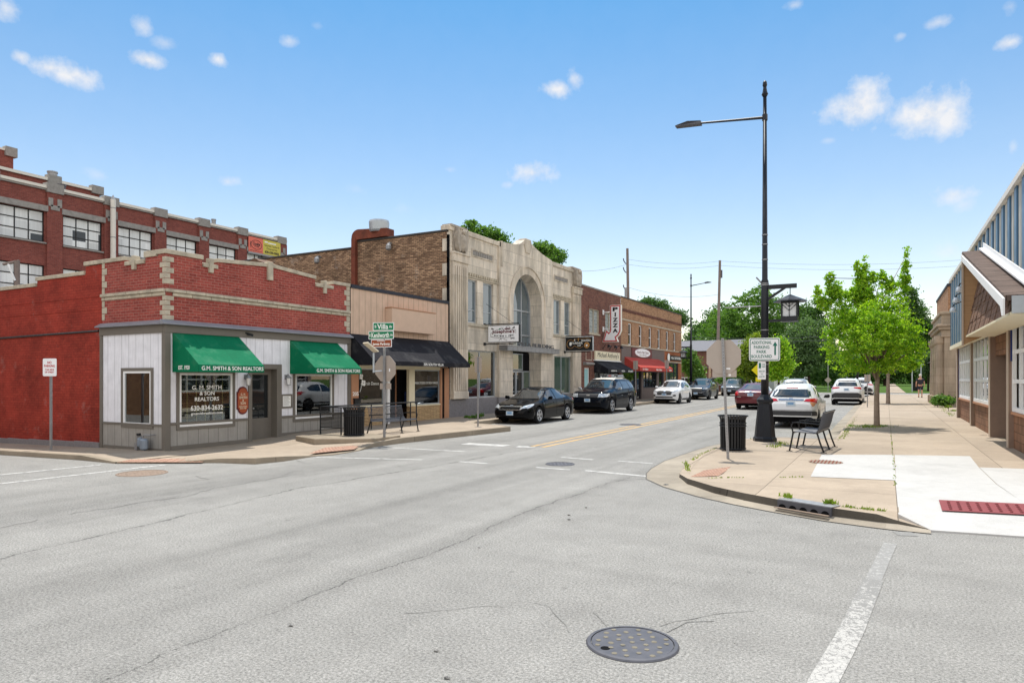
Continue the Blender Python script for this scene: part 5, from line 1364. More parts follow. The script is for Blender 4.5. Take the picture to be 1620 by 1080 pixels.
for y in bays + [39.05]:
    yc = y-.5; m.box(XA+.12,XA+.16,yc-.36,yc-.12,11.62,12.1); m.box(XA+.12,XA+.16,yc+.12,yc+.36,11.62,12.1); m.box(XA+.12,XA+.16,yc-.24,yc+.24,11.42,11.7)
    m.box(XA-.3,XA+.2,yc-.45,yc+.45,12.4,12.95)
m.build('stone_trim', MT['capstone'], fa)
m = MB(); m.box(XA-.35,XA+.14,-2,39.1,12.6,12.76); m.build('coping', MT['whitecap'], fa); MB().box(XA-.3,XA+.1,-2,39.1,12.5,12.598).build('coping_edge', MT['capstone'], fa)
for q in wins:
    if q[3] < 5.5: continue
    f = frame_x(XA-.16, 1, *q, .06, .06, (.345,.655), (.333,.667), .06).build('window', MT['black'], fa)
    MB().box(XA-.15,XA-.14,q[0],q[1],q[2],q[3]).build('blind', MT['curtain'], f)
    MB().box(XA-.137,XA-.131,q[0],q[1],q[2],q[3]).build('pane', MT['blindpane'], f)
MB().box(-62,XA-.3,-2,38.8,11.9,11.95).build('roof', MT['roofdark'], fa)
m = MB(); m.box(-62,-52,-2,30.2,11.9,15.75); m.build('penthouse', MT['factory'], fa)
def pz(X, px, py): 
    r = (px-810)/FPX; Z = X/(r*CY-SY); return (r*SY+CY)*Z, CAM_H+(HORIZON-py)*Z/FPX
y_, z_ = pz(-52, 160, 303)
m = MB(); m.box(-52.4,-51.85,-2,30.3,15.75,15.95); m.build('penthouse_coping', MT['whitecap'], fa)
m = MB(); m.box(-52.3,-51.8,29.55,30.4,15.6,16.2); m.box(-52.3,-51.8,26.5,27.4,15.6,16.2); m.build('penthouse_cap', MT['capstone'], fa)
m = MB(); m.box(-66,-58,10,27.2,12,18.85); m.build('stair_tower', MT['factory'], fa); MB().box(-66.1,-57.9,10,27.3,18.85,19.0).build('tower_coping', MT['whitecap'], fa); MB().box(-58.3,-57.8,26.6,27.4,18.5,19.2).build('tower_cap', MT['capstone'], fa)
def pipe_at(px, py0, py1, X, r, lab, mat, flat=False):
    y0_, za = pz(X, px, py1); _, zb = pz(X, px, py0)
    t = thing('roof_flue', lab, 'flue pipe', (X,y0_,za)); 
    MB().cyl((X,y0_,za),(X,y0_,zb),r,n=12).build('pipe', mat, t); MB().cyl((X,y0_,zb),(X,y0_,zb+.1),r*1.15,n=12).build('cap', mat, t); return t
pipe_at(83, 274, 292, -53, .3, 'grey metal flue drum on the factory penthouse', MT['galv'])
pipe_at(97, 295, 305, -44, .22, 'short dark flue behind the factory coping', MT['iron'])
pipe_at(338, 349, 362, -44, .16, 'thin grey vent pipe on the factory roof near the banner', MT['galv'])
t = thing('tall_flue', 'tall white flue pipe running up the factory front', 'flue pipe', (-40.5,20,0)); y_, z_ = pz(-41.6, 179, 316)
MB().cyl((-41.6,y_,0),(-41.6,y_,z_),.15,n=14).build('pipe', MT['whitecap'], t); m = MB(); [m.cyl((-41.6,y_,z),(-41.6,y_,z+.05),.165,n=14) for z in (8.6,10.4,12.2)]; m.cyl((-41.6,y_,z_),(-41.6,y_,z_+.3),.15,.01,14); m.build('joint', MT['galv'], t)
t = thing('roof_banner', 'red and yellow advertising banner on the factory end wall', 'banner', (XA,36.8,11.9))
YB0, YB1 = 35.3, 38.35; ym = lerp(YB0, YB1, .44)
MB().box(XA+.14,XA+.2,YB0,ym,11.3,12.42).build('red_panel', M('coral_banner', S(226,116,98), .6, 0, .05, 3), t); MB().box(XA+.14,XA+.2,ym,YB1,11.3,12.42).build('yellow_panel', M('mustard_banner', S(206,192,84), .6, 0, .05, 3), t)
m = MB(); XX = XA+.2
m.text('Cookie', (XX,YB0+.72,11.95), (1,0,0), .7, .24, .006, shear=.15, bold=.03); m.text('STORE', (XX,YB0+.75,11.75), (1,0,0), .42, .1, .006, bold=.02)
m.tube([(XX,YB0+.72+.5*math.cos(a_),11.88+.34*math.sin(a_)) for a_ in [2*PI*i/20 for i in range(21)]], .02, 4); m.text('(', (XX,YB0+.18,11.85), (1,0,0), .1, .5, .006, bold=.02)
m.text('cookiesandtreats.com', (XX,YB0+.65,11.42), (1,0,0), 1.15, .08, .006); m.text('Gourmet Cookies &', (XX,ym+.86,12.0), (1,0,0), 1.45, .15, .006); m.text('Desserts', (XX,ym+.86,11.77), (1,0,0), 1.0, .15, .006); m.text('630-530-0002', (XX,ym+.86,11.5), (1,0,0), 1.4, .2, .006, bold=.04)
m.build('lettering', MT['inkblack'], t)
m = MB(); m.box(XX,XX+.006,ym+.15,ym+.45,12.2,12.3); m.box(XX,XX+.006,ym+.5,ym+1.25,12.16,12.25); m.build('white_stripe', MT['letter'], t)
m = MB(); m.box(XA+.12,XA+.24,YB0-.05,YB1+.05,11.15,11.28); m.build('ledge', MT['galv'], t)
# old wooden arm and post at the far left in front of the factory
t = thing('utility_post', 'short grey utility post with a crossarm and white brace above the painted brick wall', 'utility pole', (-30,14.5,0))
p0 = at_depth(24, 28, 452); p1 = at_depth(24, 27, 412)
MB().cyl((p0.x,p0.y,0),(p1.x,p1.y,p1.z),.09,n=8).build('post', MT['wood'], t)
a_, b_ = at_depth(24,5,418), at_depth(24,30,413); m = MB(); m.cyl(a_, b_, .05, n=6); m.build('crossarm', MT['wood'], t)
a_, b_ = at_depth(23.9,13,418), at_depth(23.9,24,444); m = MB(); m.cyl(a_, b_, .035, n=6); m.build('brace', MT['white'], t)

# ================================================================== apartment house at the end of the street
ap = thing('apartment_house', 'low brown brick apartment house with a grey shingle roof at the end of the street', 'apartment house', (-22,86,0))
m = MB(); m.box(-40,-15.9,82,94,0,5.0); m.build('wall', MT['aptbrick'], ap)
m = MB(); m.prism([(-41,81.2,5.0),(-41,95,5.0),(-41,88,6.6)], (25.8,0,0)); m.build('roof', MT['roofgrey'], ap)
m = MB(); m.box(-40,-15.88,81.2,81.25,3.0,3.2); m.box(-40,-15.9,81.2,82,2.95,3.0); m.build('balcony_band', MT['greywood'], ap)
for x in (-38,-34,-30,-26,-22,-18.2):
    for z in (1.0,3.6):
        f = swapxy(frame_x(81.99, -1, x, x+1.5, z, z+.9, .08, .06, (.5,))).build('window', MT['white'], ap); swapxy(MB().box(81.985,81.97,x,x+1.5,z,z+.9)).build('pane', MT['glass'], f)
gp = thing('white_garage', 'small white garage with a brown roof beyond the red sedan', 'garage', (-12.5,92,0))
MB().box(-15,-11.5,90,95,0,2.6).build('wall', MT['white'], gp); MB().prism([(-15.3,89.6,2.6),(-11.2,89.6,2.6),(-13.2,89.6,3.9)], (0,6,0)).build('roof', M('brown_roof', S(150,112,92), .8), gp); swapxy(MB().box(89.99,89.96,-14.2,-12.2,0,2.1)).build('door', MT['alu'], gp)
# ================================================================== right side: shingled shop
XR = 2.54
def mat_shingle(name, col):
    t = NT(name); u, v = uv_wall(t)
    b = t.n('ShaderNodeTexBrick'); b.offset = .37; b.squash = 1
    for k_, q in (('Color1', col), ('Color2', (col[0]*.72, col[1]*.72, col[2]*.72, 1)), ('Mortar', (col[0]*.2, col[1]*.2, col[2]*.2, 1)), ('Scale', 1.0), ('Mortar Size', .006), ('Mortar Smooth', .1), ('Bias', 0.0), ('Brick Width', .16), ('Row Height', .2)): b.inputs[k_].default_value = q
    t.l(t.comb(u, v), b.inputs['Vector'])
    g = t.noise(1.0, 5, .7, t.comb(t.math('MULTIPLY', u, 38), t.math('MULTIPLY', v, 3))); n1 = t.noise(1.5, 5, .6)
    f = t.math('MULTIPLY', t.mapr(g, .3, .7, .72, 1.25), t.mapr(n1, .3, .7, .85, 1.15))
    c = t.mix(1.0, b.outputs['Color'], t.comb(f, f, f), 'MULTIPLY')
    t.bsdf(c, .85, 0, .2, t.bump(b.outputs['Fac'], -.7, .02)); return t.m
MT['shingle'] = mat_shingle('brown_wood_shingle', S(134,106,90,.95)); MT['shinglelow'] = mat_shingle('brown_shingle_panel', S(150,112,88,.95))
MT['roofshingle'] = mat_shingle('roof_shake', S(112,96,88,1.0))
MT['pier'] = M('brown_stucco_pier', S(140,120,108,1.0), .85, 0, .08, 8, .2)
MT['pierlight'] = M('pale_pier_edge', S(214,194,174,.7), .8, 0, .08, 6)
MT['whitemetal'] = M('white_metal_siding', S(214,212,204,.75), .5, 0, .1, 3); MT['bluemetal'] = M('blue_metal_siding', S(88,128,162,.72), .4, .2, .06, 3); MT['navy'] = M('navy_trim', S(32,50,110,.9), .5, 0, .06, 4)
sb = thing('shingle_shop', 'low shop with brown piers, shake gable and blue striped metal upper wall', 'shop building', (2.54,24,.15))
YN, YFAR = 12.9, 33.4
gx = 2.68
bays_ = [(28.25,33.1),(23.35,26.55),(12.9,18.7)]
# piers
m = MB()
for a_, b_, xd in ((33.1,33.4,gx+.05),(27.95,28.25,gx+.05),(23.05,23.35,2.98),(19.8,20.1,gx+.05)): m.box(XR,xd,a_,b_,.1,3.12)
m.build('pier', MT['pier'], sb, bevel=.01)
# upper body
m = MB(); m.box(XR+.02,14,YN,33.38,3.12,5.6); m.box(3.4,14,YN,33.35,0,3.12); m.build('wall', MT['pier'], sb)
MT['creamblind'] = M_boards('cream_vertical_blind', S(232,226,206,1.0), .13, .15, .6)
for a_, b_ in ((28.25,33.1),(23.35,27.95),(YN,19.8)): MB().box(gx+.09,gx+.11,a_,b_,1.0,3.1).build('blind', MT['creamblind'], sb)
# corrugated metal siding: alternating blue and white ribs
m1 = MB(); m2 = MB(); y = YN; i = 0
Xm = 2.36
zb3 = 3.02
while y < 33.3:
    m1.box(Xm,XR,y,y+.62,zb3,5.72); m1.box(Xm-.012,Xm,y+.3,y+.42,zb3,5.72)
    m2.box(Xm-.036,XR,y+.622,min(y+.90,33.38),zb3,5.72)
    y += .902
m1.build('white_metal_siding', MT['whitemetal'], sb); m2.build('blue_metal_siding', MT['bluemetal'], sb)
m = MB(); m.box(Xm-.1,XR+.3,YN,33.45,5.72,5.84); m.build('roof_edge', MT['whitecap'], sb)
m = MB(); m.box(Xm-.03,gx+.1,YN,33.42,3.0,3.02-.004); m.box(Xm-.06,Xm-.002,YN,33.42,2.96,3.1); m.build('soffit', MT['cream'], sb)
# shake covered half gable
yt, yb, zt_, zb_ = 22.6, 14.9, 5.28, 3.28
Xg = 1.9
m = MB(); m.prism([(Xg-.05,yt+.05,zt_+.03),(Xg-.05,yb,zb_-.0),(Xg-.05,yb,zb_-.1),(Xg-.05,yt+.05,zt_-.08)], (Xm-Xg+.05,0,0))
m.build('gable_roof', MT['roofshingle'], sb)
m = MB(); m.prism([(Xg-.08,yt+.02,zt_-.06),(Xg-.08,yb-.05,zb_-.06),(Xg-.08,yb-.05,zb_-.36),(Xg-.08,yb+.12,zb_-.36),(Xg-.08,yb+.3,zb_-.17),(Xg-.08,yt+.02,zt_-.21)], (.03,0,0)); m.build('white_bargeboard', MT['white'], sb)
m = MB(); m.prism([(Xm-.15,yt-.2,zt_+.06),(Xm-.15,yb-.2,zb_+.07),(Xm-.15,yb-.2,zb_+.03),(Xm-.15,yt-.2,zt_+.02)], (.13,0,0)); m.prism([(Xm-.06,yt-.2,zt_+.2),(Xm-.06,yb-.2,zb_+.2),(Xm-.06,yb-.2,zb_+.03),(Xm-.06,yt-.2,zt_+.02)], (.02,0,0)); m.build('white_flashing', MT['white'], sb)
m = MB()   # tilted shake wall below, courses stepping out
nc = 6
for i in range(nc):
    za = lerp(2.98, 5.0, i/nc); zc = lerp(2.98, 5.0, (i+1)/nc)
    xa = lerp(1.98, 2.32, i/nc); xc = lerp(1.98, 2.32, (i+1)/nc)
    y_end = lerp(yb, yt, max(0, (za+.12-zb_)/(zt_-zb_))) if za > zb_-.12 else yb
    y = max(y_end, yb)
    k_ = 0
    while y < yt-.02:
        w_ = .24+.14*((k_*7+i*3) % 4)/3; y2 = min(y+w_-.008, yt)
        o = .008*((k_*5+i) % 3); dz = .035*((k_*3+i*5) % 4)/3
        zc2 = min(zc+.02, lerp(zb_, zt_, (y-yb)/(yt-yb))-.1)
        if zc2 > za+.03: m.prism([(xa-.03-o,y,za-dz),(xa-o,y,za-dz),(xc+.0,y,zc2),(xc-.012-o*.3,y,zc2)], (0,y2-y,0))
        y += w_; k_ += 1
m.build('shake_wall', MT['shingle'], sb)
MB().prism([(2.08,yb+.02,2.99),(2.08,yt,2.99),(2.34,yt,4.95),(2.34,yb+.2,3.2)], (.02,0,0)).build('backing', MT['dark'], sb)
m = MB(); m.prism([(Xg-.02,yt,2.72),(Xm,yt,2.96),(Xm,yt,zt_-.05),(Xg-.02,yt,zt_-.05)], (0,.06,0)); m.build('board_fin', M_boards('tan_plywood_boards', S(186,150,112,.85), .14, .06, .7, True), sb)
m = MB(); m.box(Xg-.06,Xg-.02,yt-.03,yt+.09,2.7,zt_); m.build('fin_edge', MT['pierlight'], sb)
m = MB(); m.box(1.93,XR+.05,yb-.02,yt,2.93,2.975); m.build('gable_soffit', MT['cream'], sb); MB().box(1.95,Xm,yb-.06,yb-.02,2.95,zb_-.02).build('end_board', MT['alu'], sb)
# windows and panels
for a_, b_, nv in ((28.25,33.1,6),(23.35,27.95,5),(12.95,19.8,7)):
    f = frame_x(gx, -1, a_, b_, 1.02, 3.1, .1, .08, [(i+1)/nv for i in range(nv-1)], (.34,.67), .09).build('window', MT['white'], sb)
    MB().box(gx+.02,gx+.03,a_,b_,1.02,3.1).build('pane', MT['pane'], f)
    m = MB(); m.box(gx-.10,gx+.1,a_,b_,.95,1.015); m.build('sill', MT['tanwood'], sb)
    m = MB(); m.box(gx-.04,gx+.1,a_,b_,.1,.95); m.build('shingle_panel', MT['shinglelow'], sb)
m = MB(); m.box(3.0,3.05,20.1,23.05,.1,2.5); d = m.build('door', MT['dark'], sb); MB().box(2.7,2.98,20.12,23.03,.1,.16).build('threshold', MT['kerb'], d)
m = MB(); m.box(gx-.02,gx+.1,20.1,23.05,2.42,3.1); m.build('shingle_panel', MT['shinglelow'], sb)
m = MB(); m.box(gx-.1,gx-.0,33.04,33.1,1.0,3.1); m.box(gx-.11,gx-.005,19.72,19.8,2.2,3.1); m.build('navy_trim', MT['navy'], sb)
m = MB(); [m.box(XR-.012,XR,a_,a_+.3,.12,3.1) for a_ in (33.1,27.95,23.05,19.8)]; m.build('lit_pier_face', MT['pierlight'], sb)  # paler sheets put sunlight into the colour of the piers' street side
for i, (py_, pz_) in enumerate(((22.9,4.35),(23.9,4.15),(24.9,3.95))):
    lab = ['silver floodlight on a black arm nearest the tip of the shake gable','middle silver floodlight on a black arm beside the shake gable','lowest silver floodlight on a black arm beside the striped metal wall'][i]
    t = thing('floodlight', lab, 'floodlight', (2.3,py_,pz_), 'floodlights on arms by the shake gable')
    m = MB(); m.tube([(Xm if i else 2.3,py_-.15,pz_+.15),(2.0,py_-.05,pz_+.18),(1.82,py_,pz_+.1),(1.78,py_,pz_)], .018, 6); m.build('arm', MT['black'], t)
    MB().lathe((1.8,py_,pz_-.12), [(.05,.14),(.09,.06),(.1,0),(.02,.01)], 10).build('lamp', MT['alu'], t)
m = MB(); t = thing('downspout', 'black downspout at the far corner of the shingled shop', 'downspout', (2.9,33.6,.2)); m.tube([(2.85,33.7,2.5),(2.85,33.7,2.2),(3.05,33.55,1.0),(3.05,33.55,.2)], .07, 6); m.build('pipe', MT['black'], t)

# ================================================================== stone fronted bank building and brick upper storey
bk = thing('stone_bank_building', 'classical stone front with columns and a taller tan brick block behind it', 'bank building', (2.75,48,.15))
MT['bankstone'] = M_stone('bank_limestone', S(190,172,152,.85), .9, .45, .6, .35, 7.0)
m = MB(); m.box(2.85,12,45,52.6,.1,4.55); m.build('wall', MT['bankstone'], bk)
m = MB(); m.box(2.7,12,44.9,52.7,4.1,4.5); m.box(2.55,12,44.75,52.85,4.5,4.68); m.box(2.45,12,44.65,52.95,4.68,4.8); m.box(2.7,12,44.9,52.7,4.8,5.35); m.box(2.6,12,44.8,52.8,5.35,5.5); m.build('entablature', MT['bankstone'], bk, bevel=.015)
for y in (45.5,47.4,49.4,51.6):
    m = MB(); m.lathe((2.72,y,.1), [(.36,0),(.36,.5),(.27,.55),(.24,2.2),(.22,3.6),(.3,3.7),(.34,3.9),(.34,4.08)], 14); m.build('column', MT['bankstone'], bk, smooth=False)
    m = MB(); m.box(2.36,3.0,y-.34,y+.34,.1,.75); m.build('plinth', MT['bankstone'], bk, bevel=.03)
for y in (46.1,48.1,50.2):
    f = frame_x(2.83, -1, y, y+.9, 2.4, 3.3, .08, .06).build('window', MT['bankstone'], bk); MB().box(2.84,2.83,y+.06,y+.84,2.45,3.25).build('pane', MT['glass'], f)
m = MB(); m.box(3.1,12,46.2,56,4.9,7.05); m.build('brick_upper', MT['tanbrick'], bk); m = MB(); m.box(3.05,12.1,46.12,56.1,7.05,7.2); m.build('dark_coping', MT['darktrim'], bk); m = MB(); m.box(3.35,4.4,46.17,46.2,6.0,6.85); m.box(3.6,4.6,46.17,46.2,5.5,5.85); m.build('bare_brick_patch', MT['orangebrick'], bk)
m = MB(); m.box(2.9,14,33.9,45,.0,.1); m.build('paved_gap', MT['kerb'], bk)
# house with porch roof beyond
hs = thing('grey_house', 'grey house with a dark gable roof seen past the stone bank front', 'house', (6,96,0))
m = MB(); m.box(5.0,16,94,104,0,3.6); m.build('wall', M('grey_house_wall', S(130,128,128), .8), hs); MB().prism([(4.4,93.4,3.6),(16.6,93.4,3.6),(10.5,93.4,8.4)], (0,11.2,0)).build('roof', MT['roofdark'], hs); swapxy(frame_x(93.98, -1, 6.2, 7.8, 1.4, 2.8, .1, .05, (.5,))).build('window', MT['white'], hs)

# ================================================================== street furniture
def street_lamp(base, lab, arm_dir=-1, lan_dir=1, H=9.55, arm=2.25, lantern=True, detail=True):
    x, y, z = base
    t = thing('street_lamp', lab, 'street lamp', base, 'tall black street lamps')
    m = MB()
    m.lathe(base, [(.30,0),(.30,.08),(.265,.12),(.235,.42),(.195,.8),(.175,.98),(.21,1.03),(.21,1.09),(.15,1.15),(.105,1.22)], 8); m.build('base', MT['poleblack'], t)
    m = MB(); m.tube([(x,y,z+1.15),(x,y,z+4.2),(x,y,z+4.25),(x,y,z+H-.45)], [.098,.093,.072,.045], 14); m.build('pole', MT['poleblack'], t, smooth=True)
    m = MB(); m.lathe((x,y,z+H-.5), [(.055,0),(.085,.06),(.06,.12),(.042,.24),(.06,.3),(.05,.38),(.02,.42)], 10); m.build('finial', MT['poleblack'], t)
    m = MB(); za = z+H-1.05; m.tube([(x,y,za),(x+arm_dir*arm*.35,y,za+.07),(x+arm_dir*arm*.78,y,za+.16)], [.04,.032,.028], 7); m.cyl((x,y,za-.08),(x,y,za+.08),.07,n=8)
    ar_ = m.build('arm', MT['poleblack'], t)
    m = MB(); x0_, x1_ = x+arm_dir*arm*.74, x+arm_dir*(arm+.12); m.prism([(x0_,y-.06,za+.12),(x0_,y-.06,za+.21),(lerp(x0_,x1_,.5),y-.1,za+.245),(x1_,y-.04,za+.2),(x1_,y-.04,za+.17),(lerp(x0_,x1_,.6),y-.1,za+.14)], (0,.2,0)); m.build('lamp_head', MT['iron'], ar_)
    if lantern:
        lz = z+3.98; lx = x+lan_dir*.62
        m = MB(); m.box(x,x+lan_dir*.78,y-.04,y+.04,lz,lz+.11); m.prism([(x,y-.03,lz-.35),(x,y-.03,lz-.27),(x+lan_dir*.42,y-.03,lz-.0),(x+lan_dir*.52,y-.03,lz-.0)], (0,.06,0)); m.box(x,x+lan_dir*.55,y-.03,y+.03,lz-.86,lz-.80); m.cyl((lx,y,lz-.18),(lx,y,lz+.0),.012,n=6)
        m.build('lantern_bracket', MT['poleblack'], t)
        m = MB(); s8 = 4; rr = .24
        m.lathe((lx,y,lz-.36), [(.42,0),(.40,.03),(.14,.14),(.03,.19)], 4 if False else 8); 
        m.box(lx-.2,lx+.2,y-.2,y+.2,lz-.87,lz-.74); m.box(lx-.2,lx+.2,y-.2,y+.2,lz-.40,lz-.355)
        for sx_ in (-1,1):
            for sy_ in (-1,1): m.box(lx+sx_*.2,lx+sx_*.165,y+sy_*.2,y+sy_*.165,lz-.74,lz-.4)
        for s_ in (-1,1):
            yy = y+s_*.19
            m.tube([(lx,yy,lz-.74),(lx,yy,lz-.4)], .009, 4); m.tube([(lx-.18,yy,lz-.42),(lx,yy,lz-.6),(lx+.18,yy,lz-.42)], .009, 4); m.tube([(lx-.1,yy,lz-.4),(lx+.0,yy,lz-.5),(lx+.1,yy,lz-.4)], .008, 4)
            xx = lx+s_*.19
            m.tube([(xx,y,lz-.74),(xx,y,lz-.4)], .009, 4); m.tube([(xx,y-.18,lz-.42),(xx,y,lz-.6),(xx,y+.18,lz-.42)], .009, 4)
        ln = m.build('lantern', MT['poleblack'], t)
        MB().box(lx-.16,lx+.16,y-.16,y+.16,lz-.74,lz-.4).build('lantern_glass', M('frosted_lantern_glass', S(232,236,240,.8), .3, 0, .05, 8), ln)
    if detail:
        m = MB(); [m.cyl((x,y,z+h_),(x,y,z+h_+.025),.104,n=14) for h_ in (1.75,2.0,2.9,4.08,4.12)]; [m.cyl((x,y,z+h_),(x,y,z+h_+.025),.078,n=14) for h_ in (4.75,5.15,5.4)]; m.cyl((x-.08,y,z+4.15),(x-.2,y-.1,z+4.3),.02,n=6); m.cyl((x-.08,y,z+3.55),(x-1.0,y+.0,z+3.55),.018,n=6); m.build('strap', MT['galv'], t)
    return t
street_lamp((-2.8,18.95,.15), 'tall black street lamp with a hanging lantern and parking signs on the near right corner')
street_lamp((-14.0,56,.3), 'tall black street lamp at the end of the tan brick building across the street', 1, -1, H=10.1, arm=1.5, detail=False)
street_lamp((-2.2,66.5,.3), 'far black street lamp whose arm shows above the bright green street tree', -1, 1, H=11.2, lantern=False, detail=False)
# flat signs
def sign_plate(t, c, n, w_, h_, mat_face, mat_rim=None, th_=.012, r=.02, name='plate'):
    n = Vector(n).normalized(); u = Vector((0,0,1)).cross(n).normalized(); c = Vector(c); up = Vector((0,0,1))
    def pts(a, b, o): 
        out = []
        for sx_, sy_, a0 in ((1,1,0),(-1,1,PI/2),(-1,-1,PI),(1,-1,1.5*PI)):
            for k_ in range(4):
                an = a0+PI/2*k_/3; out.append(c+u*(sx_*(a/2-r)+r*math.cos(an))+up*(sy_*(b/2-r)+r*math.sin(an))+n*o)
        return out
    if mat_rim:
        MB().prism(pts(w_, h_, 0), n*th_).build('rim', mat_rim, t); MB().prism(pts(w_-.03, h_-.03, th_), n*.003).build('face', mat_face, t)
    else: MB().prism(pts(w_, h_, 0), n*th_).build(name, mat_face, t)
t = thing('direction_sign', 'white and green sign with an up arrow reading ADDITIONAL PARKING PARK BOULEVARD', 'sign', (-2.8,18.74,2.55))
c = Vector((-2.79,18.81,2.55)); nn = Vector((.18,-1,0)).normalized(); u = Vector((0,0,1)).cross(nn)
sign_plate(t, c, nn, .76, .6, MT['signwhite'], MT['signwhite'], r=.05)
def rimpts(a, b, o, r): 
    out = []
    for sx_, sy_, a0 in ((1,1,0),(-1,1,PI/2),(-1,-1,PI),(1,-1,1.5*PI)):
        for k_ in range(4):
            an = a0+PI/2*k_/3; out.append(c+u*(sx_*(a/2-r)+r*math.cos(an))+Vector((0,0,1))*(sy_*(b/2-r)+r*math.sin(an))+nn*o)
    return out
m = MB(); a_ = rimpts(.72,.56,.0165,.04); b_ = rimpts(.685,.525,.0165,.03)
for i in range(16): m.quad(a_[i], a_[(i+1) % 16], b_[(i+1) % 16], b_[i])
for s_, dz, w_ in (('ADDITIONAL',.18,.5),('PARKING',.06,.38),('PARK',-.06,.24),('BOULEVARD',-.18,.5)): m.text(s_, c+nn*.016+u*-.07+Vector((0,0,dz)), nn, w_, .082, .003, bold=.012)
m.add([c+nn*.017+u*x_+Vector((0,0,z_)) for x_, z_ in ((.24,-.15),(.28,-.15),(.28,.09),(.32,.09),(.26,.2),(.20,.09),(.24,.09))], [(0,1,2,3,4,5,6)])
m.build('lettering', MT['inkgreen'], t, nofix=True)
t = thing('parking_sign', 'narrow white parking time sign strapped to the lamp post under the direction sign', 'sign', (-2.85,18.75,2.0))
c = Vector((-2.86,18.84,2.0)); sign_plate(t, c, nn, .2, .47, MT['signwhite'], MT['signwhite'], r=.02)
m = MB(); m.add([c+nn*.017+u*x_+Vector((0,0,z_)) for x_, z_ in ((-.075,.06),(-.02,.06),(-.02,.2),(-.075,.2))], [(0,1,2,3)])
for s_, dz, w_, du in (('2 HOUR',.16,.075,.045),('PARKING',.1,.08,.045),('8:00 AM',-.02,.14,0),('TO',-.09,.05,0),('6:00 PM',-.16,.14,0)): m.text(s_, c+nn*.016+u*du+Vector((0,0,dz)), nn, w_, .04, .003)
m.build('lettering', MT['inkgreen'], t, nofix=True)
def octagon(t, c, n, w_, mat, th_=.01, name='sign_back'):
    n = Vector(n).normalized(); u = Vector((0,0,1)).cross(n).normalized(); c = Vector(c); r = w_/2/math.cos(PI/8)
    return MB().prism([c+u*(r*math.cos(PI/8+PI/4*i))+Vector((0,0,1))*(r*math.sin(PI/8+PI/4*i)) for i in range(8)], n*th_).build(name, mat, t)
t = thing('stop_sign', 'leaning stop sign seen from behind on a steel post at the near right corner', 'stop sign', (-2.84,14.39,.15))
m = MB(); dx = -.105
pA = Vector((-2.84,14.39,.12)); pB = Vector((-2.945,14.36,2.62)); e = Vector((.028,0,0)); g_ = Vector((0,.02,0))
m.prism([pA-e, pA+e, pA+e*.4+g_*1.6, pA-e*.4+g_*1.6], pB-pA); m.build('post', MT['galv'], t)
m = MB(); [m.cyl(pA.lerp(pB,(i+.5)/40)+Vector((0,-.004,0)), pA.lerp(pB,(i+.5)/40)+Vector((0,.0,0)), .006, n=5) for i in range(40)]; m.build('post_hole', MT['dark'], t)
octagon(t, (-2.935,14.41,2.24), (0,1,0), .69, MT['signback']); octagon(t, (-2.935,14.421,2.24), (0,1,0), .68, MT['inkred'], .003, 'sign_face')
MB().box(-3.165,-2.68,14.427,14.437,1.82,1.97).build('lower_plate', MT['signback'], t); m = MB(); m.box(-2.88,-2.8,14.406,14.41,1.98,2.01); m.box(-2.84,-2.79,14.423,14.426,1.845,1.885); m.build('sticker', MT['signwhite'], t)
# left corner stop sign with street names
t = thing('stop_sign', 'stop sign seen from behind carrying street name blades on the left corner', 'stop sign', (-11.95,14.6,.17))
m = MB(); m.box(-11.99,-11.93,14.58,14.62,.12,2.95); m.build('post', MT['galv'], t)
octagon(t, (-11.96,14.64,2.06), (0,1,0), .70, MT['signback']); octagon(t, (-11.96,14.651,2.06), (0,1,0), .69, MT['inkred'], .003, 'sign_face'); MB().box(-12.14,-11.76,14.635,14.645,1.5,1.66).build('lower_plate', MT['signback'], t)
m = MB(); m.box(-11.83,-11.79,14.633,14.638,1.98,2.06); m.build('sticker', MT['signwhite'], t)
def blade(z0_, z1_, x0_, x1_, txts, mat, lab, rotn=(0,-1,0)):
    c = Vector(((x0_+x1_)/2,14.58,(z0_+z1_)/2)); tt = thing('street_name_sign', lab, 'street name sign', c, 'street name blades on the left corner post')
    sign_plate(tt, c, rotn, x1_-x0_, z1_-z0_, mat, MT['signwhite'], r=.02)
    n = Vector(rotn).normalized(); u = Vector((0,0,1)).cross(n).normalized()
    m = MB(); [m.text(s_, c+n*.016+u*du+Vector((0,0,dz)), n, w_, h_, .003, bold=.015) for s_, du, dz, w_, h_ in txts]
    m.build('lettering', MT['letter'], tt); return tt
nv = (.45,-1,0); nk = (.15,-1,0)
blade(3.09,3.31,-12.26,-11.68,[('Villa',-.02,0,.3,.14),('S',-.22,0,.05,.07),('Av',.2,0,.08,.07)], MT['signgreen'], 'upper green street name blade reading Villa', nv)
blade(2.86,3.08,-12.44,-11.66,[('Kenilworth',-.02,0,.55,.14),('E',-.34,0,.04,.07),('Av',.33,0,.08,.07)], MT['signgreen'], 'green street name blade reading Kenilworth', nk)
blade(2.64,2.85,-12.36,-11.72,[('James Parkway',0,-.025,.54,.09),('HONORARY',0,.065,.25,.03)], MT['signbrown'], 'brown honorary street name blade ending in Parkway', nk)
t = thing('solar_panel', 'small tilted solar panel on a stub pole in front of the left stop sign', 'solar panel', (-12.2,14.2,2.3))
m = MB(); m.cyl((-12.12,14.35,1.95),(-12.12,14.35,2.48),.028,n=8); m.tube([(-12.12,14.35,1.98),(-12.0,14.55,2.0)], .02, 6); m.build('stub_pole', MT['alu'], t)
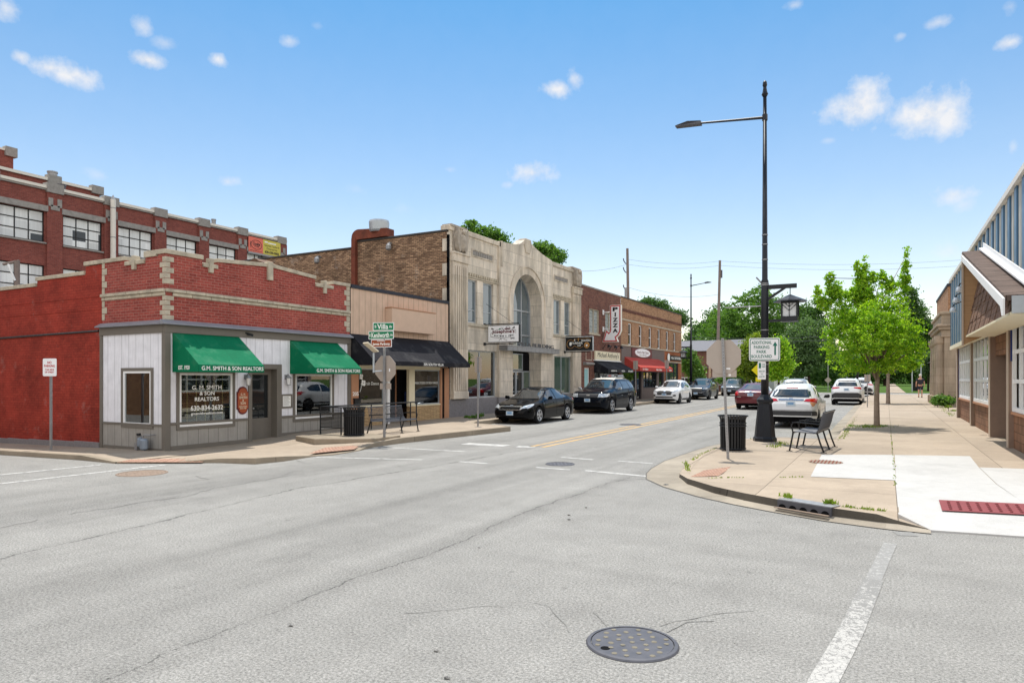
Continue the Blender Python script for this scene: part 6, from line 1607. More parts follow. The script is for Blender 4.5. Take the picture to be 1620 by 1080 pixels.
m = MB(); a_ = Vector((-12.42,14.25,2.74)); b_ = Vector((-12.12,14.1,2.74)); c_ = Vector((-11.92,14.3,2.5)); d_ = Vector((-12.22,14.45,2.5)); n = (b_-a_).cross(d_-a_).normalized(); m.prism([a_,b_,c_,d_], n*.035); m.build('panel', M('panel_back', S(226,214,190,.9), .6), t)
# parking sign posts seen from behind, no-parking sign
def small_post(x, y, z0_, zs0, zs1, w_, lab, back=True):
    t = thing('parking_sign', lab, 'sign', (x,y,z0_), 'parking signs on steel posts'); m = MB(); m.box(x-.025,x+.025,y-.015,y+.015,z0_-.05,zs1-.02); m.build('post', MT['galv'], t)
    MB().box(x-w_/2,x+w_/2,y+.016,y+.024,zs0,zs1).build('plate', MT['signback'], t); return t
small_post(-12.42,20.2,.17,2.0,2.55,.27,'grey back of a parking sign on a post left of the black sedan')
small_post(-13.9,41.6,.25,2.35,2.9,.3,'grey back of a parking sign on a post behind the black police style SUV')
small_post(-13.9,48.6,.28,2.5,3.1,.3,'grey back of a parking sign on a post in front of the red awning')
small_post(-.9,42,.2,1.6,2.0,.3,'thin sign post on the right sidewalk just beyond the bright green tree')
t = thing('no_parking_sign', 'white no parking sign with red letters on a grey post by the painted brick wall', 'sign', (-18.28,9.4,-.02))
m = MB(); m.box(-18.31,-18.25,9.39,9.43,-.1,1.95); m.build('post', MT['galv'], t)
c = Vector((-18.27,9.38,2.07)); nn2 = Vector((.6,-1,0)).normalized(); sign_plate(t, c, nn2, .33, .44, MT['signwhite'], MT['signwhite'], r=.03)
m = MB(); [m.text(s_, c+nn2*.016+Vector((0,0,dz)), nn2, w_, h_, .003, bold=.01) for s_, dz, w_, h_ in (('NO',.12,.1,.06),('PARKING',.035,.26,.06),('THIS SIDE',-.06,.22,.04),('OF STREET',-.12,.22,.04))]; m.build('lettering', MT['inkred'], t)
# litter bins
def litter_bin(x, y, z, lab):
    t = thing('litter_bin', lab, 'litter bin', (x,y,z), 'black slatted litter bins'); n = 26
    m = MB()
    for i in range(n):
        a_ = 2*PI*i/n; u = Vector((math.cos(a_), math.sin(a_), 0)); v = Vector((-u.y, u.x, 0)); o = Vector((x,y,z))
        p = [(.27,.05),(.275,.5),(.275,.7),(.31,.79),(.33,.80)]
        for (r0,z0_),(r1,z1_) in zip(p, p[1:]): m.prism([o+u*r0+v*.02+Vector((0,0,z0_)), o+u*r0-v*.02+Vector((0,0,z0_)), o+u*r1-v*.02+Vector((0,0,z1_)), o+u*r1+v*.02+Vector((0,0,z1_))], u*.008)
    m.build('slat', MT['black'], t)
    m = MB()
    for zz, r in ((.04,.285),(.56,.29),(.62,.29),(.785,.33)): m.tube([(x+r*math.cos(2*PI*i/30), y+r*math.sin(2*PI*i/30), z+zz) for i in range(31)], .014, 5)
    m.build('hoop', MT['black'], t)
    MB().lathe((x,y,z), [(.2,.0),(.2,.03),(.245,.04),(.25,.72),(.001,.7)], 20).build('liner', MT['dark'], t); return t
litter_bin(-3.1,16.25,.15,'black slatted litter bin at the right corner beside the leaning stop sign')
litter_bin(-13.05,14.62,.2,'black slatted litter bin behind the mesh railing on the left corner')
# benches
def bench(lab, L=1.6):
    t = thing('bench', lab, 'bench', (0,0,0), 'black metal street benches')
    seat = MB(); back = MB()
    n = int(L/.055)
    for i in range(n+1):   # straps run front to back, then up the back; local: length Y, faces +X
        y = -L/2+.02+i*(L-.04)/n
        seat.tube([(.28,y,.41),(.24,y,.445),(.0,y,.43),(-.18,y,.42),(-.24,y,.45)], .011, 4)
        back.tube([(-.25,y,.47),(-.30,y,.62),(-.335,y,.78),(-.37,y,.88)], .011, 4)
    for x_, z_ in ((.27,.415),(-.22,.425)): seat.tube([(x_,-L/2,z_),(x_,L/2,z_)], .02, 6)
    for x_, z_ in ((-.25,.47),(-.375,.885)): back.tube([(x_,-L/2,z_),(x_,L/2,z_)], .02, 6)
    seat.build('seat', MT['benchsteel'], t); back.build('backrest', MT['benchsteel'], t)
    for y in (-L/2, 0, L/2):
        m = MB(); m.tube([(.34,y,.0),(.3,y,.2),(.26,y,.42)], .02, 6); m.box(.28,.4,y-.025,y+.025,0,.012); m.build('front_leg', MT['black'], t)
        m = MB(); m.tube([(-.38,y,0),(-.3,y,.22),(-.24,y,.43)], .02, 6); m.box(-.44,-.32,y-.025,y+.025,0,.012); m.build('rear_leg', MT['black'], t)
        m = MB(); m.tube([(.26,y,.42),(.3,y,.58),(.27,y,.645),(.2,y,.655),(-.1,y,.64),(-.3,y,.62)], .017, 6); m.build('armrest', MT['black'], t)
    return t
MT['benchsteel'] = M('bench_steel', S(84,86,92), .35, .4, .1, 10)
bn = bench('black strap metal bench on the left corner landing facing the street')
c2 = copy_tree(bn); c2['label'] = 'dark metal bench on the right corner seen end on behind the white hatchback'
place(bn, (-12.95,16.25,.17), .0); bn.scale = (.92,1,.88); place(c2, (-1.52,17.35,.15), PI-.08)
# railing
t = thing('railing', 'black railing with a mesh end panel around the landing on the left corner', 'railing', (-14.2,14.5,.2))
m = MB(); H_ = .98; m.tube([(-13.42,14.5,.2),(-13.42,14.5,H_),(-14.2,14.5,H_+.0),(-14.2,19.0,H_),(-14.2,19.05,H_-.06),(-14.2,19.05,.42),(-14.2,18.7,.4)], .022, 7)
m.tube([(-14.2,14.5,.2),(-14.2,14.5,H_)], .022, 7); m.tube([(-14.2,16.7,.2),(-14.2,16.7,H_)], .02, 6); m.tube([(-14.2,18.72,.2),(-14.2,18.72,H_)], .022, 6); m.tube([(-13.42,14.5,.4),(-14.2,14.5,.4)], .015, 6); m.build('rail', MT['black'], t)
m = MB(); nx, nz_ = 22, 16
for i in range(nx): x_ = lerp(-14.18,-13.44,i/(nx-1)); m.box(x_-.005,x_+.005,14.496,14.504,.4,H_)
for i in range(nz_): z_ = lerp(.41,H_,i/(nz_-1)); m.box(-14.18,-13.44,14.494,14.502,z_-.005,z_+.005)
m.build('mesh_panel', MT['black'], t)
# small grey bin and pole things further down the right pavement
t = thing('globe_lamp', 'tan concrete lamp post with a pale lantern in front of the apartment house', 'street lamp', (-15.6,70,.2)); m = MB().cyl((-15.6,70,.2),(-15.6,70,3.3),.14,.11,10); m.build('post', MT['concpole'], t); MB().lathe((-15.6,70,3.3), [(.12,0),(.22,.1),(.26,.5),(.2,.62),(.06,.8)], 10).build('lamp_head', M('pale_green_lantern', S(180,206,196,.7), .5), t)
t = thing('warning_sign', 'yellow diamond warning sign with a small plate beneath beyond the lamp post', 'sign', (-9.6,58,.2)); c = at_depth(62,1200,585)
m = MB(); m.box(c.x-.03,c.x+.03,c.y,c.y+.04,.2,c.z+.4); m.build('post', MT['galv'], t); m = MB(); m.prism([(c.x,c.y-.02,c.z-.62),(c.x+.62,c.y-.02,c.z),(c.x,c.y-.02,c.z+.62),(c.x-.62,c.y-.02,c.z)], (0,.015,0)); m.box(c.x-.25,c.x+.25,c.y-.02,c.y-.005,c.z-1.05,c.z-.66); m.build('plate', MT['yellow'], t)
t = thing('sign_post', 'grey back of a diamond sign on a tall steel post beside the far white SUV', 'sign', (-5.6,82,.2)); c = at_depth(84,1310,601)
m = MB(); m.box(c.x-.05,c.x+.05,c.y,c.y+.05,.0,4.1); m.build('post', MT['galv'], t); m = MB(); m.prism([(c.x,c.y-.02,c.z-.4),(c.x+.4,c.y-.02,c.z),(c.x,c.y-.02,c.z+.4),(c.x-.4,c.y-.02,c.z)], (0,.015,0)); m.build('plate', MT['signback'], t)
for px, py0, py1, Z, lab in ((1443,583,614,80,'silver post left of the walking person'),(1457,577,607,80,'silver lamp pole beside the walking person')):
    a_ = at_depth(Z, px, py0); t = thing('post', lab, 'post', (a_.x,a_.y,.2)); MB().cyl((a_.x,a_.y,.1),(a_.x,a_.y,a_.z),.07,n=8).build('shaft', MT['alu'], t); 
    if px == 1457: MB().box(a_.x-.3,a_.x+.3,a_.y-.1,a_.y+.1,a_.z,a_.z+.12).build('head', MT['alu'], t)
a_ = at_depth(85,1449,606); t = thing('dark_bin', 'black rubbish container on the lawn left of the walking person', 'bin', (a_.x,a_.y,.2)); MB().box(a_.x-.45,a_.x+.45,a_.y,a_.y+.7,.2,1.25).build('box', MT['black'], t, bevel=.04); MB().box(a_.x-.5,a_.x+.5,a_.y-.05,a_.y+.75,1.25,1.33).build('lid', MT['dark'], t)
a_ = at_depth(84,1456,609); t = thing('news_box', 'orange newspaper box on the lawn beside the walking person', 'newspaper box', (a_.x,a_.y,.2)); MB().box(a_.x-.22,a_.x+.22,a_.y,a_.y+.4,.5,1.25).build('box', M('orange_box', S(214,150,40), .5), t, bevel=.03); MB().box(a_.x-.05,a_.x+.05,a_.y+.1,a_.y+.2,.2,.5).build('pedestal', MT['black'], t)
# utility poles and wires
def upole(px, ptop, Z, lab, lean=0.0, arms=()):
    b_ = at_depth(Z, px, 600); tpt = at_depth(Z, px+lean, ptop); t = thing('utility_pole', lab, 'utility pole', (b_.x,b_.y,0), 'wooden utility poles')
    MB().cyl((b_.x,b_.y,0),tuple(tpt),.2,.14,10).build('shaft', MT['wood'], t)
    for i, (pz_, kind) in enumerate(arms):
        q = at_depth(Z, px+lean*.5, pz_); m = MB()
        m.tube([(q.x,q.y,q.z),(q.x-.35,q.y,q.z+.12),(q.x-.55,q.y,q.z+.45),(q.x-.6,q.y,q.z+.7)], .06, 6); m.build('insulator_arm', MT['iron'], t)
    if px < 1100: m = MB(); q = at_depth(Z, px-1.5, 462); m.cyl((q.x-.25,q.y,q.z-.5),(q.x-.25,q.y,q.z+.5),.22,n=10); m.build('transformer', MT['galv'], t)
    return t, tpt
u1, t1 = upole(996, 393, 76, 'wooden utility pole with curved insulator arms behind the brown brick building', -3.5, ((418,0),(432,0),(460,0)))
u2, t2 = upole(1134, 412, 80, 'leaning grey utility pole rising behind the near stop sign', 5)
q = at_depth(80,1141,434); MB().cyl((q.x,q.y,q.z-.4),(q.x,q.y,q.z+.5),.14,n=8).build('transformer', MT['iron'], u2)
def wire(p, q, sag, r=.012, lab=''):
    n = 14; m = MB(); p = Vector(p); q = Vector(q); m.tube([p.lerp(q,i/n)-Vector((0,0,sag*4*(i/n)*(1-i/n))) for i in range(n+1)], r, 4)
    return tag(m.build('power_line', MT['iron']), lab, 'power line', 'power lines across the sky')
P = at_depth
wire(P(76,992,410), P(80,1139,413), .4, .012, 'topmost power line between the two utility poles')
wire(P(76,992,418), P(80,1139,420), .4, .012, 'power line just below the topmost one between the two utility poles')
wire(P(80,1139,413), P(86,1620,402), .8, .012, 'long power line running right over the street from the leaning pole')
wire(P(80,1139,420), P(86,1620,412), .8, .012, 'lower long power line running right over the street from the leaning pole')
wire(P(76,992,418), P(62,900,428), .3, .012, 'power line running left behind the stone theatre parapet')
wire(P(76,992,454), P(80,1135,466), .6, .014, 'lower service wire between the poles above the tan brick roof')
wire(P(70,1060,531), P(72,1320,531), .3, .014, 'pale wire crossing the street in front of the far trees')
wire(P(70,1060,535), P(72,1320,537), .3, .014, 'second pale wire crossing the street in front of the far trees')
# ================================================================== cars
def M_paint(name, col, metal=.0, rough=.32, coat=.55, spec=.35):
    t = NT(name); n = t.noise(2.0, 4, .6); f = t.mapr(n, .3, .7, .94, 1.05)
    c = t.mix(1.0, col, t.comb(f, f, f), 'MULTIPLY')
    t.bsdf(c, t.mapr(t.noise(5, 4), .3, .7, rough-.05, rough+.08), metal, spec, coat=coat); return t.m
MT['carglass'] = M_glass('car_glass', (.022, .028, .034, 1), .02, 1.0, 0.0)
MT['chrome'] = M('chrome_trim', S(205,208,212), .15, .9, .05, 8)
MT['rim'] = M('alloy_rim', S(190,192,196), .3, .7, .08, 8)
MT['darkrim'] = M('dark_alloy_rim', S(60,62,66), .35, .6, .08, 8)
MT['clad'] = M('grey_plastic_cladding', S(58,58,60), .65, 0, .1, 8)
MT['headlamp'] = M('headlamp_lens', S(214,220,226,.8), .08, .3, .25, 14, .9, coat=.8)
MT['taillamp'] = M('red_tail_lens', S(190,18,24), .12, 0, .15, 12, .8, coat=.8)
MT['amber'] = M('amber_lens', S(214,150,110), .15, 0, .1, 12, .7)
MT['plate'] = M('number_plate_face', S(196,210,222), .4, 0, .2, 30)
MT['plateblue'] = M('plate_blue', S(120,160,200), .4, 0, .1, 20)

def gauss(ys, vs, L, sg=.05, n=420):
    g = np.linspace(-.2, L+.2, n); v = np.interp(g, ys, vs); dx = g[1]-g[0]; k = np.arange(-int(3*sg/dx)-1, int(3*sg/dx)+2)
    w_ = np.exp(-.5*(k*dx/sg)**2); w_ /= w_.sum(); pad = len(k)//2
    v2 = np.convolve(np.pad(v, pad, mode='edge'), w_, mode='valid'); return lambda y: float(np.interp(y, g, v2))

def make_car(label, cat, p, name='parked_car', group=None):
    L, W, H, r = p['L'], p['W'], p['H'], p['r']; hw = W/2
    t = thing(name, label, cat, (0,0,0), group)
    zt = gauss(*zip(*p['top']), L, p.get('sg', .05)); zbelt = gauss(*zip(*p['belt']), L, .12); zb0 = gauss(*zip(*p['bot']), L, .06); pl = gauss(*zip(*p['plan']), L, .05)
    wy = p['wheels']; Ra = r+.055
    st = list(np.linspace(0, L, 46)) + [.02, .045, L-.02, L-.045]
    for y in wy:
        for a in np.linspace(-PI/2, PI/2, 15): st.append(y+Ra*math.sin(a))
        st += [y-Ra-.004, y+Ra+.004]
    st = sorted(st); q = [st[0]]
    for s_ in st[1:]:
        if s_-q[-1] > .0025: q.append(s_)
    st = q
    rows = []
    for y in st:
        zb = zb0(y); 
        for yw in wy:
            d = abs(y-yw)
            if d <= Ra+.001: zb = max(zb, r+math.sqrt(max(0, Ra*Ra-d*d)))
        T = zt(y); B = min(zbelt(y), T-.03); k = min(max((T-B-.05)/.32, 0), 1); k = k*k*(3-2*k)
        w_ = hw*pl(y); wr = p['roofw']/2
        zs = lambda f: lerp(zb, B, f)
        lo = min(zb0(y), zb)
        pts = [(w_*.93, zb), (w_*.985, lerp(max(zb, zb0(y)+.0), B, .22)), (w_, zs(.5)), (w_*.992, zs(.8)), (w_*.95, B)]
        x6 = lerp(w_*.86, wr*min(1, pl(y)+.06), k); z6 = T - lerp(.022, .075, k)
        pts += [(lerp(w_*.95, x6, .5)+.012*k, lerp(B, z6, .5)), (x6, z6), (x6*.82, T-lerp(.012,.022,k)), (x6*.45, T-.006), (0, T)]
        rows.append((y, pts))
    n = len(rows[0][1]); m = MB(); vs = []
    for y, pts in rows:
        full = [(-x, z) for x, z in pts[:-1]] + [pts[-1]] + [(x, z) for x, z in pts[-2::-1]]
        vs += [(x, y-L/2, z) for x, z in full]
    N = 2*n-1
    fs = [(i*N+j, (i+1)*N+j, (i+1)*N+j+1, i*N+j+1) for i in range(len(rows)-1) for j in range(N-1)]
    fs += [tuple(range(N-1, -1, -1)), tuple(range((len(rows)-1)*N, len(rows)*N))]
    m.add(vs, fs)
    bvh = BVHTree.FromPolygons([Vector(v) for v in vs], fs)
    body = m.build('body', p['paint'], t, smooth=True)
    def patch(polys, view, off, matl, nm, par=t, mirror=True, split=False, maxe=.14):
        out = []
        groups = []
        for poly in polys:
            groups.append([(poly, 1)] + ([(poly, -1)] if mirror else []))
        if not split: groups = [[g for gg in groups for g in gg]]
        else: groups = [[g] for gg in groups for g in gg]
        for gs in groups:
            bm = bmesh.new()
            for poly, sg in gs:
                bb_ = bmesh.new()
                vv = [bb_.verts.new((a, b, 0)) for a, b in poly]; f = bb_.faces.new(vv); bmesh.ops.triangulate(bb_, faces=[f])
                for _ in range(7):
                    es = [e for e in bb_.edges if e.calc_length() > maxe]
                    if not es: break
                    bmesh.ops.subdivide_edges(bb_, edges=es, cuts=1); bmesh.ops.triangulate(bb_, faces=[f for f in bb_.faces if len(f.verts) > 4])
                bb_.verts.ensure_lookup_table(); mp = {}
                for v in bb_.verts:
                    a, b = v.co.x, v.co.y
                    if view == 'side': o = Vector((sg*3, a-L/2, b)); d = Vector((-sg, 0, 0))
                    elif view == 'front': o = Vector((sg*a, -6, b)); d = Vector((0, 1, 0))
                    elif view == 'rear': o = Vector((sg*a, 6, b)); d = Vector((0, -1, 0))
                    else: o = Vector((sg*a, b-L/2, 5)); d = Vector((0, 0, -1))
                    h, nn, _, _ = bvh.ray_cast(o, d)
                    if h is None: continue
                    if nn.dot(d) > 0: nn = -nn
                    mp[v] = bm.verts.new(h + nn*off)
                for f in bb_.faces:
                    if all(v in mp for v in f.verts):
                        try: bm.faces.new([mp[v] for v in f.verts])
                        except ValueError: pass
                bb_.free()
            me = bpy.data.meshes.new(nm); bm.to_mesh(me); bm.free(); me.materials.append(matl)
            me.polygons.foreach_set('use_smooth', [True]*len(me.polygons))
            ob = bpy.data.objects.new(nm, me); COL.objects.link(ob); ob.parent = par; out.append(ob); ORIG[ob.name] = Vector((0,0,0))
        return out
    def grow(poly, d):
        cx = sum(a for a, b in poly)/len(poly); cy = sum(b for a, b in poly)/len(poly)
        return [(a+d*(1 if a > cx else -1), b+d*(1 if b > cy else -1)) for a, b in poly]
    for g in p['swin']: patch([g], 'side', .004, MT['carglass'], 'side_window', split=True)
    patch([g for g in p['trimside']], 'side', .0025, MT['clad'], 'window_trim') if p.get('trimside') else None
    patch([p['wind']], 'front', .005, MT['carglass'], 'windshield', mirror=False)
    patch([p['rwin']], 'rear', .005, MT['carglass'], 'rear_window', mirror=False)
    for key, view, matl, nm, off in (('head','front',MT['headlamp'],'headlight',.008),('tail','rear',MT['taillamp'],'taillight',.008)):
        for g in p.get(key, []): patch([g], view, off, matl, nm, split=True, maxe=.045)
    for g in p.get('tailside', []): patch([g], 'side', .007, MT['taillamp'], 'taillight', split=True)
    for g in p.get('headside', []): patch([g], 'side', .007, MT['headlamp'], 'headlight', split=True)
    for nm, view, poly, matl, off, mir in p.get('extra', []): patch([poly], view, off, matl, nm, mirror=mir, split=mir, maxe=.05 if view in ('front', 'rear') else .14)
    # seams of the doors
    sm = [[(a-.005, z0), (a+.005, z0), (b+.005, z1), (b-.005, z1)] for a, z0, b, z1 in p.get('seams', [])]
    if sm: patch(sm, 'side', .003, MT['dark'], 'door_seam', maxe=.08)
    for a, z_ in p.get('handles', []): patch([[(a,z_),(a+.18,z_+.01),(a+.18,z_+.035),(a,z_+.03)]], 'side', .018, p.get('hmat', p['paint']), 'door_handle', split=True)
    # mirrors
    my, mz = p['mirror']
    for sg in (-1, 1):
        mm = MB(); x0 = sg*(hw-.02)
        mm.prism([(x0,my-L/2,mz),(x0+sg*.2,my-L/2-.02,mz+.0),(x0+sg*.23,my-L/2-.01,mz+.07),(x0+sg*.2,my-L/2,mz+.14),(x0+sg*.05,my-L/2,mz+.12)], (0,.09,0)); mm.build('wing_mirror', p.get('mirmat', p['paint']), t, bevel=.02)
    # wheels
    wt_ = .21
    for yw in wy:
        for sg in (-1, 1):
            w_ = thing_child('wheel', t)
            xc = sg*(hw-.13); prof = [(.60*r,-wt_*.42),(.66*r,-wt_*.5),(.93*r,-wt_*.5),(r*.985,-wt_*.42),(r,-wt_*.25),(r,wt_*.25),(r*.985,wt_*.42),(.93*r,wt_*.5),(.66*r,wt_*.5),(.60*r,wt_*.42)]
            mm = MB().lathe((0,0,0), prof, 28); mm.xf(Matrix.Translation((xc, yw-L/2, r)) @ Matrix.Rotation(PI/2, 4, 'Y')); mm.build('tyre', MT['rubber'], w_)
            mm = MB(); xo = sg*(wt_/2-.002)
            def pt(rad, a, x): return (xc+x, yw-L/2+rad*math.cos(a), r+rad*math.sin(a))
            ns = p.get('spokes', 5)
            for k_ in range(ns):
                a = 2*PI*k_/ns + .3; wd = p.get('spw', .3)
                mm.prism([pt(.08*r,a-wd*1.6,xo),pt(.64*r,a-wd,xo-sg*.01),pt(.64*r,a+wd,xo-sg*.01),pt(.08*r,a+wd*1.6,xo)], (-sg*.012,0,0))
            ring = [pt(.655*r, 2*PI*i/28, xo-sg*.005) for i in range(29)]; mm.tube(ring, .018, 5)
            mm.cyl((xc+xo-sg*.03,yw-L/2,r), (xc+xo+sg*.004,yw-L/2,r), .16*r, .13*r, 12)
            mm.build('rim', p.get('rim', MT['rim']), w_)
            MB().cyl((xc+xo-sg*.06,yw-L/2,r), (xc+xo-sg*.03,yw-L/2,r), .645*r, n=24).build('brake_disc', MT['dark'], w_)
    mm = MB(); mm.box(-hw+.16,hw-.16,-L/2+.25,L/2-.2,.2,.34); mm.box(-hw+.3,hw-.3,-L/2+.2,L/2-.2,.34,.62)
    mm.build('underbody', MT['dark'], t)
    mm = MB()
    if p.get('rails'):
        for sg in (-1, 1): a, b, zr_ = p['rails']; x = sg*(p['roofw']/2-.02); mm.tube([(x,a-L/2,zr_-.05),(x,a-L/2+.1,zr_),(x,b-L/2-.1,zr_),(x,b-L/2,zr_-.05)], .02, 6)
        mm.build('roof_rail', MT['chrome'] if p.get('chromerails') else MT['clad'], t)
    if p.get('fin'): 
        y, z_ = p['fin']; MB().prism([(-.012,y-L/2-.08,z_-.02),(-.012,y-L/2+.08,z_-.02),(-.012,y-L/2+.08,z_+.07),(-.012,y-L/2+.03,z_+.08)], (.024,0,0)).build('antenna_fin', p['paint'], t)
    for end, zp in p.get('plates', []):
        s_ = -1 if end == 'front' else 1
        h, nn, _, _ = bvh.ray_cast(Vector((0, s_*6, zp)), Vector((0, -s_, 0)))
        yy = h.y + s_*.012 if h else s_*L/2
        mm = MB().box(-.155,.155,yy,yy+s_*.012,zp-.08,zp+.08); pb_ = mm.build('number_plate', MT['plate'], t)
        MB().box(-.1,.1,yy+s_*.012,yy+s_*.015,zp-.03,zp+.05).build('plate_print', MT['plateblue'], pb_)
    return t
def thing_child(name, par):
    o = bpy.data.objects.new(name, None); COL.objects.link(o); o.parent = par; ORIG[o.name] = ORIG[par.name]; o.empty_display_size = .1; return o

PLAN = lambda L: [(0,.66),(.05,.78),(.16,.88),(.4,.965),(.8,1),(L-.8,1),(L-.35,.965),(L-.12,.90),(L-.03,.82),(L,.74)]
P_BLACK = M_paint('black_car_paint', (.003,.003,.004,1), 0, .1, .0, .16); P_NAVY = M_paint('dark_navy_car_paint', (.003,.005,.010,1), 0, .1, .0, .16); P_WHITE = M_paint('white_car_paint', (.72,.72,.73,1))
P_RED = M_paint('dark_red_car_paint', (.13,.012,.02,1)); P_GREY = M_paint('slate_grey_car_paint', (.08,.09,.10,1), .3); P_SILVER = M_paint('silver_car_paint', (.38,.39,.40,1), .4); P_DBLUE = M_paint('dark_blue_grey_car_paint', (.02,.027,.038,1))

def sedan(L=4.56, W=1.78, H=1.43, **k):
    d = dict(L=L, W=W, H=H, r=.325, wheels=(.88,.88+2.70), roofw=1.16,
      top=[(0,.56),(.04,.66),(.2,.75),(1.1,.92),(1.22,.95),(1.95,1.36),(2.3,H),(2.8,H-.005),(3.15,H-.07),(3.95,1.03),(4.05,1.01),(L-.1,1.0),(L-.03,.92),(L,.8)],
      belt=[(0,.52),(.25,.68),(1.1,.85),(2.5,.90),(4.0,.95),(L,.86)], bot=[(0,.28),(.2,.20),(1,.17),(3.6,.18),(L-.3,.25),(L,.36)], plan=PLAN(L),
      swin=[[(1.5,.935),(1.98,1.27),(2.36,1.335),(2.40,.94)],[(2.47,.94),(2.44,1.335),(2.9,1.31),(3.2,1.19),(3.28,.965)],[(3.34,.98),(3.27,1.16),(3.6,1.0)]],
      wind=[(-.66,.965),(.66,.965),(.54,1.34),(.3,1.365),(-.3,1.365),(-.54,1.34)], rwin=[(-.62,1.05),(.62,1.05),(.52,1.33),(-.52,1.33)],
      seams=[(1.28,.3,1.4,.9),(2.43,.25,2.43,.93),(3.05,.5,3.3,.95),(1.3,.26,2.95,.26) if False else (2.43,.25,2.43,.9)], handles=[(2.15,.78),(3.05,.80)], mirror=(1.55,.93), plates=[('front',.42)])
    d.update(k); return d
def suv(L=4.6, W=1.86, H=1.69, wb=2.69, fo=.92, hood=1.02, **k):
    d = dict(L=L, W=W, H=H, r=.36, wheels=(fo, fo+wb), roofw=1.24, sg=.045,
      top=[(0,.62),(.05,.82),(.16,hood-.1),(.35,hood-.04),(1.15,hood+.06),(1.3,hood+.10),(2.0,H-.09),(2.35,H-.01),(L-1.4,H),(L-.75,H-.05),(L-.5,H-.12),(L-.16,1.12),(L-.1,1.02),(L-.05,.95),(L,.82)],
      belt=[(0,.60),(.3,hood-.12),(1.2,hood-.03),(2.6,hood),(L-.8,hood+.06),(L-.2,hood),(L,.78)], bot=[(0,.36),(.25,.25),(1,.22),(L-1,.23),(L-.25,.30),(L,.42)], plan=PLAN(L),
      swin=[[(1.55,hood+.06),(2.05,H-.22),(2.42,H-.15),(2.46,hood+.06)],[(2.53,hood+.06),(2.5,H-.15),(3.35,H-.16),(3.42,hood+.08)],[(3.49,hood+.09),(3.43,H-.17),(L-.72,H-.22),(L-.55,hood+.2),(L-.6,hood+.11)]],
      wind=[(-.7,hood+.11),(.7,hood+.11),(.57,H-.13),(.3,H-.1),(-.3,H-.1),(-.57,H-.13)], rwin=[(-.66,1.14),(.66,1.14),(.55,H-.2),(-.55,H-.2)],
      seams=[(1.3,.35,1.45,hood),(2.5,.32,2.5,hood+.05),(3.3,.6,3.45,hood+.05)], handles=[(2.2,.86),(3.15,.88)], mirror=(1.62,hood+.03), plates=[('front',.5)], fin=(L-.85,H))
    d.update(k); return d
C_ = MT
MT['pinkplastic'] = M('faded_red_plastic', S(150,84,84), .5, 0, .1, 10)
# black sedan, front to the camera
kia = sedan(paint=P_BLACK, head=[[(.50,.60),(.72,.63),(.80,.74),(.74,.77),(.52,.69)]], headside=[[(.12,.60),(.55,.76),(.5,.78),(.16,.70)]], tailside=[[(4.1,.86),(4.48,.84),(4.45,.95),(4.2,.96)]],
   extra=[('grille_rim','front',[(-.48,.535),(.48,.535),(.54,.64),(.47,.70),(-.47,.70),(-.54,.64)],C_['chrome'],.006,False),('grille','front',[(-.42,.575),(.42,.575),(.46,.635),(.41,.663),(-.41,.663),(-.46,.635)],C_['dark'],.012,False),
          ('air_intake','front',[(-.45,.30),(.45,.30),(.5,.36),(-.5,.36)],C_['dark'],.006,False),('fog_lamp','front',[(.56,.36),(.74,.38),(.72,.52),(.6,.46)],C_['dark'],.006,True),('badge','front',[(-.06,.70),(.06,.70),(.06,.73),(-.06,.73)],C_['chrome'],.008,False)], spokes=5, spw=.34)
c = make_car('black sedan parked nearest on the left with a chrome rimmed grille', 'car', kia, group='parked and driving cars'); place(c, (-12.88,25.6,.015))
# police-like big SUV
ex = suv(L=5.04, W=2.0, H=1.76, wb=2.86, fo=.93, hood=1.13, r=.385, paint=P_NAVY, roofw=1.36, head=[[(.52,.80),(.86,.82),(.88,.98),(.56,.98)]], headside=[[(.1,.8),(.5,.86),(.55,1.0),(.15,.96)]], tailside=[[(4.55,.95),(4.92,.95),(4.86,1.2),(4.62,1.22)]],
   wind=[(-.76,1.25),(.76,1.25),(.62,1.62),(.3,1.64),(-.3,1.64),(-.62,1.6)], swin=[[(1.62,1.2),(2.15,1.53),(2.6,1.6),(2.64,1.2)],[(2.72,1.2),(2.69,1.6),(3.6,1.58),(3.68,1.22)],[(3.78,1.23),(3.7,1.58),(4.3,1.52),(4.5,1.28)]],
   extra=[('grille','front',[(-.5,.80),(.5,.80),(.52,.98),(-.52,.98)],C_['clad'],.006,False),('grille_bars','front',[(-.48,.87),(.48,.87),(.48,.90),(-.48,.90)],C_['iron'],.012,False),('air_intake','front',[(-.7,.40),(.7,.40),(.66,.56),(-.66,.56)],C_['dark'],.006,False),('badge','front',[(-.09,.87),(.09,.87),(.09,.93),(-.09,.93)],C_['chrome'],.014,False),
     ('roof_glint','top',[(-.60,2.1),(.60,2.1),(.62,3.0),(.6,4.2),(-.6,4.2),(-.62,3.0)],C_['whitecap'],.012,False),('side_cladding','side',[(1.45,.26),(3.3,.26),(3.3,.40),(1.45,.40)],C_['clad'],.006,True)], plates=[('front',.66)], spokes=5, spw=.24, mirmat=C_['chrome'], hmat=C_['chrome'], fin=None)  # white patch on the roof paints in the sun's glint
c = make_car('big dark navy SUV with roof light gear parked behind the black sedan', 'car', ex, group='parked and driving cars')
g = MB(); g.box(-.5,.5,.55,1.5,1.80,1.84); g.box(-.45,.45,.6,.66,1.84,1.95); g.box(-.45,.45,1.2,1.5,1.84,1.93); [g.cyl((x,.4+.0,1.77),(x,.4,1.86),.05,n=8) for x in (-.4,.4)]; rg = g.build('roof_gear', C_['alu'], c)
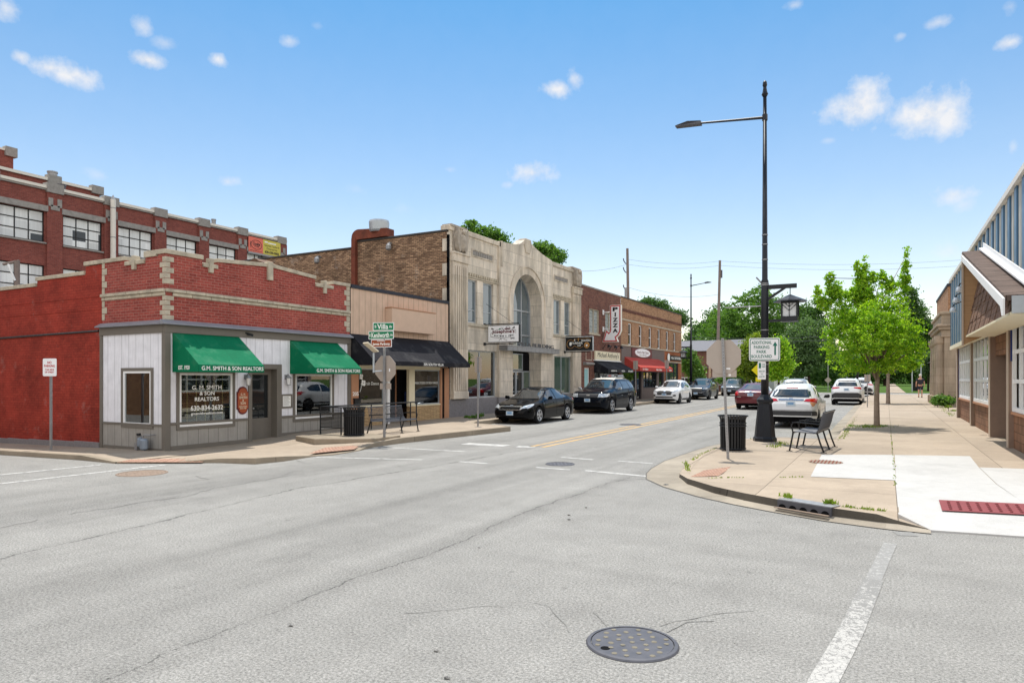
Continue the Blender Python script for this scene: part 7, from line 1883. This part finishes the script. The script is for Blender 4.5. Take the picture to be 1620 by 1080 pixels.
g = MB(); [g.cyl((x,.55,1.9),(x+.16,.55,1.9),.06,n=10) for x in (-.5,-.3,.3)]; g.build('black_lamp', C_['black'], rg); MB().box(-.05,.1,.52,.6,1.84,1.91).build('red_lens', C_['pinkplastic'], rg)
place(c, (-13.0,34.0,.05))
# white crossovers (front view and rear view)
hrv = dict(L=4.3, W=1.78, H=1.60, wb=2.61, fo=.86, hood=1.0, r=.335, paint=P_WHITE, roofw=1.14)
hf = suv(**hrv, head=[[(.45,.78),(.78,.82),(.80,.90),(.6,.88),(.44,.82)]], headside=[[(.1,.8),(.55,.9),(.5,.94),(.12,.88)]], wind=[(-.66,1.10),(.66,1.10),(.53,1.47),(.3,1.5),(-.3,1.5),(-.53,1.47)], swin=[[(1.55,1.05),(2.0,1.38),(2.42,1.45),(2.46,1.05)],[(2.53,1.06),(2.5,1.45),(3.1,1.42),(3.45,1.25),(3.4,1.1)]], rim=C_['darkrim'], fin=None,
   extra=[('grille','front',[(-.44,.60),(.44,.60),(.56,.84),(.3,.88),(-.3,.88),(-.56,.84)],C_['clad'],.007,False),('air_intake','front',[(-.6,.40),(.6,.40),(.56,.48),(-.56,.48)],C_['dark'],.007,False),('fog_lamp','front',[(.58,.50),(.76,.52),(.74,.62),(.60,.60)],C_['dark'],.007,True),('side_cladding','side',[(1.25,.24),(3.05,.24),(3.05,.36),(1.25,.36)],C_['clad'],.006,True),('badge','front',[(-.07,.78),(.07,.78),(.07,.86),(-.07,.86)],C_['chrome'],.014,False)], plates=[('front',.62)])
c = make_car('white crossover parked with its front to the camera before the red awning', 'car', hf, group='parked and driving cars'); place(c, (-12.98,46.9,.09))
hr = suv(**hrv, tail=[[(.42,.96),(.80,.93),(.84,1.02),(.78,1.07),(.5,1.04)]], tailside=[[(3.95,.9),(4.25,.88),(4.24,1.0),(4.0,1.06)]], rwin=[(-.66,1.10),(.66,1.10),(.60,1.32),(.5,1.38),(-.5,1.38),(-.60,1.32)], swin=[[(1.55,1.05),(2.0,1.38),(2.42,1.45),(2.46,1.05)],[(2.53,1.06),(2.5,1.45),(3.1,1.42),(3.5,1.25),(3.4,1.1)]], rim=C_['darkrim'], mirmat=C_['black'],
   extra=[('rear_bumper','rear',[(-.84,.455),(.84,.455),(.84,.58),(.78,.62),(-.78,.62),(-.84,.58)],C_['clad'],.008,False),('chrome_strip','rear',[(-.42,.99),(.42,.99),(.42,1.035),(-.42,1.035)],C_['chrome'],.012,False),('amber_lens','rear',[(.62,.93),(.82,.91),(.76,.80),(.70,.78)],C_['amber'],.008,True),('brake_light','rear',[(-.2,1.42),(.2,1.42),(.2,1.445),(-.2,1.445)],C_['taillamp'],.01,False),('badge','rear',[(-.06,.99),(.06,.99),(.06,1.06),(-.06,1.06)],C_['chrome'],.02,False),('wiper','rear',[(-.02,1.13),(.35,1.15),(.35,1.165),(-.02,1.15)],C_['black'],.02,False),
     ('hatch_seam','rear',[(-.8,.64),(.8,.64),(.8,.65),(-.8,.65)],C_['dark'],.006,False),('side_cladding','side',[(1.25,.24),(3.05,.24),(3.05,.36),(1.25,.36)],C_['clad'],.006,True)], plates=[('rear',.87)])
c = make_car('white crossover parked on the right seen from behind next to the lamp post', 'car', hr, group='parked and driving cars'); place(c, (-2.98,28.2,.02), PI)
# dark compact SUV
d1 = suv(L=4.55, W=1.84, H=1.66, paint=P_DBLUE, head=[[(.5,.80),(.82,.84),(.82,.93),(.52,.88)]], extra=[('grille','front',[(-.45,.55),(.45,.55),(.5,.86),(-.5,.86)],C_['clad'],.007,False),('grille_wing','front',[(-.5,.54),(.5,.54),(.5,.57),(-.5,.57)],C_['chrome'],.012,False),('air_intake','front',[(-.6,.40),(.6,.40),(.56,.5),(-.56,.5)],C_['dark'],.007,False)], rim=C_['darkrim'], rails=(1.9,3.9,1.72))
c = make_car('dark blue grey SUV with roof rails parked behind the white crossover', 'car', d1, group='parked and driving cars'); place(c, (-12.98,55.6,.13))
d2 = suv(L=4.4, W=1.8, H=1.62, paint=P_GREY, hood=.98, head=[[(.5,.76),(.8,.8),(.8,.9),(.52,.85)]], extra=[('grille','front',[(-.45,.70),(.45,.70),(.5,.84),(-.5,.84)],C_['clad'],.007,False),('grille_bar','front',[(-.45,.76),(.45,.76),(.45,.79),(-.45,.79)],C_['chrome'],.012,False),('air_intake','front',[(-.6,.40),(.6,.40),(.56,.52),(-.56,.52)],C_['dark'],.007,False)], fin=None)
c = make_car('grey small SUV furthest along the left kerb, seen behind the stop sign post', 'car', d2, group='parked and driving cars'); place(c, (-12.6,66.6,.16))
# dark red sedan driving away
rd = sedan(L=5.0, W=1.86, H=1.46, paint=P_RED, wheels=(1.0,3.81), roofw=1.22, top=[(0,.6),(.05,.7),(.2,.78),(1.3,.95),(1.42,.98),(2.15,1.38),(2.5,1.46),(3.0,1.455),(3.4,1.38),(4.15,1.08),(4.25,1.06),(4.9,1.04),(4.97,.96),(5.0,.86)], belt=[(0,.55),(.25,.7),(1.3,.88),(2.7,.92),(4.2,.99),(5.0,.92)], bot=[(0,.28),(.2,.2),(1,.17),(4,.2),(4.7,.28),(5,.36)],
   swin=[[(1.7,.96),(2.2,1.29),(2.6,1.36),(2.64,.97)],[(2.72,.97),(2.69,1.36),(3.15,1.33),(3.5,1.2),(3.6,1.0)]], rwin=[(-.66,1.09),(.66,1.09),(.54,1.37),(-.54,1.37)], tail=[[(.60,.80),(.84,.78),(.83,.98),(.68,1.0)]], seams=[], handles=[(2.4,.82),(3.3,.84)], mirror=(1.75,.96), tailside=[[(4.65,.78),(4.95,.78),(4.93,.96),(4.75,1.0)]],
   extra=[('chrome_strip','rear',[(-.32,.925),(.32,.925),(.32,.955),(-.32,.955)],C_['chrome'],.012,False),('bumper_line','rear',[(-.8,.665),(.8,.665),(.8,.68),(-.8,.68)],C_['dark'],.008,False),('bumper_trim','rear',[(.5,.69),(.84,.69),(.84,.71),(.5,.71)],C_['chrome'],.01,True),('badge','rear',[(-.05,.985),(.05,.985),(.05,1.02),(-.05,1.02)],C_['chrome'],.012,False)], plates=[('rear',.82)])
c = make_car('dark red sedan driving away in the right lane beyond the stop sign', 'car', rd, name='car', group='parked and driving cars'); place(c, (-6.6,41.7,.07), PI+.02)
# silver SUV ahead of the white crossover
sv = suv(L=4.6, W=1.86, H=1.68, paint=P_SILVER, tail=[[(.5,1.0),(.84,.98),(.84,1.10),(.56,1.08)]], rwin=[(-.62,1.18),(.62,1.18),(.55,1.46),(-.55,1.46)], extra=[('rear_bumper','rear',[(-.84,.455),(.84,.455),(.84,.62),(-.84,.62)],C_['clad'],.008,False),('brake_light','rear',[(-.2,1.52),(.2,1.52),(.2,1.54),(-.2,1.54)],C_['taillamp'],.01,False)], plates=[('rear',.9)], rails=(1.9,4.0,1.74), chromerails=True)
c = make_car('silver SUV driving away, its roof visible over the white crossover', 'car', sv, name='car', group='parked and driving cars'); place(c, (-5.25,49.5,.1), PI)
rv = suv(L=4.6, W=1.855, H=1.69, paint=P_WHITE, tail=[[(.40,1.08),(.84,1.0),(.86,1.08),(.78,1.13),(.42,1.14)]], rwin=[(-.62,1.2),(.62,1.2),(.54,1.44),(-.54,1.44)], mirmat=C_['black'], r=.37, extra=[('rear_bumper','rear',[(-.86,.455),(.86,.455),(.84,.66),(.66,.78),(-.66,.78),(-.84,.66)],C_['clad'],.009,False),('spoiler','rear',[(-.5,1.5),(.5,1.5),(.5,1.54),(-.5,1.54)],C_['dark'],.01,False),('side_cladding','side',[(1.35,.26),(3.2,.26),(3.2,.4),(1.35,.4)],C_['clad'],.006,True)], plates=[('rear',.98)])
c = make_car('white SUV with a black lower bumper parked at the right kerb beside the green tree', 'car', rv, group='parked and driving cars'); place(c, (-2.2,50.2,.1), PI)
cw = copy_tree(c); cw['label'] = 'far white SUV at the kerb half hidden behind the green tree trunk'; place(cw, (-1.9,70,.16), PI)
# ================================================================== trees and plants
def leaf_mesh(name, pts, size, matl, parent, seed=1, flat=.0, per=1):
    """many leaf-sized quads, one per point (numpy)"""
    rg = np.random.default_rng(seed); n = len(pts); P_ = np.asarray(pts, dtype=np.float64)
    nrm = rg.normal(size=(n,3)); nrm[:,2] = nrm[:,2]*(1-flat)+flat*1.4; nrm /= np.linalg.norm(nrm, axis=1, keepdims=True)
    a = rg.normal(size=(n,3)); u = np.cross(nrm, a); u /= np.linalg.norm(u, axis=1, keepdims=True); v = np.cross(nrm, u)
    s = size*(.6+.8*rg.random(n))[:,None]
    c1 = P_-u*s*.5; c2 = P_-v*s*.32+u*s*.02; c3 = P_+u*s*.55; c4 = P_+v*s*.32+u*s*.02
    V = np.stack([c1,c2,c3,c4], 1).reshape(-1,3)
    o = ORIG.get(parent.name, Vector((0,0,0))); V = V-np.array([o.x,o.y,o.z])
    me = bpy.data.meshes.new(name); me.vertices.add(4*n); me.vertices.foreach_set('co', V.ravel())
    me.loops.add(4*n); me.loops.foreach_set('vertex_index', np.arange(4*n, dtype=np.int32)); me.polygons.add(n)
    me.polygons.foreach_set('loop_start', np.arange(0,4*n,4, dtype=np.int32)); me.polygons.foreach_set('loop_total', np.full(n,4, dtype=np.int32))
    me.update(calc_edges=True); me.validate(); me.materials.append(matl)
    ob = bpy.data.objects.new(name, me); COL.objects.link(ob); ob.parent = parent; return ob
def clumps(blobs, nclump, nleaf, rc, seed, shell=.55):
    rg = np.random.default_rng(seed); out = []
    vol = np.array([b[3]*b[4]*b[5] for b in blobs])**.75; vol /= vol.sum()
    for b, w_ in zip(blobs, vol):
        k = max(2, int(nclump*w_)); d = rg.normal(size=(k,3)); d /= np.linalg.norm(d, axis=1, keepdims=True)
        rad = (shell+(1-shell)*rg.random((k,1)))*1.0
        c = np.array(b[:3])+d*rad*np.array(b[3:6])
        for q in c:
            r_ = rc*(.55+.9*rg.random()); m_ = int(nleaf*(.6+.8*rg.random()))
            e = rg.normal(size=(m_,3))*np.array([1,1,.6])*r_*.55; out.append(q+e)
    return np.concatenate(out)
def limbs(m, base, top, r0, tips, seed):
    rg = random.Random(seed); base = Vector(base); top = Vector(top)
    mid = base.lerp(top,.5)+Vector((rg.uniform(-.1,.1),rg.uniform(-.1,.1),0))*r0*4
    m.tube([base, base+Vector((0,0,.15)), mid, top], [r0*1.35, r0*1.05, r0*.9, r0*.7], 10)
    for tp in tips:
        tp = Vector(tp); a = base.lerp(top, rg.uniform(.75,1.0)); k = a.lerp(tp,.5)+Vector((rg.uniform(-1,1),rg.uniform(-1,1),rg.uniform(0,1)))*(tp-a).length*.12
        m.tube([a, k, tp], [r0*.36, r0*.2, r0*.06], 6)
# bright green street tree on the right pavement
MT['leafbright'] = M_leaf('bright_maple_leaf', (.09,.27,.010), (.48,.68,.04), .5, 1.4)
MT['leafmid'] = M_leaf('mid_green_leaf', (.045,.13,.022), (.19,.34,.055), .4, .35)
MT['leafdark'] = M_leaf('dark_green_leaf', (.03,.085,.022), (.12,.23,.05), .38, .35)
MT['leafgrey'] = M_leaf('grey_green_leaf', (.07,.14,.055), (.17,.27,.11), .4, .5)
MT['leafyellow'] = M_leaf('yellow_green_leaf', (.11,.19,.012), (.30,.38,.04), .45, .6)
Zt = 23.1
def tb(px, py, rx, rz, dz=0.0, ry=None):
    c = at_depth(Zt+dz, px, py); s_ = Zt/FPX; return (c.x, c.y, c.z, rx*s_, (ry or rx)*s_, rz*s_)
bl = [tb(1378,530,56,54),tb(1340,522,36,46),tb(1415,520,38,52),tb(1385,482,40,42),tb(1330,485,24,32),tb(1425,478,14,32),tb(1438,545,22,28),tb(1456,548,11,16),tb(1338,570,26,22),tb(1412,576,34,16),tb(1375,582,42,12),
   tb(1378,535,48,46,1.1),tb(1385,515,44,46,-1.1),tb(1345,505,24,30,.9),tb(1418,520,26,36,-.9),tb(1316,520,16,30),tb(1312,555,12,12),tb(1448,520,12,18)]
sp = [tb(1313,446,7,20,0,4),tb(1321,462,12,20),tb(1293,462,6,12),tb(1302,480,10,14),tb(1358,424,5,18,0,3),tb(1368,424,6,20,0,4),tb(1363,447,13,22),tb(1366,468,19,20),tb(1434.5,402,2.5,14,0,2),tb(1433,424,6,18,0,4),tb(1430,448,9,20),tb(1345,465,9,12),tb(1395,440,7,16),tb(1408,452,8,16),tb(1380,442,6,14)]
tr = thing('street_tree', 'bright yellow green young maple on the right sidewalk', 'tree', (-.28,26.24,.15))
m = MB(); b0 = Vector((-.28,26.24,.12)); top = Vector((-.25,26.22,2.1)); tips = [Vector(b[:3]) for b in bl[:9]+sp]
limbs(m, b0, top, .095, tips, 3); m.build('trunk', MT['bark'], tr, smooth=True)
pts = np.concatenate([clumps(bl, 1050, 28, .14, 5, .3), clumps(sp, 700, 22, .08, 6, .2)])
leaf_mesh('crown', pts, .078, MT['leafbright'], tr, 8, .2)
# second, further street trees on the same pavement
def tree(label, blobs, base, r0, matl, size, nclump, nleaf, rc, seed, shell=.6, name='tree', group=None, bark=None, trunk_top=None):
    t = thing(name, label, 'tree', base, group); m = MB()
    zmin = min(b[2]-b[5] for b in blobs); tp = trunk_top or (base[0], base[1], max(zmin+.3, base[2]+1.2))
    rg = random.Random(seed); limbs(m, base, tp, r0, [Vector(b[:3])+Vector((0,0,rg.uniform(-.2,.3)*b[5])) for b in blobs], seed); m.build('trunk', bark or MT['barkdark'], t, smooth=True)
    leaf_mesh('crown', clumps(blobs, nclump, nleaf, rc, seed, shell), size, matl, t, seed+1); return t
def fb(Z, px, py, rx, rz, ry=None):
    c = at_depth(Z, px, py); s_ = Z/FPX; return (c.x, c.y, c.z, rx*s_, (ry or rx)*s_, rz*s_)
def far_tree(label, Z, L, matl, seed, dens=1.0, size=None, group='trees at the far end of the street', bark=None, ncl=520, **k):
    bs = [fb(Z, *q) for q in L]; cx = sum(b[0] for b in bs)/len(bs); cy_ = sum(b[1] for b in bs)/len(bs)
    big = max(b[3] for b in bs)
    return tree(label, bs, (cx, cy_, .1), max(.12, big*.075), matl, size or .30*Z/95, int(ncl*dens), 26, .62*Z/95, seed, .5, group=group, bark=bark, **k)
far_tree('tall broad green tree left of the lamp post behind the apartment house', 100, [(1185,500,40,40),(1150,520,40,36),(1130,545,34,30),(1110,570,18,22),(1200,470,22,20),(1225,500,34,34),(1170,550,46,36),(1215,545,40,40),(1190,590,60,24)], MT['leafmid'], 21, 2.4)
far_tree('dark green tree crown filling the gap right of the near lamp post', 108, [(1255,515,38,36),(1285,505,26,30),(1290,540,34,40),(1245,560,40,34),(1300,580,40,28),(1275,495,18,14)], MT['leafdark'], 22, 1.8)
far_tree('soft grey green drooping tree right of the near lamp post', 90, [(1270,540,32,34),(1285,560,30,30),(1262,575,30,24),(1300,545,18,26),(1280,520,22,18)], MT['leafgrey'], 23, 1.5, .26)
far_tree('yellow green small tree seen left of the parking direction sign', 66, [(1190,560,20,24),(1182,580,18,18),(1196,545,14,16),(1200,590,16,14)], MT['leafyellow'], 24, 1.0, .2, group='small street trees in the distance')
far_tree('bright green small tree seen right of the parking direction sign', 62, [(1232,562,16,20),(1238,580,16,16),(1228,590,16,12),(1230,545,10,12)], MT['leafbright'], 25, .9, .19, group='small street trees in the distance')
far_tree('dark tree behind the bright green street tree at its right', 92, [(1448,505,16,28),(1455,530,20,26),(1440,470,9,16),(1465,555,16,26),(1470,520,8,16)], MT['leafdark'], 26, 1.2)
far_tree('dark tree mass over the far end of the right sidewalk', 135, [(1420,575,40,22),(1455,580,30,22),(1380,580,40,22),(1345,580,34,26),(1490,575,24,26),(1310,590,30,20)], MT['leafdark'], 27, 2.0)
far_tree('dark leafy tree behind the roof of the apartment house', 112, [(1110,535,26,30),(1140,515,30,34),(1165,530,30,34),(1095,560,20,26)], MT['leafdark'], 37, 1.6)
far_tree('broad dark tree belt closing the far end of the street', 175, [(1250,588,60,22),(1330,592,60,18),(1410,592,60,16),(1480,592,50,18),(1180,590,60,20)], MT['leafdark'], 36, 3.0)
far_tree('dark wooded clump at the far end behind the far white SUV', 150, [(1300,595,40,14),(1360,590,40,18),(1330,575,30,24),(1250,590,40,20)], MT['leafdark'], 28, 1.5)
far_tree('small tree in leaf beside the stone bank at the far end of the right sidewalk', 84, [(1468,568,10,14),(1474,582,8,12),(1463,585,7,8)], MT['leafgrey'], 29, .5, .2, group='small street trees in the distance')
far_tree('green tree top showing over the left part of the stone theatre parapet', 62, [(742,362,12,16),(756,372,14,14),(775,372,16,14),(790,378,12,12),(752,390,26,16),(800,395,20,14)], MT['leafmid'], 30, .9, .22, group='trees behind the shops', ncl=420)
far_tree('green tree top showing over the right part of the stone theatre parapet', 62, [(855,392,12,10),(870,398,14,10),(884,405,10,10),(845,402,14,12),(822,400,14,8),(865,415,24,12)], MT['leafmid'], 31, .8, .22, group='trees behind the shops', ncl=420)
far_tree('small dark tree top just over the roof of the tan brick building', 95, [(1026,482,10,10),(1030,492,12,10),(1018,480,5,6)], MT['leafdark'], 32, .4, .26, group='trees behind the shops')
far_tree('second small tree top over the right end of the tan brick roof', 95, [(1046,486,11,10),(1050,494,14,10),(1070,498,12,10),(1078,505,10,14)], MT['leafdark'], 33, .5, .26, group='trees behind the shops')
far_tree('small light green tree beside the end of the tan brick building', 64, [(1092,575,12,14),(1100,588,12,10),(1088,560,8,8),(1105,600,8,8)], MT['leafmid'], 34, .6, .18, group='small street trees in the distance')
t = thing('street_tree', 'slim second street tree behind the bright green one with its own grey trunk', 'tree', (.35,47.6,.2), None)
bs = [fb(42,1408,565,26,20),(fb(42,1425,550,20,20)),(fb(42,1395,545,22,26)),(fb(42,1440,575,16,12))]; m = MB(); limbs(m, at_depth(42,1405,640), at_depth(42,1405,590), .12, [Vector(b[:3]) for b in bs], 9); m.build('trunk', MT['bark'], t, smooth=True)
for b in (t,): ORIG[b.name] = Vector((.35,47.6,.2))
leaf_mesh('crown', clumps(bs, 260, 24, .25, 77, .45), .16, MT['leafbright'], t, 78)
# shrubs and weeds
def shrub(label, Z, L, matl, seed, n=90, size=.14, rc=.16, name='shrub', cat='shrub'):
    bs = [fb(Z, *q) for q in L]; t = thing(name, label, cat, (bs[0][0],bs[0][1],.15)); m = MB()
    for i, b in enumerate(bs): m.tube([(b[0],b[1],.1),(b[0]+.03,b[1],b[2])], [.02,.008], 5)
    m.build('stem', MT['barkdark'], t); leaf_mesh('foliage', clumps(bs, n, 18, rc, seed, .3), size, matl, t, seed); return t
shrub('low green shrub against the stone bank wall', 37, [(1490,632,12,7),(1500,634,10,6),(1483,635,6,5)], MT['leafmid'], 41, 110, .13)
shrub('rounded hedge beside the red sedan in front of the apartment house', 72, [(1150,596,10,8),(1164,598,10,8),(1172,594,10,10),(1140,600,8,6)], MT['leafmid'], 42, 140, .2, .25)
shrub('patch of low weeds around the foot of the bright green tree', 23.3, [(1372,674,12,2),(1355,675,10,2),(1345,674,6,2),(1395,674,10,1.5)], MT['leafmid'], 43, 60, .05, .05, 'weeds', 'weeds')
shrub('low weeds along the granite base of the theatre', 27.5, [(745,659,12,1.5),(758,657,8,1.5)], MT['leafmid'], 45, 40, .08, .06, 'weeds', 'weeds')
shrub('weed clump in the pavement joint beside the shingled shop', 33, [(1509,650,5,2),(1500,643,4,2)], MT['leafyellow'], 46, 24, .07, .06, 'weeds', 'weeds')
gs = MB(); rg = random.Random(4)
def tufts(line, n, h, w_, z):
    for i in range(n):
        t_ = rg.random()*(len(line)-1); a = Vector(line[int(t_)]).lerp(Vector(line[min(int(t_)+1,len(line)-1)]), t_-int(t_)); x = a.x+rg.gauss(0,w_); y = a.y+rg.gauss(0,w_)
        if noise.noise(Vector((x*1.7,y*1.7,2))) < -.15: continue
        an = rg.random()*PI; d = Vector((math.cos(an),math.sin(an),0))*.012; hh = h*rg.uniform(.4,1.2); le = Vector((rg.gauss(0,.3),rg.gauss(0,.3),1))*hh
        p = Vector((x,y,z)); gs.add([p-d, p+d, p+le], [(0,1,2)])
tufts([(.125,12),(.125,16),(.125,24),(.125,36)], 260, .03, .012, .15); tufts([(-3.1,12.2),(-3.42,13.3),(-3.52,15),(-3.5,17),(-3.2,19.6)], 300, .045, .025, .14)
tufts([(-1.25,10.02),(-.9,9.87),(-.6,9.75)], 500, .06, .03, .175); tufts([(-.5,9.7),(.0,9.62)], 80, .04, .02, .155); tufts([(-1.1,20),(-1.1,26),(-1.12,34)], 200, .05, .02, .16); tufts([(-2.4,17.2),(-2.3,18.6)], 120, .08, .12, .15)
tufts([(-1.02,20.6),(-1.04,25),(-1.05,30)], 160, .06, .03, .15); tufts([(-.75,25.2),(-.1,26.4)], 260, .09, .2, .15); tufts([(2.45,34),(2.6,45)], 300, .15, .06, .15); tufts([(-2.6,11.4),(-1.2,12.3)], 90, .025, .015, .155)
o = gs.build('joint_grass', MT['leafyellow'], None, nofix=True); tag(o, 'thin green grass growing in the joints and kerb edges of the right sidewalk', 'grass', None, 'stuff')
rg = random.Random(9); m = MB()
for _ in range(26):
    x = rg.uniform(-9,1); y = rg.uniform(3,12); s_ = rg.uniform(.003,.007); m.sph((x,y,s_*.4), s_, s_*.8, s_*.6, 5, 3)
for px, py, s_ in ((1054,768,.05),(927,803,.02),(900,815,.025),(900,822,.025),(758,866,.015),(707,1073,.022),(460,990,.02),(690,1030,.02)):
    g_ = ground(px, py); m.sph((g_[0],g_[1],s_*.3), s_, s_*.7, s_*.4, 6, 4)
tag(m.build('road_grit', MT['crack']), 'scattered dark grit and small stones on the asphalt', 'grit', None, 'stuff')

# ================================================================== person walking away
t = thing('person', 'person walking away on the right sidewalk in a dark T-shirt and dark shorts', 'person', (2.35,62.5,.3))
def skin(name, joints, edges, matl, parent, lv=2):
    me = bpy.data.meshes.new(name); me.from_pydata([j[0] for j in joints], edges, []); ob = bpy.data.objects.new(name, me); COL.objects.link(ob)
    md = ob.modifiers.new('s', 'SKIN'); sv = me.skin_vertices[0].data
    for i, j in enumerate(joints): sv[i].radius = (j[1], j[2] if len(j) > 2 else j[1]); sv[i].use_root = (i == 0)
    ob.modifiers.new('u', 'SUBSURF').levels = lv
    dg = bpy.context.evaluated_depsgraph_get(); m2 = bpy.data.meshes.new_from_object(ob.evaluated_get(dg)); bpy.data.objects.remove(ob)
    m2.materials.clear(); m2.materials.append(matl); m2.polygons.foreach_set('use_smooth', [True]*len(m2.polygons))
    o = bpy.data.objects.new(name, m2); COL.objects.link(o); o.parent = parent; return o
SK = M('skin', S(206,158,132), .55, 0, .06, 12); 
J = [((0,0,.95),.15,.11),((0,.0,1.15),.14,.1),((0,.0,1.38),.17,.1),((0,.0,1.48),.07),((0,.02,1.56),.06),((0,.03,1.68),.095,.11),
 ((-.1,0,.9),.09),((-.11,-.06,.5),.06),((-.11,-.16,.12),.042),((-.11,-.08,.04),.04),((-.11,.03,.02),.035),
 ((.1,0,.9),.09),((.11,.1,.5),.06),((.11,.04,.1),.042),((.11,.08,.03),.04),((.11,.2,.02),.035),
 ((-.2,0,1.42),.065),((-.27,-.03,1.14),.045),((-.28,.06,.9),.034),((-.275,.1,.82),.03),
 ((.2,0,1.42),.065),((.27,.03,1.14),.045),((.28,.1,.9),.034),((.275,.14,.82),.03)]
E_ = [(0,1),(1,2),(2,3),(3,4),(4,5),(0,6),(6,7),(7,8),(8,9),(9,10),(0,11),(11,12),(12,13),(13,14),(14,15),(2,16),(16,17),(17,18),(18,19),(2,20),(20,21),(21,22),(22,23)]
skin('body', J, E_, SK, t)
skin('t_shirt', [((0,0,.93),.19,.14),((0,0,1.15),.185,.135),((0,0,1.38),.19,.125),((-.2,0,1.41),.09),((-.25,-.02,1.24),.075),((.2,0,1.41),.09),((.25,.02,1.24),.075)], [(0,1),(1,2),(2,3),(3,4),(2,5),(5,6)], M('charcoal_cotton', S(52,52,60), .9), t)
skin('shorts', [((0,0,.95),.19,.14),((-.1,0,.85),.12),((-.115,-.05,.58),.1),((.1,0,.85),.12),((.115,.06,.58),.1)], [(0,1),(1,2),(0,3),(3,4)], M('dark_shorts', S(44,46,60), .9), t)
m = MB(); m.sph((0,.015,1.72), .105, .12, .11, 12, 8); m.v = [(a+2.35,b+62.5,c+.3) for a,b,c in m.v]; ORIG[t.name] = Vector((2.35,62.5,.3)); m.build('hair', M('light_hair', S(206,198,190), .8), t, smooth=True)
m = MB()
for sx_, y0_, z0_ in ((-.11,-.02,.04),(.11,.14,.03)): m.sph((sx_,y0_,z0_), .055, .14, .05, 10, 6)
m.v = [(a+2.35,b+62.5,c+.3) for a,b,c in m.v]; m.build('shoe', MT['black'], t, smooth=True)
